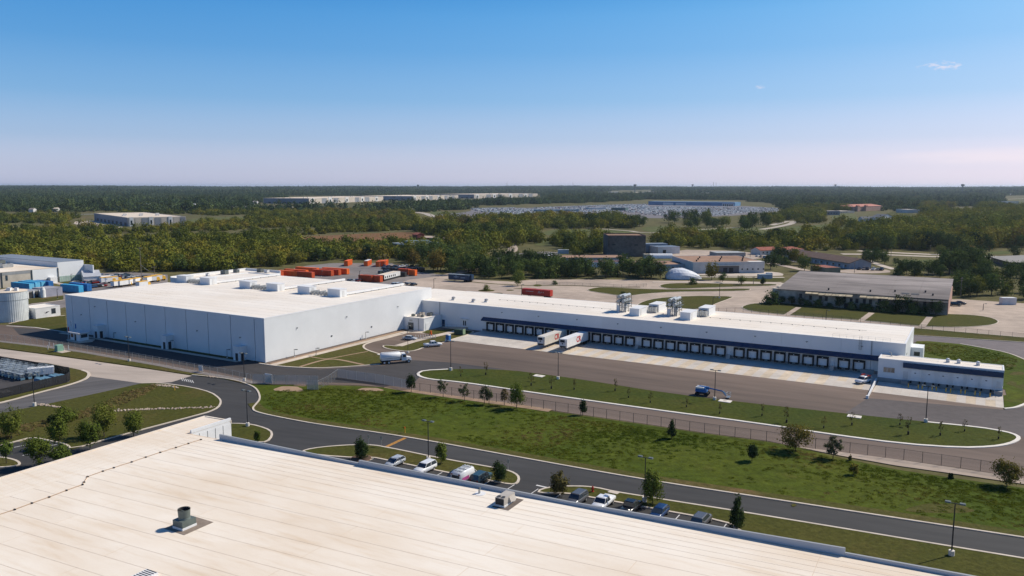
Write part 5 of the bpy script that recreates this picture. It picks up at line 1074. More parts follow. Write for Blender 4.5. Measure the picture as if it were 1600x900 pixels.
for lb, x, y, ww, hh, zb in (('white square sign on two posts beside the junction verge', 314, 581, 1.7, 1.5, 0.3), ('white notice board hung on the yard fence', 420, 599, 2.6, 2.3, 0.2)):
    t = thing('notice_sign', lb, 'sign', P(x, y), FA); obj('board', MB().box(-ww / 2, -0.06, zb, ww / 2, 0, zb + hh), WHITE, t); obj('post', MB().box(-ww / 2 + 0.1, 0, 0, -ww / 2 + 0.2, 0.08, zb + hh).box(ww / 2 - 0.2, 0, 0, ww / 2 - 0.1, 0.08, zb + hh), STEEL_D, t)
for lb, x, y in (('small grey road sign on a thin post beside the yellow line', 576, 696), ('thin sign post beside the parking kerb tree, facing away', 596, 698), ('small road sign at the tip of the parking island', 794, 735)):
    t = thing('road_sign', lb, 'sign', P(x, y), FA); obj('post', MB().tube((0, 0, 0), (0, 0, 2.0), 0.04, 6), STEEL, t); obj('plate', MB().box(-0.28, -0.03, 1.4, 0.28, -0.005, 2.1), STEEL, t)
t = thing('transformer_box', 'pale green utility box on a concrete pad beside the concrete road', 'utility box', P(93, 549, 0.1), FA)
obj('case', MB().box(-1.0, -0.9, 0.1, 0.6, 0.9, 2.0), GREENBOX, t); obj('pad', MB().box(-1.4, -1.2, 0, 3.2, 1.6, 0.1), CONC, t); obj('door', MB().box(-0.9, -0.93, 0.2, -0.25, -0.905, 1.9).box(-0.15, -0.93, 0.2, 0.5, -0.905, 1.9), GREENBOX, t)
bl = MB().cyl(0, 0, 0, 1.1, 0.1, n=8)
for k, (x, y) in enumerate(((77, 541), (84, 543), (100, 548), (107, 546.5), (75, 546), (88, 549.5))):
    t = thing('guard_post', 'low white guard post around the pale green utility box', 'guard post', P(x, y, 0.1), 0, 'guard posts round the utility box'); obj('post', MB().cyl(0, 0, 0, 1.3, 0.11, n=8), WHITE_D, t); obj('cap', MB().cyl(0, 0, 1.3, 1.38, 0.11, 0.04, 8), WHITE_D, t)
for lb, x, y in (('flat white concrete pad at the upper edge of the median, left one', 842, 587.6), ('flat white concrete pad beside the boom lift basket', 1133, 627), ('flat white concrete pad on the median below the retaining wall', 1335, 651), ('flat white concrete pad at the kerb near the tank truck', 598, 554.2)):
    t = thing('concrete_pad', lb, 'pad', P(x, y, 0.1), FA); obj('slab', MB().box(-1.4, -1.0, 0, 1.4, 1.0, 0.12), KERB_W, t); obj('cover', MB().box(-0.4, -0.3, 0.12, 0.4, 0.3, 0.15), CONC, t)

# ---- lamp posts: square steel pole on a concrete plinth, twin heads
def lamp_post(x, y, ytop, label, heads=2, group='yard lamp posts', z=0.05, rz=FA, r=0.1):
    q = P(x, y, z); h = (y - ytop) / pxm(q) * 1.005
    t = thing('lamp_post', label, 'lamp post', q, rz, group)
    bh = min(1.1, h * 0.1) if h > 5 else 0.2
    obj('plinth', MB().cyl(0, 0, -0.1, bh, 0.38 if h > 5 else 0.2, n=12), KERB_W, t)
    obj('pole', MB().cyl(0, 0, bh, h - 0.1, r, r * 0.7, 8), DARK, t)
    if heads:
        obj('arm', MB().box(-0.75 if heads > 1 else -0.1, -0.05, h - 0.18, 0.75, 0.05, h - 0.08), DARK, t)
        obj('lamp_head', MB().hexa([(0.5, -0.3, h - 0.12), (1.25, -0.3, h - 0.12), (1.25, 0.3, h - 0.12), (0.5, 0.3, h - 0.12)], [(0.55, -0.25, h + 0.06), (1.2, -0.25, h + 0.06), (1.2, 0.25, h + 0.06), (0.55, 0.25, h + 0.06)]), STEEL_D, t)
        if heads > 1: obj('lamp_head', MB().hexa([(-1.25, -0.3, h - 0.12), (-0.5, -0.3, h - 0.12), (-0.5, 0.3, h - 0.12), (-1.25, 0.3, h - 0.12)], [(-1.2, -0.25, h + 0.06), (-0.55, -0.25, h + 0.06), (-0.55, 0.25, h + 0.06), (-1.2, 0.25, h + 0.06)]), STEEL_D, t)
    return t
for x, y, yt, lb in ((704.5, 579, 531, 'tall dark lamp post at the left tip of the median'), (872, 592.5, 549, 'tall dark lamp post on the median in front of the parked trailers'), (1116.5, 625, 576, 'tall dark lamp post beside the blue boom lift'), (1446.5, 660, 600, 'tall dark lamp post on the median in front of the annex'),
                  (669.5, 720, 653.5, 'dark twin-head lamp post behind the parapet near the white car'), (1007, 784, 708.5, 'dark twin-head lamp post beside the big kerbside tree'), (1486.5, 868, 777.5, 'nearest lamp post with white plinth on the grass strip at right'),
                  (387, 666, 607, 'dark lamp post in the bend of the access road'), (54, 634, 582, 'dark lamp post between the storage lot and the tree lawn'), (202, 564.5, 525, 'dark lamp post on the verge left of the tall store shade'), (382, 595, 550, 'dark lamp post on the verge below the cold store corner')):
    lamp_post(x, y, yt, lb)
for x, y, yt, lb in ((678, 455, 435, 'thin lamp post rising behind the tall store corner'), (815, 464, 444, 'thin lamp post on the old yard left of the red trailer'), (965.5, 478, 462, 'thin lamp post behind the left pipe rack'), (1113.5, 487, 463.5, 'thin lamp post behind the right white plant box'), (1124, 466, 442, 'lamp post with box at its foot on the old lawn'),
                  (1290.5, 501, 484, 'short lamp post on the lawn of the derelict building'), (1536, 485, 474, 'thin leaning lamp post on the concrete at far right'), (562, 441, 423, 'thin lamp post in the orange container yard'), (502, 432, 423, 'thin pole among the orange containers'), (90, 467, 451, 'thin lamp post beside the grey sheds at left'), (112, 447, 428, 'thin lamp post before the tall left building')):
    lamp_post(x, y, yt, lb, 1, 'lamp posts beyond the warehouses', 0.0, r=0.13)
for x, y, yt, lb in ((460, 557.5, 545, 'short path lamp by the sunlit wall, nearest the corner'), (494, 555, 543, 'short path lamp by the sunlit wall, second from the corner'), (571.5, 529, 518, 'short path lamp by the sunlit wall, nearest the entrance block'), (637.5, 551, 524, 'lamp post on the entrance island with white foot'), (637, 520, 508, 'path lamp beside the entrance block'),
                  (178, 529, 519, 'path lamp by the shaded wall, left one'), (267, 548, 531, 'path lamp by the shaded wall, middle one'), (355, 559, 545, 'path lamp by the shaded wall, right one')):
    lamp_post(x, y, yt, lb, 1, 'path lamps along the tall store', 0.1, r=0.07)
# wooden utility poles
def utility_pole(x, y, yt, lb, group=None, cross=1):
    q = P(x, y); h = (y - yt) / pxm(q)
    t = thing('utility_pole', lb, 'utility pole', q, FA + R(70), group)
    obj('pole', MB().cyl(0, 0, 0, h, 0.17, 0.11, 7), M_POLE, t)
    for k in range(cross): obj('crossarm', MB().box(-1.3, -0.07, h - 0.5 - k * 1.1, 1.3, 0.07, h - 0.35 - k * 1.1), M_POLE, t)
    obj('insulator', MB().cyl(-1.1, 0, h - 0.35, h - 0.1, 0.07, n=6).cyl(1.1, 0, h - 0.35, h - 0.1, 0.07, n=6).cyl(0, 0, h, h + 0.2, 0.07, n=6), STEEL_D, t)
    return q + Vector((0, 0, h))
M_POLE = M('pole_timber', (0.2, 0.17, 0.14), 0.95, 0.2, 1.0)
UP = [utility_pole(*a) for a in ((242, 439, 416, 'wooden pole rising behind the roof of the tall store at left'), (221.5, 441, 386, 'tall wooden pole behind the yellow trucks, carrying a slack wire'), (779, 430, 402, 'pale pole at the tree edge behind the old yard'), (594, 419, 400, 'left pole behind the orange containers'), (602, 420, 397, 'right pole behind the orange containers'),
      (1163, 399, 385, 'pole behind the brown-roofed works'), (1172, 402, 387, 'second pole behind the brown-roofed works'), (1453, 396, 383, 'twin pole beside the road at the tree edge'), (1501, 462, 433, 'weathered pole with crossarms right of the derelict building', None, 2), (1338, 419, 400, 'pole by the brown shingled motel'), (1335, 426, 410, 'pole behind the derelict building'), (1392, 402, 388, 'pole along the far road'), (1177, 445, 432, 'short pole on the old lawn'))]
t = thing('overhead_wire', 'slack pale wire between the two poles behind the cold store', 'wire', (0, 0, 0))
a, b = UP[1] - Vector((0, 0, 9.0)), UP[0] - Vector((0, 0, 2.5))
obj('wire', MB().path([a.lerp(b, k / 8) - Vector((0, 0, 1.2 * math.sin(math.pi * k / 8))) for k in range(9)], 0.05, 4), STEEL, t)

# ---- fences
def fence(name, label, pts, h, sp, post_m, fab_m, rail=True, pr=0.05, sm=1, cat='fence', z=0.0):
    w = chaikin(W(pts), sm, False); t = thing(name, label, cat, (0, 0, 0))
    seg = []; acc = 0.0; ps = [w[0].copy()]
    for a, b in zip(w, w[1:]):
        d = (b - a).length; pos = sp - acc
        while pos < d: ps.append(a.lerp(b, pos / d)); pos += sp
        acc = d - (pos - sp)
    ps.append(w[-1].copy())
    pm = MB().cyl(0, 0, 0, h + 0.05, pr, n=6).mesh('post', post_m); rmb = MB()
    for p in ps: obj('post', pm, post_m, t, (p.x, p.y, z))
    for a, b in zip(ps, ps[1:]):
        d = (b - a)
        if d.length < 0.3: continue
        key = ('fab', name, round(d.length, 1), h, fab_m.name)
        if key not in MC: MC[key] = MB().box(0.06, -0.008, 0.06, d.length - 0.06, 0.008, h - 0.02).mesh('fence_panel', fab_m)
        obj('fence_panel', MC[key], fab_m, t, (a.x, a.y, z), math.atan2(d.y, d.x))
        if rail: rmb.tube((a.x, a.y, z + h), (b.x, b.y, z + h), pr * 0.6, 4)
    if rail: obj('top_rail', rmb, post_m, t)
    return t
fence('chain_link_fence', 'long chain-link fence with dark posts between field and truck yard', [(640, 609.5), (700, 618), (800, 632), (875, 643.5), (1000, 662), (1100, 677), (1200, 690), (1250, 698.5), (1400, 717.5), (1500, 732), (1600, 747.5), (1760, 772)], 2.1, 3.05, DARK, MESHF)
fence('chain_link_fence', 'chain-link fence with pale slats along the yard entrance, right of the gate gap', [(528, 590), (560, 594.5), (600, 600), (640, 609)], 2.3, 3.05, STEEL, MESHG)
fence('chain_link_fence', 'slatted chain-link fence with white notice, left of the gate gap', [(395, 599), (430, 600.5), (465, 601), (497, 602)], 2.4, 3.0, STEEL, MESHG)
fence('chain_link_fence', 'chain-link fence along the gravel strip below the shaded wall', [(-40, 527.5), (0, 532), (60, 539), (125, 548), (250, 569.5), (287, 577), (350, 587.5), (392, 597.5)], 2.1, 3.05, STEEL, MESHF)
fence('sliding_gate', 'open sliding gate panel folded back beside the yard entrance', [(497, 609), (512, 602), (528, 590.5)], 2.3, 2.5, STEEL, MESHF, cat='gate', sm=0)
fence('fence_corner', 'short slatted fence corner in the grass beside the sliding gate', [(480, 609), (497, 609.5)], 2.3, 1.6, STEEL, MESHG, sm=0)
fence('screened_fence', 'black screened fence round the storage lot at left', [(-120, 552), (0, 569), (109.5, 587.5), (109.8, 597.3), (0, 623.5), (-120, 646)], 2.2, 3.0, DARK, MESHD, sm=0, z=0.12)
fence('chain_link_fence', 'chain-link fence behind the long dock warehouse along the old lawns', [F(25, 112), (1160, 488), (1300, 501), (1430, 514.5), (1500, 520.5), (1600, 530), (1760, 541)], 1.9, 3.4, DARK, MESHF, sm=0)
fence('chain_link_fence', 'low fence in front of the dark thicket on the old concrete yard', [(838, 444.5), (900, 446.5), (970, 449.5), (1010, 448)], 1.6, 4.0, STEEL_D, MESHF, sm=0)
# ================================================================ VEGETATION
def np_mesh(name, V, Fq, mats, mi=None, smooth_=False):
    me = bpy.data.meshes.new(name); n, k = Fq.shape
    me.vertices.add(len(V)); me.vertices.foreach_set('co', V.astype(np.float32).ravel())
    me.loops.add(n * k); me.loops.foreach_set('vertex_index', Fq.astype(np.int32).ravel())
    me.polygons.add(n); me.polygons.foreach_set('loop_start', np.arange(0, n * k, k, dtype=np.int32))
    for m in (mats if isinstance(mats, (list, tuple)) else [mats]): me.materials.append(m)
    if mi is not None: me.polygons.foreach_set('material_index', mi.astype(np.int32))
    me.update(calc_edges=True); return me
def leaf_quads(g, C, Nrm, size, jit=0.36):
    n = len(C); nr = Nrm + g.normal(0, jit, (n, 3)); nr /= np.linalg.norm(nr, axis=1)[:, None] + 1e-9
    a = np.cross(nr, g.normal(0, 1, (n, 3))); a /= np.linalg.norm(a, axis=1)[:, None] + 1e-9
    b = np.cross(nr, a); s = size * g.uniform(0.6, 1.3, (n, 1)); a = a * s; b = b * s * 0.75
    V = np.stack([C - a * 0.5 - b * 0.2, C + b * -0.5, C + a * 0.5 + b * 0.1, C + b * 0.5], 1).reshape(-1, 3)
    return V, np.arange(n * 4).reshape(n, 4)
def crown_pts(g, shape, n, clumps, spread):
    """unit crown: base z=0, top z=1, radius 1; clumps of leaves on limbs with gaps between them"""
    cs = []
    while len(cs) < clumps:
        p = g.uniform(-1, 1, 3); z = (p[2] + 1) / 2
        if shape == 'round': rad = math.sqrt(max(0, 1 - (2 * z - 1) ** 2)) ** 0.8
        elif shape == 'vase': rad = min(1, 0.28 + 1.25 * z) * math.sqrt(max(0, 1 - max(0, (z - 0.55) / 0.45) ** 2.4))
        elif shape == 'oval': rad = math.sqrt(max(0, 1 - abs(2 * z - 0.85) ** 2.0 / 1.33))
        elif shape == 'cone': rad = 0.12 + 0.95 * (1 - z) ** 0.8 if z > 0.1 else 0.75
        elif shape == 'dome': rad = math.sqrt(max(0, 1 - z ** 2.2))
        else: rad = 1 - 0.5 * z
        r = math.hypot(p[0], p[1])
        if r > rad: continue
        if r < rad * 0.45 and g.random() < 0.55 and z < 0.8: continue
        cs.append((p[0], p[1], z))
    cs = np.array(cs); w = g.uniform(0.5, 1.6, clumps); w /= w.sum()
    k = g.choice(clumps, n, p=w); sp = spread * g.uniform(0.6, 1.3, (clumps, 1))[k]
    C = cs[k] + g.normal(0, 1, (n, 3)) * sp * np.array([1, 1, 0.55])
    nr = (C - cs[k]) * np.array([1, 1, 1.8]) / sp * 0.5 + (C - np.array([0, 0, 0.4])) * np.array([0.9, 0.9, 1.0]) + np.array([0, 0, 0.35])
    return C, nr
def crown_mesh(name, seed, shape, n, clumps, spread, leaf, rad, hgt, mat):
    g = np.random.default_rng(seed); C, nr = crown_pts(g, shape, n, clumps, spread)
    C = C * np.array([rad, rad, hgt]); V, Q = leaf_quads(g, C, nr / (np.linalg.norm(nr, axis=1)[:, None] + 1e-9), leaf)
    V[:, 2] = np.maximum(V[:, 2], -0.15)
    return np_mesh(name, V, Q, mat)
def trunk_mesh(h, r, seed, limbs=5, lh=None, spread=0.6):
    g = random.Random(seed); mb = MB(); mb.tube((0, 0, -0.1), (0.03, 0.02, h), r, 8, r1=r * 0.7)
    top = lh or h * 2
    for k in range(limbs):
        a = 2 * math.pi * k / limbs + g.random(); e = (math.cos(a) * spread * top * 0.25, math.sin(a) * spread * top * 0.25, h + (top - h) * g.uniform(0.5, 0.75))
        m_ = (e[0] * 0.45, e[1] * 0.45, h + (e[2] - h) * 0.55)
        mb.tube((0.02, 0.02, h * g.uniform(0.8, 0.98)), m_, r * 0.5, 5, r1=r * 0.35); mb.tube(m_, e, r * 0.35, 5, r1=r * 0.12)
    return mb.mesh('trunk', BARK)
G1, G2, G3 = (0.075, 0.105, 0.02), (0.105, 0.135, 0.024), (0.145, 0.16, 0.03)
LF_GREEN = M_leaf('leaves_green', (G1, G2, G3), 0.3)
LF_LIGHT = M_leaf('leaves_light_green', ((0.095, 0.135, 0.027), (0.128, 0.155, 0.030)), 0.3)
LF_DARK = M_leaf('leaves_dark', ((0.034, 0.053, 0.020), (0.045, 0.070, 0.025)), 0.3, 0.25)
LF_BRONZE = M_leaf('leaves_bronze', ((0.105, 0.095, 0.035), (0.13, 0.1, 0.038)), 0.4)
LF_YELL = M_leaf('leaves_yellowing', ((0.156, 0.143, 0.026), (0.182, 0.130, 0.033)), 0.35)
LF_AUT = M_leaf('leaves_autumn', ((0.13, 0.13, 0.03), (0.17, 0.125, 0.03), (0.11, 0.125, 0.03)), 0.35)
LF_GREY = M_leaf('leaves_grey_green', ((0.078, 0.098, 0.046), (0.098, 0.104, 0.052)), 0.3)
def tree(name, label, x, y, ytop, wpx, shape, mat, n=2600, leaf=0.34, trunk=0.28, group=None, seed=0, z=0.08, loose=False):
    q = P(x, y, z); s = pxm(q); h = (y - ytop) / s; rad = wpx / s / 2
    t = thing(name, label, 'tree' if name.endswith('tree') else name.split('_')[-1], q, rnd.uniform(0, 6), group)
    th = h * trunk
    if trunk > 0.03: obj('trunk', trunk_mesh(th, max(0.07, h * 0.018), seed, 5, h * 0.95, rad / max(h, 0.1) * 3), BARK, t)
    else:
        mb = MB(); g = random.Random(seed)
        for k in range(6):
            a = g.random() * 6.28; mb.tube((0, 0, 0), (math.cos(a) * rad * 0.5, math.sin(a) * rad * 0.5, h * 0.5), 0.05, 5, r1=0.02)
        obj('stem', mb, BARK, t)
    cm = crown_mesh('crown', seed + 11, shape, n, 26 if loose else 48, 0.15 if loose else 0.2, leaf, rad * 0.92, h - th * 0.9, mat)
    c = obj('crown', cm, mat, t, (0, 0, th * 0.9)); return t
NEAR = [
 ('round_tree', 'full round dark-green street tree at the left edge of the lawn', 18, 686, 633, 32, 'oval', LF_GREEN, 3000, .2),
 ('young_tree', 'small thin tree on the kerbed island at far left', 10, 724, 688, 21, 'vase', LF_LIGHT, 1400, .3),
 ('round_tree', 'dense street tree standing by the left roof edge, its trunk on the drive', 60, 729, 682, 40, 'vase', LF_GREEN, 3400, .2),
 ('round_tree', 'low light-green tree crown just showing over the left roof edge', 95, 722, 694, 33, 'oval', LF_LIGHT, 2400, .22),
 ('round_tree', 'street tree at the corner of the painted parking stalls', 92, 697.5, 653, 32, 'vase', LF_GREEN, 2800, .2),
 ('round_tree', 'street tree with thin trunk by the near roof edge, shadow to its left', 141, 703, 657, 37, 'vase', LF_GREEN, 2800, .22),
 ('round_tree', 'teardrop street tree, tallest on the lawn, with pointed base', 163, 682, 629, 38, 'vase', LF_GREEN, 3200, .2),
 ('round_tree', 'rightmost street tree of the left lawn, by the drive kerb', 209, 681, 640, 31, 'vase', LF_GREEN, 2600, .16),
 ('round_bush', 'broad dark bush without trunk in the brown swale', 101, 657, 635, 40, 'dome', LF_GREEN, 2600, .0),
 ('round_bush', 'small dark bush at the left end of the broad swale bush', 83, 661, 648, 18, 'dome', LF_DARK, 900, .0),
 ('young_tree', 'dark oval young tree at the end of the slatted fence', 642.5, 612.5, 584, 15.5, 'oval', LF_DARK, 1500, .28),
 ('young_tree', 'sparse tree by the yard fence, first right of the dark oval one', 692.5, 620.5, 592, 21, 'round', LF_GREY, 900, .35),
 ('young_tree', 'sparse tree by the yard fence, second right of the dark oval one', 726, 626.5, 599, 21, 'round', LF_GREY, 850, .35),
 ('young_tree', 'sparse double-crowned tree by the yard fence', 757, 631, 602, 19, 'round', LF_GREY, 1000, .3),
 ('young_tree', 'thin tree close beside the double-crowned one at the fence', 764, 632, 604, 14, 'oval', LF_GREY, 700, .3),
 ('young_tree', 'thin brownish tree left of the fuller fence tree', 788, 633, 607, 13, 'oval', LF_BRONZE, 500, .35),
 ('round_tree', 'fuller green tree at the fence, rightmost of the fence row', 807, 638, 600, 27, 'round', LF_GREEN, 2200, .22),
 ('young_tree', 'dark narrow young tree alone in the field by the fence', 910.5, 648, 624.5, 12, 'oval', LF_DARK, 1100, .25),
 ('young_tree', 'dark narrow young tree standing alone in the middle of the field', 1049.5, 685, 656.5, 15, 'cone', LF_DARK, 1100, .22),
 ('young_tree', 'small round dark tree with shadow in the lower field', 1175, 720, 694.5, 18, 'round', LF_DARK, 1400, .3),
 ('spreading_tree', 'wide bronze-green many-stemmed tree in the field by the fence', 1243, 705, 666, 52, 'vase', LF_AUT, 3000, .14),
 ('round_tree', 'grey-green tree right of the wide bronze one', 1301.5, 716.5, 680, 29, 'round', LF_GREY, 1700, .3),
 ('young_tree', 'tiny yellow-leaved tree in the grass of the right field', 1334, 742, 724, 14, 'oval', LF_YELL, 450, .3),
 ('spreading_tree', 'wide yellow-green tree at the fence near the right edge', 1573, 760, 720, 44, 'vase', LF_AUT, 2600, .16),
 ('small_bush', 'small dark bush on the pale path by the fence', 1486, 747, 739, 9, 'dome', LF_DARK, 300, .0),
 ('small_bush', 'small brown bush on the pale path near the grey-green tree', 1328, 719, 710, 5, 'oval', LF_BRONZE, 150, .0),
 ('young_tree', 'dark round tree in a mulch ring at the corner of the parking island', 564, 717, 682, 23, 'oval', LF_DARK, 2200, .12),
 ('young_tree', 'narrow yellow-green tree right of the twin-head lamp post', 689, 724, 689, 18, 'oval', LF_LIGHT, 1500, .2),
 ('young_tree', 'dark tree with jagged outline at the tip of the parking island', 779, 753, 721, 25, 'round', LF_DARK, 2000, .15),
 ('young_tree', 'bronze-tinged tree left of the red hydrant', 873.5, 772, 734, 28, 'oval', LF_BRONZE, 2200, .15),
 ('round_tree', 'big yellow-green kerbside tree in front of the lamp post', 1020, 787, 733, 32, 'oval', LF_LIGHT, 3200, .2),
 ('young_tree', 'dark pointed tree at the end of the parking, nearest the viewer', 1151, 824, 773, 25, 'cone', LF_DARK, 2600, .1),
 ('small_bush', 'small bush on the grass behind the white roof corner', 402, 690, 668, 11, 'oval', LF_GREEN, 500, .08),
]
for i, (nm, lb, x, y, yt, w, sh, m, n_, tr) in enumerate(NEAR):
    tree(nm, lb, x, y, yt, w, sh, m, n_, 0.3 if m is not LF_GREY else 0.26, tr, seed=40 + i, loose=m in (LF_GREY,))
obj_m = MB().cyl(0, 0, 0, 0.1, 1.9, n=14)
t = thing('mulch_ring', 'brown mulch ring under the dark tree of the parking island', 'mulch', P(564, 716.5, 0.06)); obj('mulch', obj_m, M('mulch', (0.1, 0.06, 0.04), 0.95, 0.25, 2.0), t); obj('rim', MB().cyl(0, 0, 0, 0.07, 2.0, n=14), DIRT, t)
# saplings on the median
sap = thing('sapling', 'bare young sapling with dark trunk guard on the median', 'sapling', (0, 0, 0), 0, 'saplings on the median')
obj('trunk', MB().tube((0, 0, 0), (0.05, 0, 2.2), 0.04, 6, r1=0.02).tube((0.03, 0, 1.4), (0.35, 0.2, 2.3), 0.02, 4).tube((0.03, 0, 1.6), (-0.3, 0.1, 2.5), 0.02, 4).tube((0.05, 0, 2.0), (0.1, -0.3, 2.9), 0.015, 4), BARK, sap)
obj('guard', MB().cyl(0, 0, 0, 0.55, 0.14, 0.17, 8), BLACK, sap)
obj('crown', crown_mesh('crown', 5, 'oval', 90, 9, 0.2, 0.24, 0.55, 2.0, LF_BRONZE), LF_BRONZE, sap, (0, 0, 1.0))
SP = [(759, 586), (830, 602.5), (861.5, 607.5), (897, 609), (961, 611), (982, 621.5), (1016, 629.5), (1072.5, 636), (1124.5, 646.5), (1190.5, 650), (1229, 660.5), (1287, 669), (1331, 664.5), (1406, 664), (1419, 679), (1469, 680.5), (1507, 674), (720, 588), (1560, 686)]
for k, (x, y) in enumerate(SP):
    q = P(x, y, 0.11); s = rnd.uniform(0.8, 1.25)
    if k == 0: sap.location = q; sap.scale = (s,) * 3
    else: dup(sap, q, rnd.uniform(0, 6), scale=(s,) * 3)

# ---- middle distance: trees one can tell apart, copied from a few grown ones
LF_MID = M_leaf('leaves_mid', ((0.056, 0.083, 0.030), (0.083, 0.120, 0.033), (0.115, 0.148, 0.037), (0.167, 0.181, 0.041)), 0.35)
LF_MIDD = M_leaf('leaves_mid_dark', ((0.037, 0.058, 0.024), (0.058, 0.085, 0.027), (0.076, 0.105, 0.031)), 0.3, 0.25)
LF_MIDY = M_leaf('leaves_mid_yellow', ((0.112, 0.128, 0.027), (0.158, 0.150, 0.030), (0.180, 0.128, 0.033)), 0.35)
MIDP = []
for k, (sh, m, hh, rr) in enumerate((('round', LF_MID, 9.5, 4.6), ('oval', LF_MID, 11, 4.2), ('dome', LF_MID, 6.5, 4.6), ('round', LF_MIDD, 10, 5.0), ('oval', LF_MIDD, 11.5, 4.6), ('cone', LF_MIDD, 9, 3.2), ('round', LF_MIDY, 9.5, 4.4), ('dome', LF_MIDY, 6, 4.2), ('vase', LF_MID, 9, 4.8))):
    tr_ = 0.0 if sh == 'dome' else 1.6
    MIDP.append((crown_mesh('crown', 300 + k, sh, 1000, 34, 0.22, 0.85, rr * 0.9, hh - tr_, m), trunk_mesh(max(0.5, tr_ + 0.4), 0.24, 70 + k, 4, hh * 0.8, 1.2), tr_, m, hh))
N_MID = 0
def mid_tree(q, kind, scale, label, group, name='mid_tree', rz=None):
    global N_MID
    cm, tm, tr_, m, hh = MIDP[kind]; N_MID += 1
    t = thing(name, label, 'tree', q, rnd.uniform(0, 6.3), group); t.scale = (scale * rnd.uniform(0.9, 1.12), scale * rnd.uniform(0.9, 1.12), scale)
    obj('trunk', tm, BARK, t); obj('crown', cm, m, t, (0, 0, tr_)); return t
KDESC = ['round green', 'tall green', 'low bushy', 'round dark', 'tall dark', 'pointed dark', 'yellow-green', 'low yellowish', 'flared green']
def in_poly(px, py, poly):
    c = np.zeros(len(px), bool); n = len(poly); j = n - 1
    for i in range(n):
        xi, yi = poly[i]; xj, yj = poly[j]
        c ^= ((yi > py) != (yj > py)) & (px < (xj - xi) * (py - yi) / ((yj - yi) or 1e-9) + xi); j = i
    return c
_CR = np.array([list(r) for r in CROT])
def to_px(X):
    d = (X - np.array([0, 0, CAM_H])) @ _CR
    return 800 - FPX * d[:, 0] / d[:, 2], 450 + FPX * d[:, 1] / d[:, 2]
def fill(poly, count, mind, g):
    """count points on the ground inside a traced outline, no two closer than mind metres"""
    pw = W(poly); xs = [p.x for p in pw]; ys = [p.y for p in pw]; out = []
    for _ in range(count * 60):
        if len(out) >= count: break
        x, y = g.uniform(min(xs), max(xs)), g.uniform(min(ys), max(ys))
        if not in_poly(np.array([x]), np.array([y]), [(p.x, p.y) for p in pw])[0]: continue
        if any((x - a) ** 2 + (y - b) ** 2 < mind * mind for a, b in out): continue
        out.append((x, y))
    return out
g5 = random.Random(21)
GROVES = [
 ('thicket_tree', 'tree in the thicket between old yard and brown-roofed works', [(756, 436), (800, 437.5), (835, 435), (880, 434.5), (930, 435.5), (1000, 436.5), (1046, 437), (1040, 431), (1000, 428), (950, 427), (905, 425), (880, 421), (850, 416), (800, 414), (775, 418), (760, 426)], 74, 3.6, (3, 4, 3, 0, 1, 2, 3, 2, 4), (0.7, 1.1)),
 ('grove_tree', 'tree of the grove left of the dark blue trailers', [(640, 421), (668, 424), (694, 428), (735, 434), (758, 436), (765, 424), (762, 412), (745, 400), (715, 396), (690, 398), (660, 400), (640, 408)], 52, 4.6, (0, 1, 0, 6, 4, 0, 8, 1, 7), (0.85, 1.35)),
 ('edge_tree', 'tree at the wood edge behind the orange containers', [(436, 417), (480, 409.5), (520, 406.5), (580, 404.5), (640, 407), (640, 399), (600, 396), (540, 396), (480, 399), (440, 408)], 36, 6.0, (0, 6, 1, 2, 8, 3, 0), (0.6, 0.95)),
 ('edge_tree', 'tree at the wood edge behind the cold store', [(140, 424), (200, 421), (260, 424), (330, 424), (400, 420), (436, 417), (440, 407), (380, 410), (300, 412), (220, 411), (140, 413)], 40, 6.5, (0, 6, 1, 2, 0, 8, 6, 7), (0.65, 1.05)),
 ('thicket_tree', 'tree in the thicket right of the derelict building', [(1492, 464), (1520, 466), (1560, 468), (1610, 472), (1640, 460), (1640, 425), (1600, 428), (1560, 432), (1530, 428), (1500, 432), (1489, 446)], 40, 5.0, (3, 4, 0, 3, 6, 0, 4, 2), (0.6, 1.1)),
 ('tall_tree', 'tall dark tree in the clump above the right end of the derelict roof', [(1473, 429), (1535, 428), (1535, 420), (1476, 420)], 10, 5.0, (3, 4, 3), (1.15, 1.4)),
 ('lot_tree', 'large dark tree in the row below the crowded car lot', [(1040, 349), (1115, 349), (1115, 344), (1050, 345)], 9, 14, (3, 0, 3, 4), (1.3, 1.7)),
 ('lane_tree', 'round tree along the lane below the row of large trees', [(1072, 357.5), (1135, 357), (1135, 353), (1072, 353)], 10, 13, (0, 3, 0, 1), (0.9, 1.3)),
 ('park_tree', 'large dark tree standing free in the meadow right of the car lot', [(1165, 364), (1200, 363), (1200, 350), (1140, 348), (1150, 355)], 9, 12, (3, 0, 4), (1.2, 1.7)),
 ('lane_tree', 'tree in the row above the green meadow', [(915, 356), (1005, 358), (1005, 351), (915, 350)], 12, 12, (3, 0, 4, 6), (1.1, 1.5)),
 ('motel_tree', 'tree among the red-roofed houses left of the motel', [(1195, 412), (1240, 418), (1262, 416), (1240, 405), (1205, 402)], 9, 7, (0, 3, 6, 2), (0.7, 1.0)),
 ('roadside_tree', 'small tree in the lawn row right of the shingled motel', [(1346, 411), (1382, 413), (1385, 405), (1350, 402)], 8, 6.5, (3, 4, 0), (0.6, 0.8)),
 ('hedge_tree', 'bushy tree in the hedge behind the derelict building roof', [(1390, 431), (1425, 432), (1470, 434), (1470, 425), (1432, 427), (1392, 424)], 11, 5, (3, 2, 1, 0), (0.6, 0.85)),
 ('wood_tree', 'dark tree at the front of the wood beyond the road', [(1322, 392), (1400, 392.5), (1500, 395), (1600, 393), (1600, 388), (1500, 388), (1400, 386), (1322, 386)], 22, 8, (3, 4, 3, 0), (1.0, 1.5)),
]
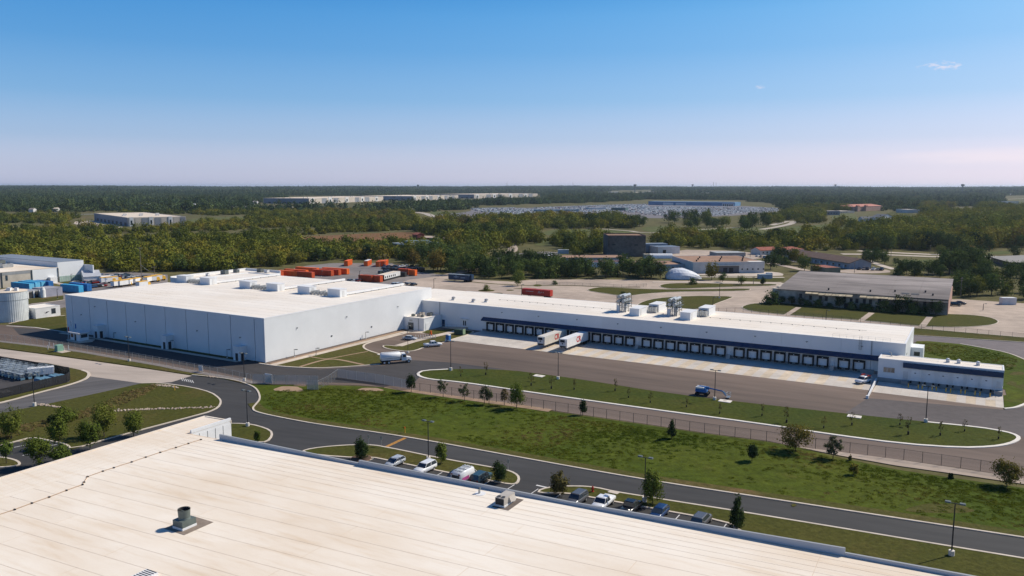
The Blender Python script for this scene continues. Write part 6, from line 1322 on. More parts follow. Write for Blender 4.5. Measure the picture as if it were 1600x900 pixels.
for nm, lb, poly, cnt, md, kinds, (s0, s1) in GROVES:
    fp = fill(poly, cnt, md, g5); big = len(fp) > 8
    ph = lb.split(' tree ', 1)[1] if ' tree ' in lb else lb[5:]
    xs_ = sorted(x for x, y in fp); ys_ = sorted(y for x, y in fp)
    for x, y in fp:
        kd_ = g5.choice(kinds); fx = (xs_.index(x) + .5) / len(xs_); fy = (ys_.index(y) + .5) / len(ys_)
        where = (('front ' if fy < .5 else 'back ') + ('left' if fx < .25 else 'left middle' if fx < .5 else 'right middle' if fx < .75 else 'right')) if big else ''
        lab = KDESC[kd_] + ' tree' + ((' at ' + where + ' ') if big else ' ') + ph
        mid_tree(Vector((x, y, 0)), kd_, g5.uniform(s0, s1), ' '.join(lab.split()[:16]), lb.replace('tree', 'trees', 1), nm)
SINGLE = [(1112, 437.2, 411, 6, 'autumn-tinted tree in front of the long works building, tallest on the old lawn'), (1129, 440.5, 427, 0, 'small tree right of the autumn-tinted one'), (1082.5, 444.5, 434, 2, 'low dark bush-like tree before the white tent dome'), (1158.5, 445, 431, 8, 'bare-looking tree on the old lawn right of the autumn-tinted one'), (1192, 445.5, 432, 5, 'small dark fir left of the derelict building'),
          (1204, 421, 399, 3, 'dark round tree right of the long works building'), (1257, 423, 400, 0, 'round green tree behind the derelict building roof'), (1275, 426, 413, 6, 'low yellow-green tree beside the red-roofed shed'), (809, 446.5, 425, 0, 'round bushy tree standing free on the old concrete yard'), (1206, 475, 455, 2, 'vine-covered bush at the left corner of the derelict building'),
          (1469, 397, 383, 0, 'round tree by the road in front of the far wood'), (1585, 403, 385, 3, 'round dark tree at far right by the grey roof'), (867, 444.5, 438, 2, 'small round bush at the edge of the old yard'), (760, 454, 445, 2, 'small bush on a bare island of the old yard'), (733, 358, 340, 3, 'large dark round tree beside the bend of the country road'), (650, 364, 350, 3, 'dark round tree at the corner of the brown field, left of two'), (661, 365, 350, 4, 'dark round tree at the corner of the brown field, right of two'),
          (823, 410, 396, 3, 'dark round tree in front of the works yard, left of two'), (838, 412, 394, 3, 'dark round tree in front of the works yard, right of two'), (888, 388, 365, 3, 'dark upright tree behind the low works'), (974, 463, 455, 2, 'dark bush in front of the left pipe rack'), (1400, 414, 403, 0, 'small lone tree on the far lawn')]
for x, y, yt, kd, lb in SINGLE:
    q = P(x, y); hh = MIDP[kd][4]; mid_tree(q, kd, (y - yt) / pxm(q) / hh, lb, None, 'tree')
# vines and shrubs along the derelict front
for k in range(16):
    u = 101 + k * 4.0; mid_tree(F(u + g5.uniform(-1, 1), 194.3 + g5.uniform(-0.8, 0.4)), g5.choice((2, 3, 2)), g5.uniform(0.38, 0.62) * (1.2 if k > 9 else 0.8), 'dark overgrown shrub against the derelict front, ' + ('left end', 'left of middle', 'right of middle', 'right end')[k // 4], 'shrubs along the derelict building', 'shrub')

# ---- the woods: too many to count, scattered on the land
def scatter(name, pts, scl, idx, protos, kindname='stuff', rot=True):
    n = len(pts); me = bpy.data.meshes.new(name); me.vertices.add(n); me.vertices.foreach_set('co', np.asarray(pts, np.float32).ravel())
    a = me.attributes.new('scl', 'FLOAT_VECTOR', 'POINT'); a.data.foreach_set('vector', np.asarray(scl, np.float32).ravel())
    a = me.attributes.new('pick', 'INT', 'POINT'); a.data.foreach_set('value', np.asarray(idx, np.int32))
    a = me.attributes.new('turn', 'FLOAT_VECTOR', 'POINT'); tv = np.zeros((n, 3), np.float32); tv[:, 2] = np.random.default_rng(n).uniform(0, 6.283, n); a.data.foreach_set('vector', tv.ravel())
    o = bpy.data.objects.new(name, me); COL.objects.link(o); o['kind'] = kindname
    ng = bpy.data.node_groups.new(name + '_scatter', 'GeometryNodeTree'); ng.interface.new_socket('Geometry', in_out='INPUT', socket_type='NodeSocketGeometry'); ng.interface.new_socket('Geometry', in_out='OUTPUT', socket_type='NodeSocketGeometry')
    N_ = ng.nodes; gi = N_.new('NodeGroupInput'); go = N_.new('NodeGroupOutput'); ip = N_.new('GeometryNodeInstanceOnPoints'); jn = N_.new('GeometryNodeJoinGeometry')
    for pr in reversed(protos):
        oi = N_.new('GeometryNodeObjectInfo'); oi.inputs['Object'].default_value = pr; oi.inputs['As Instance'].default_value = True; ng.links.new(oi.outputs['Geometry'], jn.inputs[0])
    def attr(nm, ty):
        q = N_.new('GeometryNodeInputNamedAttribute'); q.data_type = ty; q.inputs['Name'].default_value = nm; return q.outputs['Attribute']
    e2r = N_.new('FunctionNodeEulerToRotation'); ng.links.new(attr('turn', 'FLOAT_VECTOR'), e2r.inputs[0])
    ng.links.new(gi.outputs[0], ip.inputs['Points']); ng.links.new(jn.outputs[0], ip.inputs['Instance']); ip.inputs['Pick Instance'].default_value = True
    ng.links.new(attr('pick', 'INT'), ip.inputs['Instance Index']); ng.links.new(e2r.outputs[0], ip.inputs['Rotation']); ng.links.new(attr('scl', 'FLOAT_VECTOR'), ip.inputs['Scale'])
    ng.links.new(ip.outputs[0], go.inputs[0])
    md = o.modifiers.new('scatter', 'NODES'); md.node_group = ng; return o
def proto(name, me): return bpy.data.objects.new(name, me)
WCOL = ((0.05, 0.07, 0.018), (0.08, 0.1, 0.02), (0.12, 0.135, 0.022), (0.165, 0.165, 0.024), (0.21, 0.18, 0.028), (0.19, 0.14, 0.038))
LF_WOOD = M_leaf('leaves_wood', WCOL, 0.25, 0.18, patch=0.007, rmix=0.5)
LF_FAR = M_leaf('leaves_far_wood', ((0.04, 0.065, 0.03), (0.055, 0.085, 0.032), (0.08, 0.105, 0.034), (0.105, 0.118, 0.038)), 0.75, 0.12, patch=0.0025, nsc=0.05, rmix=0.5)
WP = [proto('wood_crown', crown_mesh('wood_crown', 500 + k, sh, 480, 26, 0.3, 1.25, r_, h_, LF_WOOD)) for k, (sh, r_, h_) in enumerate((('round', 4.4, 9.0), ('dome', 4.4, 6.5), ('oval', 3.8, 9.5), ('dome', 3.4, 4.0), ('vase', 4.2, 8.5), ('round', 5.0, 8.0)))]
LF_WY = M_leaf('leaves_wood_yellow', ((0.15, 0.18, 0.032), (0.19, 0.2, 0.036), (0.22, 0.19, 0.04)), 0.3, 0.15)
WP += [proto('wood_crown', crown_mesh('wood_crown', 520 + k, sh, 420, 22, 0.24, 1.25, r_, h_, LF_WY)) for k, (sh, r_, h_) in enumerate((('round', 4.6, 9.0), ('oval', 4.0, 9.5)))]
def patch_mesh(name, seed, size, ncr, r0, r1, per, leaf, mat):
    g = np.random.default_rng(seed); Vs = []; Qs = []; off = 0
    for k in range(ncr):
        rr = g.uniform(r0, r1); hh = rr * g.uniform(1.4, 2.3); C, nr = crown_pts(g, ('round', 'dome', 'oval')[k % 3], per, 10, 0.28)
        C = C * np.array([rr, rr, hh]) + np.array([g.uniform(-size / 2, size / 2), g.uniform(-size / 2, size / 2), 0])
        V, Q = leaf_quads(g, C, nr / (np.linalg.norm(nr, axis=1)[:, None] + 1e-9), leaf); Vs.append(V); Qs.append(Q + off); off += len(V)
    return np_mesh(name, np.concatenate(Vs), np.concatenate(Qs), mat)
PP = [proto('wood_patch', patch_mesh('wood_patch', 600 + k, 40, 13, 4, 7, 70, 2.6, LF_FAR)) for k in range(4)]
PF = [proto('far_patch', patch_mesh('far_patch', 650 + k, 110, 42, 5, 9, 34, 5.0, LF_FAR)) for k in range(4)]
CLEAR = [  # open ground seen as such in the photograph (pixel outlines)
 [(100, 350), (110, 342), (160, 338), (292, 334), (330, 337), (395, 335), (397, 342), (330, 347), (296, 356), (200, 362), (150, 358)],
 [(438, 377), (445, 370), (520, 365), (645, 360), (660, 366), (725, 372), (720, 380), (640, 386), (560, 385), (480, 387)],
 [(838, 366), (850, 357), (985, 358), (995, 366), (930, 371), (860, 370)], [(640, 327), (668, 331), (700, 339), (750, 346), (760, 352), (720, 349), (672, 341), (640, 333)],
 [(670, 338), (680, 330), (735, 327), (740, 322), (930, 317), (1010, 312), (1155, 313), (1225, 322), (1225, 334), (1140, 340), (1060, 344), (900, 339), (800, 343), (740, 346)],
 [(780, 400), (790, 388), (870, 386), (880, 404), (868, 416), (790, 412)], [(1010, 410), (1035, 395), (1062, 387), (1110, 390), (1230, 396), (1240, 440), (1010, 440)],
 [(445, 319), (445, 306), (640, 306), (850, 301), (850, 312), (640, 320), (560, 329), (445, 325)], [(380, 312), (405, 316), (470, 321), (470, 327), (400, 329)],
 [(0, 333), (190, 331), (190, 337), (0, 338)], [(205, 406), (275, 399), (280, 402), (210, 408)],
 [(1232, 403), (1262, 398), (1400, 397), (1480, 402), (1620, 400), (1620, 412), (1540, 420), (1480, 420), (1400, 426), (1320, 426), (1280, 430), (1200, 425), (1200, 408)],
 [(1070, 364), (1075, 354), (1230, 350), (1300, 348), (1300, 352), (1230, 372), (1180, 373), (1100, 368)], [(985, 352), (1060, 350), (1068, 362), (1000, 366)],
 [(1285, 332), (1330, 331), (1395, 330), (1440, 331), (1440, 348), (1400, 356), (1345, 357), (1290, 348)], [(1560, 306), (1700, 304), (1700, 328), (1560, 328)], [(1326, 334), (1331, 322), (1388, 320), (1395, 333)],
 [(945, 404), (940, 390), (1060, 390), (1062, 408), (945, 412)], [(1190, 362), (1215, 352), (1245, 340), (1245, 352), (1215, 362)], [(940, 298), (1030, 296), (1030, 304), (940, 306)],
 [(1465, 325), (1530, 322), (1530, 336), (1465, 336)], [(1100, 330), (1230, 326), (1230, 340), (1100, 340)]]
WOODS = [ # outline, trees per 1000 square metres, scale range, picks
 ([(-120, 424), (140, 424), (260, 424), (330, 424), (400, 420), (437, 416), (480, 408), (640, 406), (650, 398), (640, 386), (560, 386), (440, 380), (300, 392), (-120, 398)], 19.0, (0.6, 0.95), (0, 1, 1, 4, 5, 1, 6, 5)),
 ([(-120, 398), (300, 392), (440, 380), (445, 369), (520, 364.5), (645, 360), (660, 350), (640, 332), (520, 329), (440, 331), (330, 333), (-120, 334)], 14.0, (0.5, 0.9), (1, 3, 3, 1, 5, 0, 5, 3)),
 ([(640, 392), (700, 398), (745, 400), (790, 388), (830, 378), (845, 362), (860, 357), (985, 357), (1000, 352), (960, 344), (830, 341), (740, 345), (700, 346), (655, 355), (650, 364), (690, 370), (680, 382)], 12.5, (0.7, 1.2), (0, 1, 4, 5, 1, 0)),
 ([(830, 392), (838, 378), (872, 374), (885, 370), (948, 369), (948, 398), (900, 400), (868, 392)], 9.0, (0.6, 0.95), (0, 2, 4, 1, 3)),
 ([(1020, 374), (1060, 366), (1100, 369), (1150, 373), (1220, 376), (1235, 386), (1215, 398), (1180, 393), (1100, 389), (1060, 387), (1022, 391)], 11.0, (0.6, 1.0), (0, 2, 4, 1, 3, 5, 6, 7)),
 ([(1215, 388), (1212, 374), (1262, 369), (1335, 364), (1338, 391), (1250, 393)], 5.0, (0.7, 1.2), (0, 2, 4, 5, 1, 3)),
 ([(1338, 391), (1335, 364), (1400, 352), (1440, 349), (1700, 336), (1760, 345), (1760, 394), (1600, 391), (1500, 392), (1400, 390)], 12.0, (0.75, 1.3), (0, 5, 4, 5, 6, 7, 6, 0)),
 ([(1225, 352), (1245, 338), (1300, 333), (1345, 345), (1380, 348), (1330, 360), (1290, 356), (1240, 356)], 6.5, (0.6, 1.1), (0, 1, 4, 5)),
 ([(1190, 350), (1200, 336), (1260, 326), (1330, 326), (1330, 334), (1250, 338), (1220, 352)], 7.0, (0.8, 1.2), (0, 4, 5)),
 ([(1435, 349), (1440, 322), (1600, 326), (1760, 330), (1760, 345), (1600, 343)], 9.0, (0.9, 1.3), (0, 2, 4, 5)),
]
gw = np.random.default_rng(99); pts = []; scl = []; idx = []
cleararr = CLEAR
for poly, dens, (s0, s1), picks in WOODS:
    pw = W(poly); xs = np.array([p.x for p in pw]); ys = np.array([p.y for p in pw])
    n = int((xs.max() - xs.min()) * (ys.max() - ys.min()) / 1000 * dens)
    X = np.stack([gw.uniform(xs.min(), xs.max(), n), gw.uniform(ys.min(), ys.max(), n), np.zeros(n)], 1)
    px, py = to_px(X); ok = in_poly(px, py, poly)
    for c in cleararr: ok &= ~in_poly(px, py, c)
    if len(picks) == 8 and picks[1] == 3:
        nz_ = np.sin(X[:, 0] * .021 + 2 * np.sin(X[:, 1] * .012)) + np.sin(X[:, 1] * .019 + 1.7 * np.sin(X[:, 0] * .013)); ok &= (nz_ + gw.normal(0, .35, len(X))) > -0.75
    X = X[ok]; m = len(X); s = s0 * 0.75 + (s1 * 1.35 - s0 * 0.75) * gw.random(m) ** 1.6
    pts.append(X); scl.append(np.stack([s * gw.uniform(0.85, 1.2, m), s * gw.uniform(0.85, 1.2, m), s], 1)); idx.append(gw.choice(picks, m))
pts = np.concatenate(pts); scl = np.concatenate(scl); idx = np.concatenate(idx)
scatter('wood', pts, scl, idx, WP); print('wood trees', len(pts), 'mid', N_MID)
def far_wood(name, d0, d1, cell, protos, skip):
    out = []
    for y in np.arange(d0, d1, cell):
        hw = y * 0.72 + 60
        for x in np.arange(-hw, hw, cell): out.append((x + gw.uniform(-cell, cell) * 0.35, y + gw.uniform(-cell, cell) * 0.35))
    X = np.array(out); X = np.concatenate([X, np.zeros((len(X), 1))], 1)
    X[:, 2] = [gz(a, b) - 0.5 for a, b in X[:, :2]]
    px, py = to_px(X); ok = np.ones(len(X), bool) & (py < 333)
    for c in CLEAR + [w[0] for w in WOODS]: ok &= ~in_poly(px, py, c)
    ok &= gw.random(len(X)) > skip
    X = X[ok]; m = len(X); s = gw.uniform(0.75, 1.25, m)
    scatter(name, X, np.stack([s, s, s * gw.uniform(0.6, 1.5, m)], 1), gw.integers(0, len(protos), m), protos); print(name, m)
far_wood('wood', 1550, 4300, 42, PP, 0.06)
far_wood('wood', 4300, 11500, 105, PF, 0.05)
# ---- grasses
TUFT = M_leaf('weed_blades', ((0.045, 0.07, 0.008), (0.06, 0.085, 0.01), (0.08, 0.1, 0.012), (0.1, 0.105, 0.018), (0.15, 0.11, 0.04)), 0.2, 0.25, patch=0.05, rmix=0.3)
TUFTB = M_leaf('dry_blades', ((0.17, 0.11, 0.06), (0.22, 0.15, 0.07), (0.15, 0.14, 0.04), (0.2, 0.16, 0.06)), 0.3, 0.3)
def tuft(name, seed, n, rad, h, mat):
    g = np.random.default_rng(seed); a = g.uniform(0, 6.28, n); r = rad * np.sqrt(g.random(n)); C = np.stack([r * np.cos(a), r * np.sin(a), h * (0.25 + 0.75 * g.random(n)) * (1 - (r / rad) ** 2 * 0.7)], 1)
    nr = np.stack([np.cos(a) * 0.35, np.sin(a) * 0.35, np.ones(n)], 1); V, Q = leaf_quads(g, C, nr, 0.24, 0.14); V[:, 2] = np.maximum(V[:, 2], 0.01); return np_mesh(name, V, Q, mat)
TP = [proto('weed_tuft', tuft('weed_tuft', 700 + k, 26, 0.55, h, TUFT)) for k, h in enumerate((0.1, 0.14, 0.2, 0.08))]
TB = [proto('dry_tuft', tuft('dry_tuft', 720 + k, 24, 0.5, h, TUFTB)) for k, h in enumerate((0.25, 0.4, 0.5))]
def in_area(poly, dens, margin=0.0):
    pw = [(p.x, p.y) for p in W(poly)]; xs = [p[0] for p in pw]; ys = [p[1] for p in pw]
    n = int((max(xs) - min(xs)) * (max(ys) - min(ys)) * dens); X = gw.uniform((min(xs), min(ys)), (max(xs), max(ys)), (n, 2)); return X[in_poly(X[:, 0], X[:, 1], pw)]
WEED = [(430, 611), (500, 606), (605, 612), (700, 624), (800, 638), (875, 650), (1000, 668), (1100, 683), (1200, 696), (1250, 706), (1300, 716), (1400, 737), (1500, 752), (1600, 767), (1760, 793), (1760, 850), (1600, 829), (1400, 799), (1200, 769), (1000, 739), (800, 703), (625, 672), (500, 655), (440, 645), (412, 632), (412, 618)]
X = in_area(WEED, 3.4)
f = np.array([math.sin(x * 0.075 + 2 * math.sin(y * 0.06)) + math.sin(y * 0.11 + x * 0.04 + 1.3 * math.sin(x * 0.021)) for x, y in X]); X = X[(f + gw.normal(0, 1.0, len(X))) > 0.1]
s = gw.uniform(0.6, 1.25, len(X)); scatter('weeds', np.concatenate([X, np.full((len(X), 1), 0.06)], 1), np.stack([s, s, s * gw.uniform(0.7, 1.2, len(X))], 1), gw.integers(0, 4, len(X)), TP); print('weeds', len(X))
X = in_area(SWALE, 1.8); s = gw.uniform(0.6, 1.3, len(X)); scatter('dry_grass', np.concatenate([X, np.full((len(X), 1), 0.11)], 1), np.stack([s, s, s], 1), gw.integers(0, 3, len(X)), TB)
X = in_area([(1435, 535), (1500, 541), (1560, 552), (1590, 563), (1580, 580), (1480, 560), (1445, 552)], 2.2); s = gw.uniform(0.5, 1.0, len(X)); scatter('weeds', np.concatenate([X, np.full((len(X), 1), 0.1)], 1), np.stack([s, s, s], 1), gw.integers(0, 4, len(X)), TP)
# riprap stones along the two rock lines on the left lawn
ST = [proto('stone', MB().loft([[(0.5 * r * math.cos(a) + 0.1 * math.sin(3 * a + k), 0.5 * r * math.sin(a), z) for a in [j * math.pi / 3 for j in range(6)]] for r, z in ((0.8, -0.05), (1.0, 0.15), (0.5, 0.35))]).mesh('stone', CONC_TAN)) for k in range(3)]
pp = []
for a, b, n in (((180, 641.5), (262, 638.5), 90), ((262, 638.5), (332, 636.5), 70), ((62, 631.5), (92, 637), 70), ((240, 601.5), (262, 603), 60), ((262, 603), (278, 606), 30), ((325, 588), (340, 590), 30)):
    for k in range(n): t_ = rnd.random(); q = P(a[0] + (b[0] - a[0]) * t_, a[1] + (b[1] - a[1]) * t_, 0.1); pp.append((q.x + rnd.gauss(0, 0.35), q.y + rnd.gauss(0, 0.35), 0.1))
pp = np.array(pp); s = gw.uniform(0.25, 0.6, len(pp)); scatter('riprap', pp, np.stack([s, s, s], 1), gw.integers(0, 3, len(pp)), ST)
# ================================================================ BUILDINGS AND YARDS BEYOND
def bldg(name, label, cat, a, b, depth, h, wm, rm, roof='flat', rise=1.5, wins=(), wsize=(1.2, 1.4), wm2=None, par=0.35, doors=(), group=None, trim=True, over=0.4):
    """front wall runs from pixel a to pixel b on the ground; wins = (x0, step, n, z) on the front wall"""
    A = P(*a) if not isinstance(a, Vector) else a; Bv = P(*b) if not isinstance(b, Vector) else b
    d = Bv - A; wd = math.hypot(d.x, d.y); rz = math.atan2(d.y, d.x); A = A - Vector((0, 0, 0.0))
    t = thing(name, label, cat, A, rz, group)
    obj('wall', MB().box(0, 0, -0.3, wd, depth, h), wm, t)
    if roof == 'flat':
        r = obj('roof', MB().box(0.25, 0.25, h, wd - 0.25, depth - 0.25, h + 0.04), rm, t)
        if trim: obj('parapet', MB().box(-0.05, -0.05, h, wd + 0.05, 0.25, h + par).box(-0.05, depth - 0.25, h, wd + 0.05, depth + 0.05, h + par).box(-0.05, 0.25, h, 0.25, depth - 0.25, h + par).box(wd - 0.25, 0.25, h, wd + 0.05, depth - 0.25, h + par), wm2 or wm, t)
    elif roof == 'gable_x':       # ridge along the front
        obj('roof', MB().extr([(-over, h - 0.1), (depth / 2, h + rise), (depth + over, h - 0.1), (depth + over, h + 0.15), (depth / 2, h + rise + 0.25), (-over, h + 0.15)][::-1], -over, wd + over), rm, t)
        obj('gable', MB().extr([(0.02, h), (depth - 0.02, h), (depth / 2, h + rise - 0.02)], 0.01, wd - 0.01), wm2 or wm, t)
    elif roof == 'gable_y':
        mb = MB(); pr = [(-over, h - 0.1), (-over, h + 0.15), (wd / 2, h + rise + 0.25), (wd + over, h + 0.15), (wd + over, h - 0.1), (wd / 2, h + rise)]
        n = len(pr); mb.add([(x, -over, z) for x, z in pr] + [(x, depth + over, z) for x, z in pr], [(k, (k + 1) % n, n + (k + 1) % n, n + k) for k in range(n)] + [tuple(range(n - 1, -1, -1)), tuple(range(n, 2 * n))])
        obj('roof', mb, rm, t); obj('gable', MB().add([(0.02, 0.01, h), (wd - 0.02, 0.01, h), (wd / 2, 0.01, h + rise - 0.02), (0.02, depth - 0.01, h), (wd - 0.02, depth - 0.01, h), (wd / 2, depth - 0.01, h + rise - 0.02)], [(0, 1, 2), (5, 4, 3)]), wm2 or wm, t)
    elif roof == 'hip':
        k = min(wd, depth) / 2
        mb = MB().add([(-over, -over, h), (wd + over, -over, h), (wd + over, depth + over, h), (-over, depth + over, h)] + ([(k, depth / 2, h + rise), (wd - k, depth / 2, h + rise)] if wd >= depth else [(wd / 2, k, h + rise), (wd / 2, depth - k, h + rise)]),
                      [(0, 1, 5, 4), (1, 2, 5), (2, 3, 4, 5), (3, 0, 4), (3, 2, 1, 0)] if wd >= depth else [(0, 1, 4), (1, 2, 5, 4), (2, 3, 5), (3, 0, 4, 5), (3, 2, 1, 0)])
        obj('roof', mb, rm, t)
    wmesh = None
    for x0, st, n, z in wins:
        for k in range(n):
            if x0 + k * st + wsize[0] > wd: break
            box_piece('window', wsize[0], 0.06, wsize[1], GLASS, t, (x0 + k * st, -0.07, z))
    for x0, w_, hh in doors: box_piece('door', w_, 0.08, hh, DARK, t, (x0, -0.09, 0.0))
    return t, wd
# left neighbour: cream roof, tall white end block with green-tinted glass
t = thing('neighbour_plant', 'cream-roofed plant with tall white end block at the far left edge', 'industrial building', FO, FA)
obj('wall', MB().box(-330, 30, 0, -240, 79.8, 7.7), TANWALL, t)
for k, (w0, w1, m) in enumerate(((52, 66.5, TANWALL), (66.6, 79.7, PANEL))): obj('wall_panel', MB().box(-240, w0, 2.2 if k else 0.0, -239.8, w1, 7.6), m, t)
obj('wall_panel', MB().box(-240, 30.2, 0, -239.8, 51.9, 7.6), TANWALL, t)
obj('plinth_wall', MB().box(-239.98, 66.6, 0, -239.7, 79.7, 2.15), GREYWALL, t)
obj('upper_band', MB().box(-239.79, 30.2, 6.2, -239.72, 66.5, 7.6), GREYWALL, t)
obj('roof', MB().box(-330, 30, 7.7, -239.9, 79.8, 7.85), ROOF_C, t)
obj('end_block', MB().box(-310, 80.0, 0, -240, 94, 10.4), PANEL, t); obj('end_roof', MB().box(-310, 80.0, 10.4, -240, 94, 10.6), M('blue_grey_roof', (0.2, 0.23, 0.27), 0.7, 0.1, 0.1), t)
gz_ = obj('glazing', MB().box(-239.98, 80.6, 0.1, -239.9, 93.6, 3.0), PALEGREEN, t)
mb = MB()
for k in range(11): mb.box(-239.9, 80.6 + k * 1.3, 0.1, -239.85, 80.7 + k * 1.3, 3.0)
obj('mullion', mb, WHITE_D, gz_)
obj('fin_wall', MB().box(-240.0, 94.05, 0, -232.0, 94.6, 8.2), PANEL, t)
obj('porch', MB().box(-239.69, 74.5, 0, -237.5, 78, 3.2), WHITE, t)
obj('downpipe', MB().tube((-239.6, 66.55, 0), (-239.6, 66.55, 7.6), 0.25).tube((-239.6, 52, 0), (-239.6, 52, 7.6), 0.25).tube((-239.6, 79.9, 0), (-239.6, 79.9, 7.6), 0.25), STEEL_D, t)
obj('window', MB().box(-239.79, 53.8, 3.5, -239.7, 54.8, 6.0), GLASS, t)
for k, (u, w) in enumerate(((-262, 66), (-292, 72), (-285, 74), (-300, 70))):
    q = thing('roof_unit', ['grey roof unit on the cream-roofed plant, nearest its front wall', 'dark roof unit at the left on the cream-roofed plant', 'dark roof unit beside the left one on the cream-roofed plant', 'leftmost grey roof unit on the cream-roofed plant'][k], 'roof unit', F(u, w, 7.86), FA); obj('case', MB().box(-1.8, -2.6, 0.2, 1.8, 2.6, 2.0), STEEL_D if k else STEEL, q); obj('fan_ring', MB().cyl(0, 1.2, 2.0, 2.2, 0.8, n=10).cyl(0, -1.2, 2.0, 2.2, 0.8, n=10), DARK, q); obj('skid', MB().box(-1.7, -2.4, 0, 1.7, 2.4, 0.2), WHITE_D, q)
# storage tank
TK = M('tank_ribbed', (0.62, 0.64, 0.63), 0.5, 0.08, 0.5)
q = P(17.5, 500); t = thing('storage_tank', 'big ribbed pale grey storage tank at the left edge', 'storage tank', q)
rt_, ht_ = 5.9, 10.9
obj('shell', MB().cyl(0, 0, 0, ht_, rt_, n=40), TK, t)
rib = MB().box(-0.05, -0.07, 0, 0.06, 0.07, ht_ - 0.2).mesh('rib', TK)
for k in range(56): a = 2 * math.pi * k / 56; obj('rib', rib, TK, t, (math.cos(a) * rt_, math.sin(a) * rt_, 0.05), a)
obj('roof', MB().cyl(0, 0, ht_, ht_ + 0.15, rt_ + 0.15, n=40).cyl(0, 0, ht_ + 0.15, ht_ + 1.1, rt_, 0.4, 40), TANROOF, t)
obj('band', MB().cyl(0, 0, ht_ * 0.72, ht_ * 0.72 + 0.12, rt_ + 0.12, n=40, cap=False), STEEL_D, t)
obj('roof_box', MB().box(1.0, -3.0, ht_ + 0.4, 2.4, -1.6, ht_ + 1.6).box(3.2, -2.0, ht_ + 0.3, 4.4, -1.0, ht_ + 1.5), WHITE, t)
t, w_ = bldg('pump_house', 'small white flat-roofed building with one dark window beside the storage tank', 'small building', F(-132.6, 9.0), F(-132.6, 18.4), 9.5, 3.8, WHITE, ROOF_W, par=0.25, wins=((6.0, 1, 1, 1.2),), wsize=(1.6, 2.0)); obj('emblem', MB().hexa([(3.6, -0.06, 1.5), (4.3, -0.06, 1.8), (4.3, -0.01, 1.8), (3.6, -0.01, 1.5)], [(3.9, -0.06, 2.2), (5.3, -0.06, 2.3), (5.3, -0.01, 2.3), (3.9, -0.01, 2.2)]), DARK, t)
tree('bare_tree', 'small bare tree in front of the white pump house', 68.5, 496, 484, 5, 'round', LF_BRONZE, 120, 0.2, 0.4, seed=91)
# sheds and trailers of the left yard
t, _ = bldg('open_shed', 'grey open-fronted shed with white posts left of the tall store', 'shed', (41, 467), (64, 463.5), 9, 3.2, GREYWALL, M('grey_metal_roof', (0.33, 0.33, 0.35), 0.6, 0.1, 0.3), par=0.1)
for k in range(3): obj('post', MB().box(0.5 + k * 3.0, -0.5, 0, 1.0 + k * 3.0, -0.1, 3.2), WHITE, t); obj('bay', MB().box(1.1 + k * 3.0, -0.08, 0.0, 3.3 + k * 3.0, -0.02, 2.7), DARK, t)
bldg('grey_shed', 'long low grey shed right of the open-fronted one', 'shed', (71, 464), (98, 460.5), 9, 3.6, M('mauve_grey_wall', (0.27, 0.27, 0.32), 0.8, 0.1, 0.3), M('grey_metal_roof2', (0.36, 0.34, 0.34), 0.6, 0.1, 0.3), par=0.1)
t = thing('silo', 'small white vessel between the two grey sheds', 'silo', P(67.5, 464.5)); obj('shell', MB().cyl(0, 0, 0, 3.6, 1.1, n=14), WHITE, t); obj('lid', MB().cyl(0, 0, 3.6, 4.6, 0.9, 0.7, 14), WHITE_D, t)
t, _ = bldg('salt_shed', 'white building with grey sloping roof beside the tall white block', 'shed', (131, 440.2), (158, 438.6), 14, 2.4, WHITE, M('pale_grey_roof', (0.42, 0.43, 0.46), 0.6, 0.08, 0.3), 'gable_x', 2.6, over=0.2)
t, _ = bldg('low_white_store', 'long low white flat building behind the yellow trucks', 'shed', (159.5, 440.5), (176, 439.5), 8, 2.4, WHITE, ROOF_W, par=0.1)

def container(label, endpx, rotz, Lc, m, name='shipping_container', group=None, hh=2.9, z=0.0, roof_m=None):
    # local x: 0 at the near right end, -Lc at the far end
    t = thing(name, label, 'container', P(endpx[0], endpx[1], z), rotz, group)
    obj('body', MB().box(-Lc, -1.22, 0.15, 0, 1.22, hh), m, t); obj('roof', MB().box(-Lc + 0.1, -1.15, hh, -0.1, 1.15, hh + 0.05), roof_m or m, t)
    key = ('ribs', Lc, m.name, hh)
    if key not in MC:
        mb = MB(); n = int(Lc / 0.6)
        for k in range(n):
            for y in (-1.27, 1.22): mb.box(-Lc + 0.2 + k * 0.6, y, 0.25, -Lc + 0.5 + k * 0.6, y + 0.05, hh - 0.1)
        MC[key] = mb.mesh('side_rib', m)
    obj('side_rib', MC[key], m, t); obj('end_door', MB().box(0, -1.18, 0.2, 0.05, -0.02, hh - 0.05).box(0, 0.02, 0.2, 0.05, 1.18, hh - 0.05), m, t); obj('skid', MB().box(-Lc + 0.1, -1.1, 0, -0.1, -0.8, 0.15).box(-Lc + 0.1, 0.8, 0, -0.1, 1.1, 0.15), DARK, t)
    return t
OC = [((519.5, 431.5), 14, ORANGE_D, 'orange-red container in the row, nearest the cold store roof'), ((531, 430.2), 14, ORANGE_D, 'orange-red container in the row, second from the cold store roof'), ((544, 428.8), 18, ORANGE, 'long orange container at the right end of the row, farthest from the roof'),
      ((489.5, 434.5), 14, ORANGE_D, 'orange container lying left of the row, half hidden by the roof edge'), ((480, 431), 16, ORANGE, 'orange container behind the half-hidden one at the roof edge'), ((466, 433), 14, ORANGE, 'orange container left in the yard, only its roof and side showing'), ((441, 433.5), 10, ORANGE_D, 'leftmost orange container behind the cold store roof'), ((497, 427.5), 16, ORANGE, 'orange container behind the row, its roof showing')]
for e, ln, m, lb in OC: container(lb, e, FA + R(3), ln, m, group='orange containers in the yard', hh=3.2)
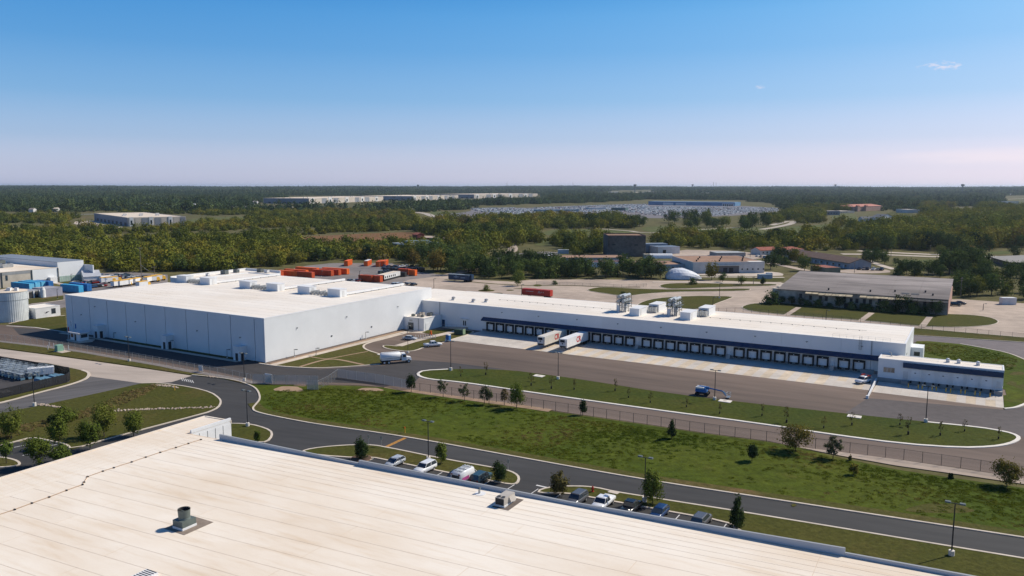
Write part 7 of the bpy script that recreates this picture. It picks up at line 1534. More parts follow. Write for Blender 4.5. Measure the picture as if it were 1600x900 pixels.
for e, rz, ln, m, lb, rm in (((540.5, 416), FA - R(62), 12, ORANGE, 'single orange trailer standing end-on at the wood edge, left one', None), ((571.5, 416), FA - R(62), 12, ORANGE, 'single pale-roofed orange trailer standing end-on at the wood edge', WHITE_D),
                         ((590, 417), FA - R(62), 12, ORANGE, 'orange trailer at the wood edge, left of a touching pair', None), ((598, 416.4), FA - R(62), 12, ORANGE, 'orange trailer at the wood edge, right of a touching pair', None),
                         ((596, 441), FA, 12, ORANGE_D, 'orange-red container in front of the white site office', None), ((583, 440.5), FA, 9, ORANGE_D, 'orange-red container left of the site office', None), ((650, 431), FA + R(5), 4, ORANGE, 'small orange box at the end of the site office yard', None), ((640, 429.5), FA + R(5), 7, ORANGE_D, 'rusty red container near the end of the site office yard', None)):
    container(lb, e, rz, ln, m, hh=3.3, roof_m=rm)
for e, ln, m, lb in (((50, 454.2), 15, CYAN, 'blue container with bright cyan end, left of three side by side'), ((59.5, 452), 14, CYAN, 'blue container with bright cyan end, middle of three'), ((69, 450.8), 14, CYAN, 'blue container with bright cyan end, right of three'), ((80, 450.4), 12, BLUE, 'dark blue container right of the three cyan-ended ones'), ((127, 457.5), 14, CYAN, 'blue trailer just behind the corner of the tall store'), ((140, 455), 14, BLUE, 'bright blue container behind the corner of the tall store')):
    q = container(lb, e, FA + R(2), ln, m, hh=3.4)
    if 'end' in lb and 'three' in lb and 'right of the' not in lb: obj('end_cover', MB().box(0.051, -1.2, 0.2, 0.1, 1.2, 3.35), CYAN_L, q)
t, wd = bldg('site_office', 'white modular site office with a row of square windows behind the cold store', 'site office', (600.5, 439.5), (625.5, 433), 4.2, 3.3, WHITE_D, TANROOF, par=0.05, wins=((1.0, 2.4, 6, 1.5),), wsize=(1.1, 1.0))
obj('skirt', MB().box(0.0, -0.1, 0, wd, -0.01, 1.0), DARK, t); obj('end_wall', MB().box(-0.1, 0, 0, -0.01, 4.2, 3.25), DARK, t)
container('dark container right of the white site office', (634, 432.5), FA + R(10), 6, DARK, hh=2.6)
# yellow trucks and cars in the yard behind the tall store
trk = {}
def box_truck(label, x, y, rz):
    t = thing('box_truck', label, 'truck', P(x, y), rz, 'yellow and white trucks behind the cold store')
    if not trk:
        trk['b'] = MB().box(-4.4, -1.15, 0.9, 1.2, 1.15, 3.1).mesh('box', WHITE); trk['r'] = MB().box(-4.45, -1.2, 3.1, 1.25, 1.2, 3.35).mesh('roof', YELLOW)
        trk['c'] = MB().hexa([(1.4, -1.05, 0.6), (3.4, -1.05, 0.6), (3.4, 1.05, 0.6), (1.4, 1.05, 0.6)], [(1.45, -1.0, 2.5), (2.7, -1.0, 2.5), (2.7, 1.0, 2.5), (1.45, 1.0, 2.5)]).mesh('cab', YELLOW); trk['w'] = MB().tube((0, -1.1, 0), (0, 1.1, 0), 0.45, 10).mesh('wheel', BLACK)
        trk['g'] = MB().hexa([(2.95, -0.9, 1.5), (3.02, -0.9, 1.5), (3.02, 0.9, 1.5), (2.95, 0.9, 1.5)], [(2.72, -0.85, 2.3), (2.8, -0.85, 2.3), (2.8, 0.85, 2.3), (2.72, 0.85, 2.3)]).mesh('windscreen', GLASS)
    obj('box', trk['b'], WHITE, t); obj('roof', trk['r'], YELLOW, t); obj('cab', trk['c'], YELLOW, t); obj('windscreen', trk['g'], GLASS, t)
    for xx in (-2.8, 2.3): obj('wheel', trk['w'], BLACK, t, (xx, 0, 0.45))
for x, y in ((171, 442.5), (180, 441.5), (187, 448), (196, 447), (206, 445), (215, 443.5), (233, 441.5), (240, 440.6), (249, 438.5), (226, 449)): box_truck('white truck with yellow cab and roof edge parked behind the tall cold store', x, y, FA + R(80 + 20 * (int(x) % 3)))
lots = []
CARK = {}
def simple_car(paint, kind='sedan'):
    if (paint, kind) not in CARK:
        Lc, hw, rings, b0, b1_, t0, t1, zb, zr = SPEC[kind]; wi, wt = hw * .94, hw * .8
        mb = MB().loft([ring(x, hw * f, a, b, .12) for x, a, b, f in rings[::1]]); mb.hexa([(b0, -wi, zb), (b1_, -wi, zb), (b1_, wi, zb), (b0, wi, zb)], [(t0, -wt, zr - .08), (t1, -wt, zr - .08), (t1, wt, zr - .08), (t0, wt, zr - .08)], 1)
        mb.box(t0, -wt, zr - .08, t1, wt, zr); mb.box(-Lc * .36, -hw, 0, -Lc * .22, hw, .5, 2).box(Lc * .22, -hw, 0, Lc * .36, hw, .5, 2)
        CARK[(paint, kind)] = mb.mesh('car', [PAINT[paint], GLASS, BLACK])
    return CARK[(paint, kind)]
def far_car(q, rz, paint, kind, label, group):
    o = bpy.data.objects.new('parked_car', simple_car(paint, kind)); COL.objects.link(o); o.location = q; o.rotation_euler = (0, 0, rz); return tag(o, label, 'car', group)
CN = dict(white='white', silver='silver', black='black', grey='dark grey', red='dark red', blue='blue', navy='near-black', tan='tan', green='dark green', teal='teal'); KN = dict(sedan='saloon', suv='tall car', pickup='pickup', hatch='hatchback', van='van')
gc = random.Random(5); PC = ['white', 'white', 'white', 'silver', 'silver', 'black', 'grey', 'red', 'blue', 'navy', 'tan', 'green']
for (x0, y0, x1, y1, n, ln) in ((134, 432.5, 155, 430, 5, 'beyond the white salt shed'), (160, 434.5, 200, 431.5, 11, 'in the yard behind the yellow trucks'), (162, 437, 205, 434, 10, 'in the yard behind the yellow trucks'), (205, 437, 250, 434, 10, 'in the yard behind the yellow trucks'), (118, 444.5, 150, 443, 7, 'by the kerb in front of the white salt shed'), (145, 450, 160, 448, 4, 'by the kerb in front of the white salt shed'), (617, 446.5, 646, 446, 6, 'just behind the cold store roof edge'), (548, 441, 560, 440.5, 3, 'just behind the cold store roof edge'), (596, 427.5, 606, 426.5, 3, 'in front of the junk yard'), (1228, 396.5, 1242, 398, 4, 'at the red-roofed houses'), (1254, 396, 1275, 397.5, 6, 'at the red-roofed houses'), (1278, 405.5, 1284, 406, 1, 'on the grey motel lot'), (1342, 421.5, 1378, 422.5, 6, 'in front of the brown shingled motel'), (840, 402, 865, 399, 8, 'in the works yard beside the low works'), (825, 404, 860, 406, 7, 'in the works yard beside the low works'), (1183, 401, 1200, 404, 4, 'behind the long works building')):
    for k in range(n):
        f = (k + gc.uniform(-0.2, 0.2)) / max(1, n - 1); q = P(x0 + (x1 - x0) * f, y0 + (y1 - y0) * f)
        pc_, kd_ = gc.choice(PC), gc.choice(('sedan', 'suv', 'pickup')); far_car(q, FA + math.pi / 2 + gc.uniform(-.15, .15), pc_, kd_, CN[pc_] + ' ' + KN[kd_] + ' parked ' + ln, 'cars ' + ln)
# junk yard: dark heap of scrapped cars behind a dark fence
for k in range(18):
    x = 600 + (k % 9) * 7.4 + gc.uniform(-2, 2); y = 420.5 - (k // 9) * 3.2 + gc.uniform(-.5, .5)
    far_car(P(x, y), gc.uniform(0, 6), gc.choice(['black', 'navy', 'black', 'grey', 'red', 'white']), 'sedan', 'scrapped car in the dark yard right of the orange trailers', 'scrapped cars')
fence('screened_fence', 'low black screened fence in front of the scrapped cars', [(598, 424), (640, 425.5), (664, 424.5)], 2.0, 5.0, DARK, MESHD, sm=0)
# equipment in the storage lot at the left
EQ = M('equipment_pale', (0.3, 0.34, 0.37), 0.5, 0.15, 0.8, obvar=0.2); EQB = M('equipment_blue', (0.1, 0.19, 0.26), 0.5, 0.15, 0.8, obvar=0.2)
sl = thing('scissor_lift', 'folded pale grey scissor lift in the rows of the screened lot', 'scissor lift', (0, 0, 0), 0, 'scissor lifts in the storage lot')
obj('chassis', MB().box(-1.2, -0.55, 0.15, 1.2, 0.55, 0.65), EQB, sl)
mb = MB()
for k in range(4): mb.hexa([(-1.1, -.4, .7 + k * .22), (1.1, -.4, .8 + k * .22), (1.1, -.3, .8 + k * .22), (-1.1, -.3, .7 + k * .22)], [(-1.1, -.4, .78 + k * .22), (1.1, -.4, .88 + k * .22), (1.1, -.3, .88 + k * .22), (-1.1, -.3, .78 + k * .22)]).hexa([(-1.1, .3, .8 + k * .22), (1.1, .3, .7 + k * .22), (1.1, .4, .7 + k * .22), (-1.1, .4, .8 + k * .22)], [(-1.1, .3, .88 + k * .22), (1.1, .3, .78 + k * .22), (1.1, .4, .78 + k * .22), (-1.1, .4, .88 + k * .22)])
obj('scissor_arms', mb, EQ, sl)
mb = MB().box(-1.25, -.55, 1.62, 1.25, .55, 1.72)
for z in (2.2, 2.7): mb.path([(-1.2, -.5, z), (1.2, -.5, z), (1.2, .5, z), (-1.2, .5, z), (-1.2, -.5, z)], .04, 4)
for x in (-1.2, 0, 1.2):
    for y in (-.5, .5): mb.tube((x, y, 1.7), (x, y, 2.7), .03, 4)
obj('platform', mb, EQ, sl)
for x in (-.8, .8): obj('wheel', MB().tube((x, -.58, .25), (x, .58, .25), .25, 8), BLACK, sl)
first = True; ex = FU * 1.0; ey = FW
base = P(45, 595)
for r_ in range(9):
    for c_ in range(14):
        q = base + FU * (-2.0 - c_ * 3.0 + r_ * 0.3) + FW * (r_ * 1.75 - 1.0) + Vector((0, 0, 0.13))
        px_, py_ = to_px(np.array([[q.x, q.y, 0.1]])); px_, py_ = px_[0], py_[0]
        if px_ < -25 or py_ < 572.5 + max(0, px_) * 0.17 or gc.random() < 0.1: continue
        if first: sl.location = q; sl.rotation_euler = (0, 0, FA); first = False
        else: dup(sl, q, FA + gc.uniform(-.05, .05))
for k, (x, y) in enumerate(((62, 600), (67, 599), (72, 598.2), (77, 597.3), (84, 596), (90, 595), (97, 593.8))):
    t = thing('covered_crate', 'teal-sheeted crate in the row along the near screen of the storage lot', 'crate', P(x, y, 0.13), FA + R(15), 'sheeted crates in the storage lot'); s = gc.uniform(.9, 1.2); obj('load', MB().hexa([(-1 * s, -.8, .12), (1 * s, -.8, .12), (1 * s, .8, .12), (-1 * s, .8, .12)], [(-.9 * s, -.6, 1.5 * s), (.8 * s, -.7, 1.3 * s), (.8 * s, .7, 1.3 * s), (-.9 * s, .6, 1.5 * s)]), EQB, t); obj('pallet', MB().box(-1, -.8, 0, 1, .8, .12), M_POLE, t)
trailer('semi_trailer', 'white box trailer in the screened storage lot', P(44, 590.5, 0.13), FA + R(60), WHITE, 7.0, group=None).scale = (0.85, 0.85, 0.66)
for x, y in ((4, 613), (12, 611.5)):
    strip('road_marking', [(x - 4, y - 1.5), (x + 4, y + 1.5)], 1.0, 0.14, MARK_W, 0)

# ---- derelict hall with fallen front canopy
t = thing('derelict_hall', 'large derelict hall with weathered grey roof, broken front strip and overgrown windows', 'hall', F(99.5, 195.6), FA)
dw, dd = 64.5, 49.5
mb = MB().add([(0, 0, 0), (dw, 0, 0), (dw, dd, 0), (0, dd, 0), (0, 0, 6.2), (dw, 0, 6.2), (dw, dd, 9.4), (0, dd, 9.4)], [(0, 3, 2, 1), (4, 5, 6, 7), (0, 1, 5, 4), (1, 2, 6, 5), (2, 3, 7, 6), (3, 0, 4, 7)])
obj('wall', mb, PEELWALL, t)
for k in range(5):                                  # roof in five weathered bays
    for j in range(6):
        x0, x1 = j * dw / 6 - (0.4 if j == 0 else 0), (j + 1) * dw / 6 + (0.4 if j == 5 else -0.05); y0, y1 = k * dd / 5 - (0.7 if k == 0 else 0), (k + 1) * dd / 5 - 0.05
        z0, z1 = 6.2 + 3.2 * y0 / dd, 6.2 + 3.2 * y1 / dd
        obj('roof_sheet', MB().hexa([(x0, y0, z0 + .02), (x1, y0, z0 + .02), (x1, y1, z1 + .02), (x0, y1, z1 + .02)], [(x0, y0, z0 + .16), (x1, y0, z0 + .16), (x1, y1, z1 + .16), (x0, y1, z1 + .16)]), GREYROOF, t)
obj('side_pier', MB().box(-2.2, -0.2, 0, -0.05, 3.2, 6.4).box(-1.2, 3.2, 0, -0.05, 49, 6.9), TANWALL, t)
obj('side_trim', MB().box(dw + 0.02, 0.1, 0, dw + 0.3, dd - .2, 6.3), PINKWALL, t)
DW = M('rotten_timber', (0.48, 0.39, 0.25), 0.95, 0.3, 0.8)
for k in range(22):                                 # broken canopy boards
    if k in (0, 1, 9): continue
    x = 6.5 + k * 2.65; sg = rnd.uniform(-.35, .15)
    obj('canopy_board', MB().hexa([(x, -3.0, 5.3 + sg), (x + 2.5, -3.0, 5.3 + sg * .5), (x + 2.5, -0.75, 5.8), (x, -0.75, 5.8)], [(x, -3.0, 5.45 + sg), (x + 2.5, -3.0, 5.45 + sg * .5), (x + 2.5, -0.75, 5.95), (x, -0.75, 5.95)]), DW if k < 17 else DARK, t)
for k, x in enumerate((9, 13, 17, 19.3, 24.2, 26.3, 29, 31.2, 34, 36.3, 39.6, 42, 46, 49.5, 53, 56, 59)):
    q = box_piece('window', 1.15, 0.08, 1.9, DARK, t, (x, -0.09, 2.4 if k % 5 else 2.9)); box_piece('frame', 1.35, 0.05, 0.12, TANWALL, q, (-0.1, -0.04, -0.14))
for x in (34.5, 39, 43, 27): box_piece('door', 1.6, 0.08, 2.0, DARK, t, (x, -0.09, 0.0))
for x in (47.6, 51.2): obj('roof_hole', MB().hexa([(x, 5.2, 6.72), (x + 2.9, 5.2, 6.72), (x + 2.9, 8.0, 6.9), (x, 8.0, 6.9)], [(x, 5.2, 6.78), (x + 2.9, 5.2, 6.78), (x + 2.9, 8.0, 6.96), (x, 8.0, 6.96)]), DARK, t)
for k, (x, y) in enumerate(((45, 9), (56, 12), (59, 6), (20, 4), (36, 6))): obj('roof_vent', MB().cyl(x, y, 6.3 + 3.2 * y / dd, 7.2 + 3.2 * y / dd, 0.3, 0.35, 8), DARK, t)
# ---- the works: brick tower block, brown-roofed halls, dome, quonset
t, wd = bldg('brick_block', 'tall windowless dark brick block rising above the brown-roofed works', 'brick building', (949.5, 401), (1008.5, 401), 26, 14.6, BRICK, BROWNROOF, par=0.7, wm2=M('brick_parapet', (0.16, 0.105, 0.085), 0.95, 0.2, 0.5))
for x, z in ((3, 8.2), (19, 8.0)): obj('bricked_opening', MB().box(x, -0.05, z, x + 2.5, -0.01, z + .8), DARK, t)
obj('downpipe', MB().tube((wd - .3, -0.1, 0), (wd - .3, -0.1, 7), .12), STEEL_D, t)
t, wd = bldg('works_hall', 'long low works hall with brown gravel roof left of the brick block', 'works hall', (869, 411.5), (981, 410.8), 20, 3.5, GREYWALL, BROWNROOF, wins=((1.5, 3.0, 2, 1.2), (17, 5, 6, 1.4)), wsize=(1.0, 1.0), par=0.15, doors=((11.5, 2, 2.8),))
obj('red_door', MB().box(8.3, -.1, 0, 9.4, -.02, 2.6), RED, t)
t, wd = bldg('works_hall', 'low works hall with maroon roof and white front strip', 'works hall', (925, 417.6), (982, 417), 15, 2.9, WHITE_D, MAROON, par=0.2, wm2=WHITE)
t, wd = bldg('works_hall', 'low works hall with brown roof right of the maroon-roofed one', 'works hall', (982.5, 424), (1080, 422.8), 22, 3.7, M('pale_blue_wall', (0.42, 0.44, 0.46), 0.8, 0.1, 0.3), BROWNROOF, wins=((4, 4.5, 7, 1.6),), wsize=(1.2, .8), par=0.2)
for k, x in enumerate((3, 9, 19, 25, 33)): obj('roof_light', MB().box(x, 9 + 2 * (k % 2), 3.74, x + 1.8, 10.4 + 2 * (k % 2), 4.1), DARK, t)
obj('roof_joint', MB().box(17.4, 0.3, 3.74, 17.8, 21.7, 3.95), DARK, t)
t, wd = bldg('works_hall', 'large works hall with brown roof, pale front and recessed loading bay', 'works hall', (1082.5, 427.3), (1194, 426.3), 42, 6.4, PALEWALL, BROWNROOF, wins=((29, 3.2, 5, 1.8),), wsize=(.8, .9), par=0.2)
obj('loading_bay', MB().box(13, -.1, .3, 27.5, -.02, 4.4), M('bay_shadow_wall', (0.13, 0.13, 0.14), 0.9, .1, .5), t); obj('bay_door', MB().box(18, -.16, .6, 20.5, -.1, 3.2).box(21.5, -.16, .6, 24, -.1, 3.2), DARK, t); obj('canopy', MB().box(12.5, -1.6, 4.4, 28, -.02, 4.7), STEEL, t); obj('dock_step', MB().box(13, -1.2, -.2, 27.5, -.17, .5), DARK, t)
obj('white_patch', MB().box(34, .3, 6.45, 43, 6, 6.5), ROOF_W, t)
for k in range(9): obj('roof_vent', MB().cyl(4 + 4.6 * k, 6 + 11 * (k % 3), 6.4, 7.4, .4, .5, 8), DARK, t)
q = P(1016, 404); t = thing('quonset', 'white half-round quonset store with banded skin behind the brown roofs', 'quonset', q, R(2))
mb = MB()
for k in range(11): mb.loft([[(k * 1.45, 2.9 + 2.9 * math.cos(a) * s, 3.3 * math.sin(a) * s) for a in [math.pi * j / 10 for j in range(11)]] for s in (1,)] + [[((k + 1) * 1.45 - .06, 2.9 + 2.9 * math.cos(a), 3.3 * math.sin(a)) for a in [math.pi * j / 10 for j in range(11)]]])
obj('skin', mb, WHITE, t); obj('end_block', MB().box(-4, .3, 0, -.05, 5.2, 3.0), TANWALL, t)
t, wd = bldg('blue_roof_hall', 'pale hall with blue-grey roof behind the quonset', 'hall', (1028, 397), (1062, 396.2), 14, 5.2, WHITE_D, M('slate_blue_roof', (0.12, 0.17, 0.23), .7, .1, .3), par=.1, doors=((4, 2.5, 3.0),))
obj('back_wing', MB().box(-4, 14.2, 0, 15, 24, 6.6), M('slate_blue_wall', (0.17, 0.21, 0.26), .7, .1, .3), t)
bldg('low_store', 'low store with pale grey flat roof behind the large works hall', 'store', (1120, 401), (1165, 400.5), 14, 2.6, GREYWALL, M('pale_grey_flat', (0.36, 0.37, 0.37), .8, .08, .3), par=.1)
q = P(1071, 437.4); t = thing('salt_dome', 'white sheeted mound tapering to the right in front of the works', 'sheeted mound', q, R(-1))
rings = []
for k in range(13):
    x = -9.5 + k * 19.4 / 12; f = max(.02, math.sin(math.pi * min(1, (k + .4) / 12.6) ** .72)) ** .7
    rings.append([(x + .25 * math.sin(j * 2 + k), 6.5 + 6.5 * f * math.cos(a), 5.9 * f * max(0, math.sin(a)) ** .8 + .12 * math.sin(3 * j + k)) for j, a in enumerate([math.pi * j / 10 for j in range(11)])])
obj('sheeting', MB().loft(rings), M('white_sheeting', (0.62, 0.64, 0.67), .6, .12, .5), t)
obj('weights', MB().path([(-9, -.3, .1), (9, -.3, .1)], .18, 5), DARK, t)
bldg('small_shed', 'small pale blue shed on the old lawn by the fir', 'shed', (1187, 436), (1207, 435.6), 3, 2.4, M('pale_shed', (0.36, 0.4, 0.44), .7, .1, .4), STEEL, par=.05)
bldg('small_shed', 'tiny bluish shed left behind the derelict hall', 'shed', (1199, 433), (1207, 433), 3, 2.2, M('bluish_shed', (0.3, 0.36, 0.42), .7, .1, .4), STEEL, par=.05)
t, wd = bldg('motel', 'long brown-shingled motel running away from the viewer', 'motel', (1327, 420.5), (1361, 419.8), 76, 3.6, M('blue_grey_wall', (0.3, 0.33, 0.37), .8, .1, .3), SHINGLE, 'gable_y', 2.6, over=.9)
for k in range(11): box_piece('window', .08, 1.6, 1.3, GLASS, t, (-.09, 3 + k * 6.5, 1.0)); box_piece('door', .08, 1.0, 2.1, WHITE_D, t, (-.09, 5.6 + k * 6.5, 0))
bldg('red_roof_shed', 'tan shed with flat red roof left of the motel gable', 'shed', (1290, 427.5), (1313, 427), 16, 3.3, M('olive_tan_wall', (0.24, 0.22, 0.15), .85, .1, .3), REDROOF, par=.1)
bldg('red_roof_house', 'low red-roofed house at the left of the motel lot', 'house', (1225, 397), (1256, 396), 12, 3.2, PALEWALL, REDROOF, 'hip', 1.8, wins=((2, 3.5, 5, 1),)); bldg('red_roof_house', 'red-roofed house half hidden by trees left of the motel lot', 'house', (1188, 398.5), (1215, 397.5), 11, 3.2, PALEWALL, REDROOF, 'gable_x', 2.0, wins=((2, 3.5, 4, 1),))
bldg('hip_roof_hall', 'building with big grey hipped roof at the right edge', 'hall', (1548, 409.5), (1579, 418.5), 46, 3.6, M('dark_brick_wall', (0.1, 0.08, 0.07), .9, .15, .4), M('grey_hip_roof', (0.3, 0.275, 0.245), .9, .08, .2), 'hip', 3.5, over=1.2, wins=((3, 5, 6, 1.2),))
bldg('red_cottage', 'small orange-roofed cottage at the edge of the far wood', 'house', (1517, 394.5), (1528, 394.5), 8, 3, PALEWALL, M('orange_roof', (0.42, 0.16, 0.09), .9, .1, .4), 'hip', 2.0)
bldg('white_box', 'white storage box among the bushes right of the two dark cars', 'storage box', (1566, 476), (1588, 476.2), 2.6, 2.9, WHITE_D, WHITE, par=.05)
t, wd = bldg('maroon_hall', 'dark maroon flat-roofed hall with white parapet and roof plant in the grove', 'hall', (634, 399.5), (692, 396.5), 22, 7.4, MAROON, M('dark_flat_roof', (0.09, 0.1, 0.1), .9, .15, .3), par=.8, wm2=WHITE)
obj('roof_plant', MB().box(7, 12, 7.44, 26, 18, 9.6), M('plant_screen', (0.17, 0.22, 0.21), .7, .1, .4), t); obj('roof_unit', MB().box(7.5, 8, 7.44, 9.5, 10, 9.0).box(11, 8, 7.44, 13, 10, 9.2), WHITE_D, t)
for k in range(6): obj('downpipe', MB().tube((3 + k * 4.2, -.1, 0), (3 + k * 4.2, -.1, 7), .1, 5), DARK, t)
bldg('red_shed', 'small dark red shed at the corner of the brown field', 'shed', (652, 374.5), (663, 374), 9, 4.5, M('barn_red', (0.15, 0.035, 0.03), .85, .15, .3), REDROOF, 'gable_y', 1.6)
container('dark green box on the pale ground behind the maroon hall', (686, 376.5), R(-8), 9, M('green_box', (0.05, 0.14, 0.06), .7, .1, .3), hh=2.4); container('dark red trailer beside the red shed at the brown field', (676, 376), R(-12), 10, M('dark_red_box', (0.15, 0.03, 0.03), .7, .1, .3), hh=2.6)
bldg('small_house', 'small pale house right of the dark tree belt', 'house', (784, 372.5), (796, 372), 10, 3, WHITE_D, TANROOF, 'gable_x', 1.5)
for lb, x0, x1, y in (('white trailer behind the low works hall, under the wood', 872, 889, 396.5),): bldg('long_box', lb, 'trailer', (x0, y), (x1, y), 3, 3, M('pale_blue_box', (0.35, 0.42, 0.46), .6, .1, .3), WHITE_D, par=.03)
# ---- far warehouses and halls
def far_hall(label, a, b, depth, h, bays, wm=FARWALL, rm=TANROOF, name='far_warehouse', shade_left=True):
    t, wd = bldg(name, label, 'warehouse', a, b, depth, h, wm, rm, par=.6)
    for k in range(bays):
        x = (k + .5) * wd / bays
        if k % 3 == 0: obj('pilaster', MB().box(x - wd / bays * .3, -.8, -.3, x + wd / bays * .3, -.02, h + .9), WHITE_D, t); obj('window', MB().box(x - wd / bays * .12, -.9, h * .2, x + wd / bays * .12, -.81, h * .7), GLASS, t)
        else: obj('wall_panel', MB().box(x - wd / bays * .42, -.25, -.2, x + wd / bays * .42, -.02, h - .4), wm if k % 2 else FARGREY_SHADE, t)
    if shade_left:
        obj('side_wall', MB().box(-.3, 2, -.2, -.02, depth - 2, h - .3), FARGREY_SHADE, t)
        for k in range(8): obj('dock_door', MB().box(-.45, 8 + k * (depth - 16) / 8, .5, -.31, 8 + (k + .45) * (depth - 16) / 8, 4.5), DARK, t)
    for k in range(6): obj('roof_unit', MB().box(wd * (.1 + .15 * k), depth * (.3 + .2 * (k % 2)), h + .05, wd * (.1 + .15 * k) + 4, depth * (.3 + .2 * (k % 2)) + 3, h + 2.2), WHITE_D, t)
    return t
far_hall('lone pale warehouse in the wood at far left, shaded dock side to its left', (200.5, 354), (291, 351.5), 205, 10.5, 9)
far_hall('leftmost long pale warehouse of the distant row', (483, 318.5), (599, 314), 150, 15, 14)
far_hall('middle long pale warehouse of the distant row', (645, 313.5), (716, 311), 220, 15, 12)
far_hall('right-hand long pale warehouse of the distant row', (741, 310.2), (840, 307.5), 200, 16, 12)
t, wd = bldg('blue_hall', 'long blue hall behind the crowded car lot', 'hall', (1013, 320.2), (1148, 322), 60, 9.5, FARBLUE, M('pale_blue_roof', (0.3, 0.38, 0.45), .7, .1, .05), par=.4)
for x0, x1 in ((.18, .3), (.33, .45), (.86, .99)): obj('white_front', MB().box(wd * x0, -1, 0, wd * x1, -.02, 6.5), WHITE_D, t)
for k in range(5): obj('door', MB().box(wd * .87 + k * 5.5, -1.2, 0, wd * .87 + k * 5.5 + 3.5, -1.02, 4.5), GLASS, t)
bldg('green_hall', 'low dark green hall standing among the parked cars', 'hall', (955, 329), (977, 329.3), 24, 5.5, M('dark_teal_wall', (0.07, 0.12, 0.12), .8, .1, .05), M('teal_roof', (0.12, 0.18, 0.19), .8, .1, .05))
bldg('long_low_hall', 'long low pale blue hall in the left half of the car lot', 'hall', (838, 331), (905, 330.5), 18, 4, M('pale_teal_wall', (0.22, 0.3, 0.34), .7, .1, .05), M('pale_teal_roof', (0.34, 0.4, 0.43), .8, .1, .05)); bldg('long_low_hall', 'white-roofed low hall right of the pale blue one in the car lot', 'hall', (921, 327.4), (947, 327.2), 18, 4, WHITE_D, TANROOF)
t, wd = bldg('apartment_block', 'large pink apartment block with red hipped roofs on the wooded hill at right', 'apartment block', (1333, 330.5), (1379, 328.8), 34, 9.5, PINKWALL, M('salmon_roof', (0.42, 0.17, 0.12), .9, .12, .1), 'hip', 4.5, wins=((2, 4.2, 14, 1), (2, 4.2, 14, 4), (2, 4.2, 14, 7)), wsize=(1.6, 1.6))
obj('gable_front', MB().box(8, -5, 0, 16, -.1, 10.5).box(42, -5, 0, 50, -.1, 10.5), PINKWALL, t); obj('gable_roof', MB().extr([(-5.5, 10.5), (0, 10.5), (-2.7, 13.2)], 7.5, 16.5).extr([(-5.5, 10.5), (0, 10.5), (-2.7, 13.2)], 41.5, 50.5), REDROOF, t)
for x in (-14, 62): obj('wing', MB().box(x, 14, 0, x + 13, 30, 9), PINKWALL, t); obj('wing_roof', MB().add([(x - .8, 13, 9), (x + 13.8, 13, 9), (x + 13.8, 31, 9), (x - .8, 31, 9), (x + 6.5, 22, 13)], [(0, 1, 4), (1, 2, 4), (2, 3, 4), (3, 0, 4)]), REDROOF, t)
bldg('white_church', 'bright white gabled house on the lawn below the apartment block', 'house', (1375, 347.5), (1398, 346.5), 16, 6, WHITE, M('slate_roof', (0.08, 0.09, 0.11), .8, .1, .1), 'gable_y', 5, doors=((11, 3, 5),)); bldg('long_white_house', 'long pale house with dark roof joined left of the white gable', 'house', (1347, 347), (1374, 347), 12, 4.5, PALEWALL, M('slate_roof2', (0.1, 0.11, 0.13), .8, .1, .1), 'gable_x', 3, wins=((2, 4, 8, 1.3),))
for lb, a, b, dp, hh, wm, rm in (('grey box hall left of the white gable house', (1292, 336), (1312, 336), 26, 7, FARGREY_SHADE, TANROOF), ('low white-roofed hall left of the grey box hall', (1265, 335), (1290, 335.5), 24, 3.5, PALEWALL, WHITE), ('low pale hall right of the grey box hall', (1313, 333.5), (1335, 333), 30, 4, TANWALL, TANROOF), ('pale hall on the lawn at the dark trees', (1400, 332), (1418, 333), 24, 6.5, PALEWALL, TANROOF),
                                ('small white hall showing above the yellow-green wood', (1474, 337.5), (1484, 338), 10, 5.5, WHITE, WHITE), ('long tan hall behind the yellow-green wood at right', (1543, 338), (1576, 337.5), 20, 7, FARWALL, TANROOF), ('blue-grey hall at the meadow on the far right', (1570, 320), (1592, 319.5), 26, 9, M('blue_grey_hall', (0.2, 0.24, 0.26), .8, .1, .05), M('grey_teal_roof', (0.2, 0.24, 0.25), .8, .1, .05)), ('blue-grey low hall right of the car lot', (1214, 341), (1243, 340), 20, 5, M('slate_hall', (0.2, 0.22, 0.27), .8, .1, .05), M('slate_hall_roof', (0.24, 0.27, 0.31), .8, .1, .05)), ('white-roofed hall in the far wood at right of the car lot', (1203, 305.5), (1219, 305.5), 60, 12, PALEWALL, WHITE)):
    bldg('hall', lb, 'hall', a, b, dp, hh, wm, rm, wins=((2, 5, 4, hh * .35),), wsize=(1.6, 1.6))
gh = random.Random(77)
for k, (x, y) in enumerate(((45, 332), (82, 331), (120, 327.5), (172, 325.5), (228, 323.5), (293, 326.5), (298, 324), (317, 323.5), (324, 325.5), (304, 328), (362, 329), (380, 328), (638, 327.5), (654, 327), (1392, 319.5), (1398, 318), (1410, 315.5), (1430, 316), (1275, 319), (1520, 318.5), (1549, 309.5), (1497, 311), (1452, 313.5), (34, 297), (278, 298.5), (1240, 312), (1255, 314), (1310, 316), (1440, 309), (1470, 308), (1530, 305), (430, 303), (505, 303), (88, 303), (160, 303), (210, 306), (350, 317), (395, 318.5), (1060, 308), (1110, 309), (1170, 311), (1225, 317), (1575, 303), (905, 303), (865, 303))):
    bldg('small_house', 'tiny pale house showing between the trees of the distant wood', 'house', (x, y), (x + 7, y), 12, 5.5, gh.choice((WHITE_D, PALEWALL, TANWALL)), gh.choice((TANROOF, GREYROOF, WHITE_D)), 'gable_x', 2.5, group='houses in the distant wood', over=.3)
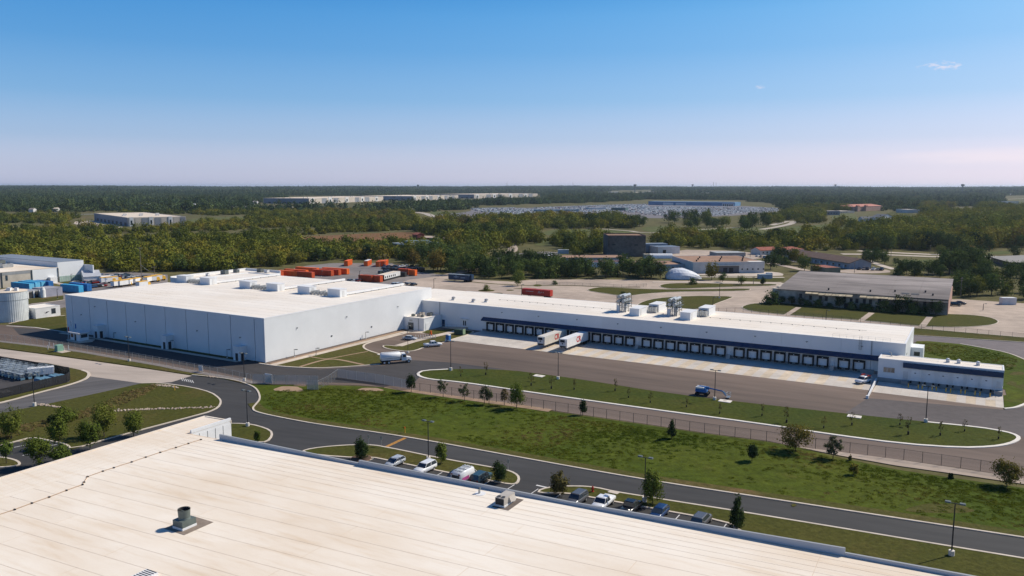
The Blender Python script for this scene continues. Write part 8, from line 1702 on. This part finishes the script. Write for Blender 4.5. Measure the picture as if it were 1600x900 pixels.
for k in range(16):
    x = gh.uniform(930, 1035) if k < 11 else gh.uniform(1040, 1150); y = gh.uniform(298.5, 303.5) if k < 11 else gh.uniform(301, 306)
    bldg('town_block', 'pale flat block of the town on the horizon', 'building', (x, y), (x + gh.uniform(6, 16), y), 60, gh.uniform(8, 14), gh.choice((FARWALL, WHITE_D, TANWALL)), gh.choice((TANROOF, WHITE_D)), group='blocks of the town on the horizon', trim=False)
def far_tower(label, px, ytop, dist, kind):
    x = (px - 800) / FPX * dist * 0.992; base = gz(x, dist) - 1; zt = CAM_H + (291 - ytop) / FPX * dist
    t = thing('water_tower' if kind != 'mast' else 'radio_mast', label, 'water tower' if kind != 'mast' else 'mast', (x, dist, base)); h = zt - base
    if kind == 'mast': obj('mast', MB().cyl(0, 0, 0, h, 1.3, .7, 6), STEEL_D, t); obj('platform', MB().cyl(0, 0, h * .8, h * .82, 2.0, n=6), STEEL_D, t)
    else:
        obj('column', MB().cyl(0, 0, 0, h - 8, 3.4, 2.6, 10), STEEL_D if kind == 'dark' else WHITE_D, t)
        obj('tank', MB().cyl(0, 0, h - 13, h - 8, 3, 9.5, 16).cyl(0, 0, h - 8, h - 3, 9.5, 9.5, 16).cyl(0, 0, h - 3, h, 9.5, 3, 16), STEEL_D if kind == 'dark' else WHITE_D, t)
far_tower('dark water tower on the horizon above the car lot', 992, 287.6, 4700, 'dark'); far_tower('dark water tower on the horizon at the far right', 1504, 286.6, 4300, 'dark'); far_tower('small dark water tower on the horizon right of the middle', 1305, 287.4, 6500, 'dark'); far_tower('dark stub of a tower on the horizon left of the middle', 653, 288.6, 6000, 'dark'); far_tower('dark stub tower on the horizon left of the twin masts', 1082, 287.6, 6500, 'dark')
for x, yt, lb in ((895, 284.5, 'thin mast on the horizon left of the dark water tower'), (1114.5, 284, 'left of the twin masts on the horizon'), (1118.5, 285, 'right of the twin masts on the horizon'), (792, 284.5, 'thin mast on the horizon above the distant warehouses')): far_tower(lb, x, yt, 5200, 'mast')
# ---- the crowded car lot: the nearest three hundred one by one, the rest too many to tell apart
LOTS = [([(736, 325.8), (800, 324.8), (835, 327), (835, 334.5), (800, 336), (770, 334), (740, 329)], .75), ([(835, 325), (930, 321), (1010, 318.8), (1013, 323), (1000, 332), (950, 332.5), (905, 332.5), (835, 333.5)], .8), ([(1000, 323), (1150, 323.5), (1215, 325.5), (1216, 331), (1160, 334), (1115, 337.5), (1060, 339), (1000, 335)], .8)]
cars = []
for poly, dens in LOTS:
    pw = [(p.x, p.y) for p in W(poly)]; x0, x1 = min(p[0] for p in pw), max(p[0] for p in pw); y0, y1 = min(p[1] for p in pw), max(p[1] for p in pw)
    ctr = Vector(((x0 + x1) / 2, (y0 + y1) / 2, 0)); rr_ = math.hypot(x1 - x0, y1 - y0) / 2
    for w_ in np.arange(-rr_, rr_, 24.0):              # double rows square to the works, lanes between
        for row in (0, 6.5):
            us = np.arange(-rr_, rr_, 3.6); q = np.array([tuple((ctr + FU * float(w_ + row) + FW * float(u))[:2]) for u in us]); q = q[in_poly(q[:, 0], q[:, 1], pw)]
            if len(q): cars += [tuple(c) for c in q[gw.random(len(q)) < dens * (1.0 if math.sin(w_ * .031) > -.6 else 0.45)]]
cars.sort(key=lambda c: math.hypot(*c)); print('lot cars', len(cars))
CP = ['white'] * 10 + ['silver'] * 4 + ['black', 'grey', 'blue', 'navy', 'red', 'tan']
for x, y in cars[:190]:
    pc_, kd_ = gc.choice(CP), gc.choice(('sedan', 'suv', 'pickup')); far_car(Vector((x, y, gz(x, y) + .05)), FA + math.pi / 2 + gc.uniform(-.06, .06), pc_, kd_, CN[pc_] + ' ' + KN[kd_] + ' in the nearest rows of the crowded car lot', 'cars in the nearest rows of the car lot')
rest = np.array(cars[190:]); CPR = [proto('lot_car', simple_car(p_, k_)) for p_ in ('white', 'silver', 'grey', 'black', 'blue', 'red', 'tan') for k_ in ('sedan', 'suv')]
pick = gw.choice(14, len(rest), p=np.array([.29, .29, .09, .09, .03, .03, .03, .03, .02, .02, .02, .02, .02, .02]))
o = scatter('parked_cars', np.stack([rest[:, 0], rest[:, 1], [gz(a, b) + .05 for a, b in rest]], 1), np.ones((len(rest), 3)), pick, CPR)
a = o.data.attributes['turn']; tv = np.zeros((len(rest), 3), np.float32); tv[:, 2] = FA + math.pi / 2 + gw.normal(0, .06, len(rest)); a.data.foreach_set('vector', tv.ravel())
# ================================================================ HAZE
hz = bpy.data.materials.new('haze'); hz.use_nodes = True; n_ = hz.node_tree.nodes; n_.remove(n_['Principled BSDF'])
pv = n_.new('ShaderNodeVolumePrincipled'); pv.inputs['Color'].default_value = (0.72, 0.85, 1.0, 1); pv.inputs['Density'].default_value = HAZE; pv.inputs['Anisotropy'].default_value = 0.3
hz.node_tree.links.new(pv.outputs[0], n_['Material Output'].inputs['Volume'])
if HAZE > 0: tag(obj('haze', MB().box(-31000, -31000, -2.0, 31000, 31000, 92.0), hz), kind='stuff')
sc.cycles.volume_step_rate = 4.0; sc.cycles.volume_bounces = 0; sc.cycles.max_bounces = 6; sc.cycles.transparent_max_bounces = 12
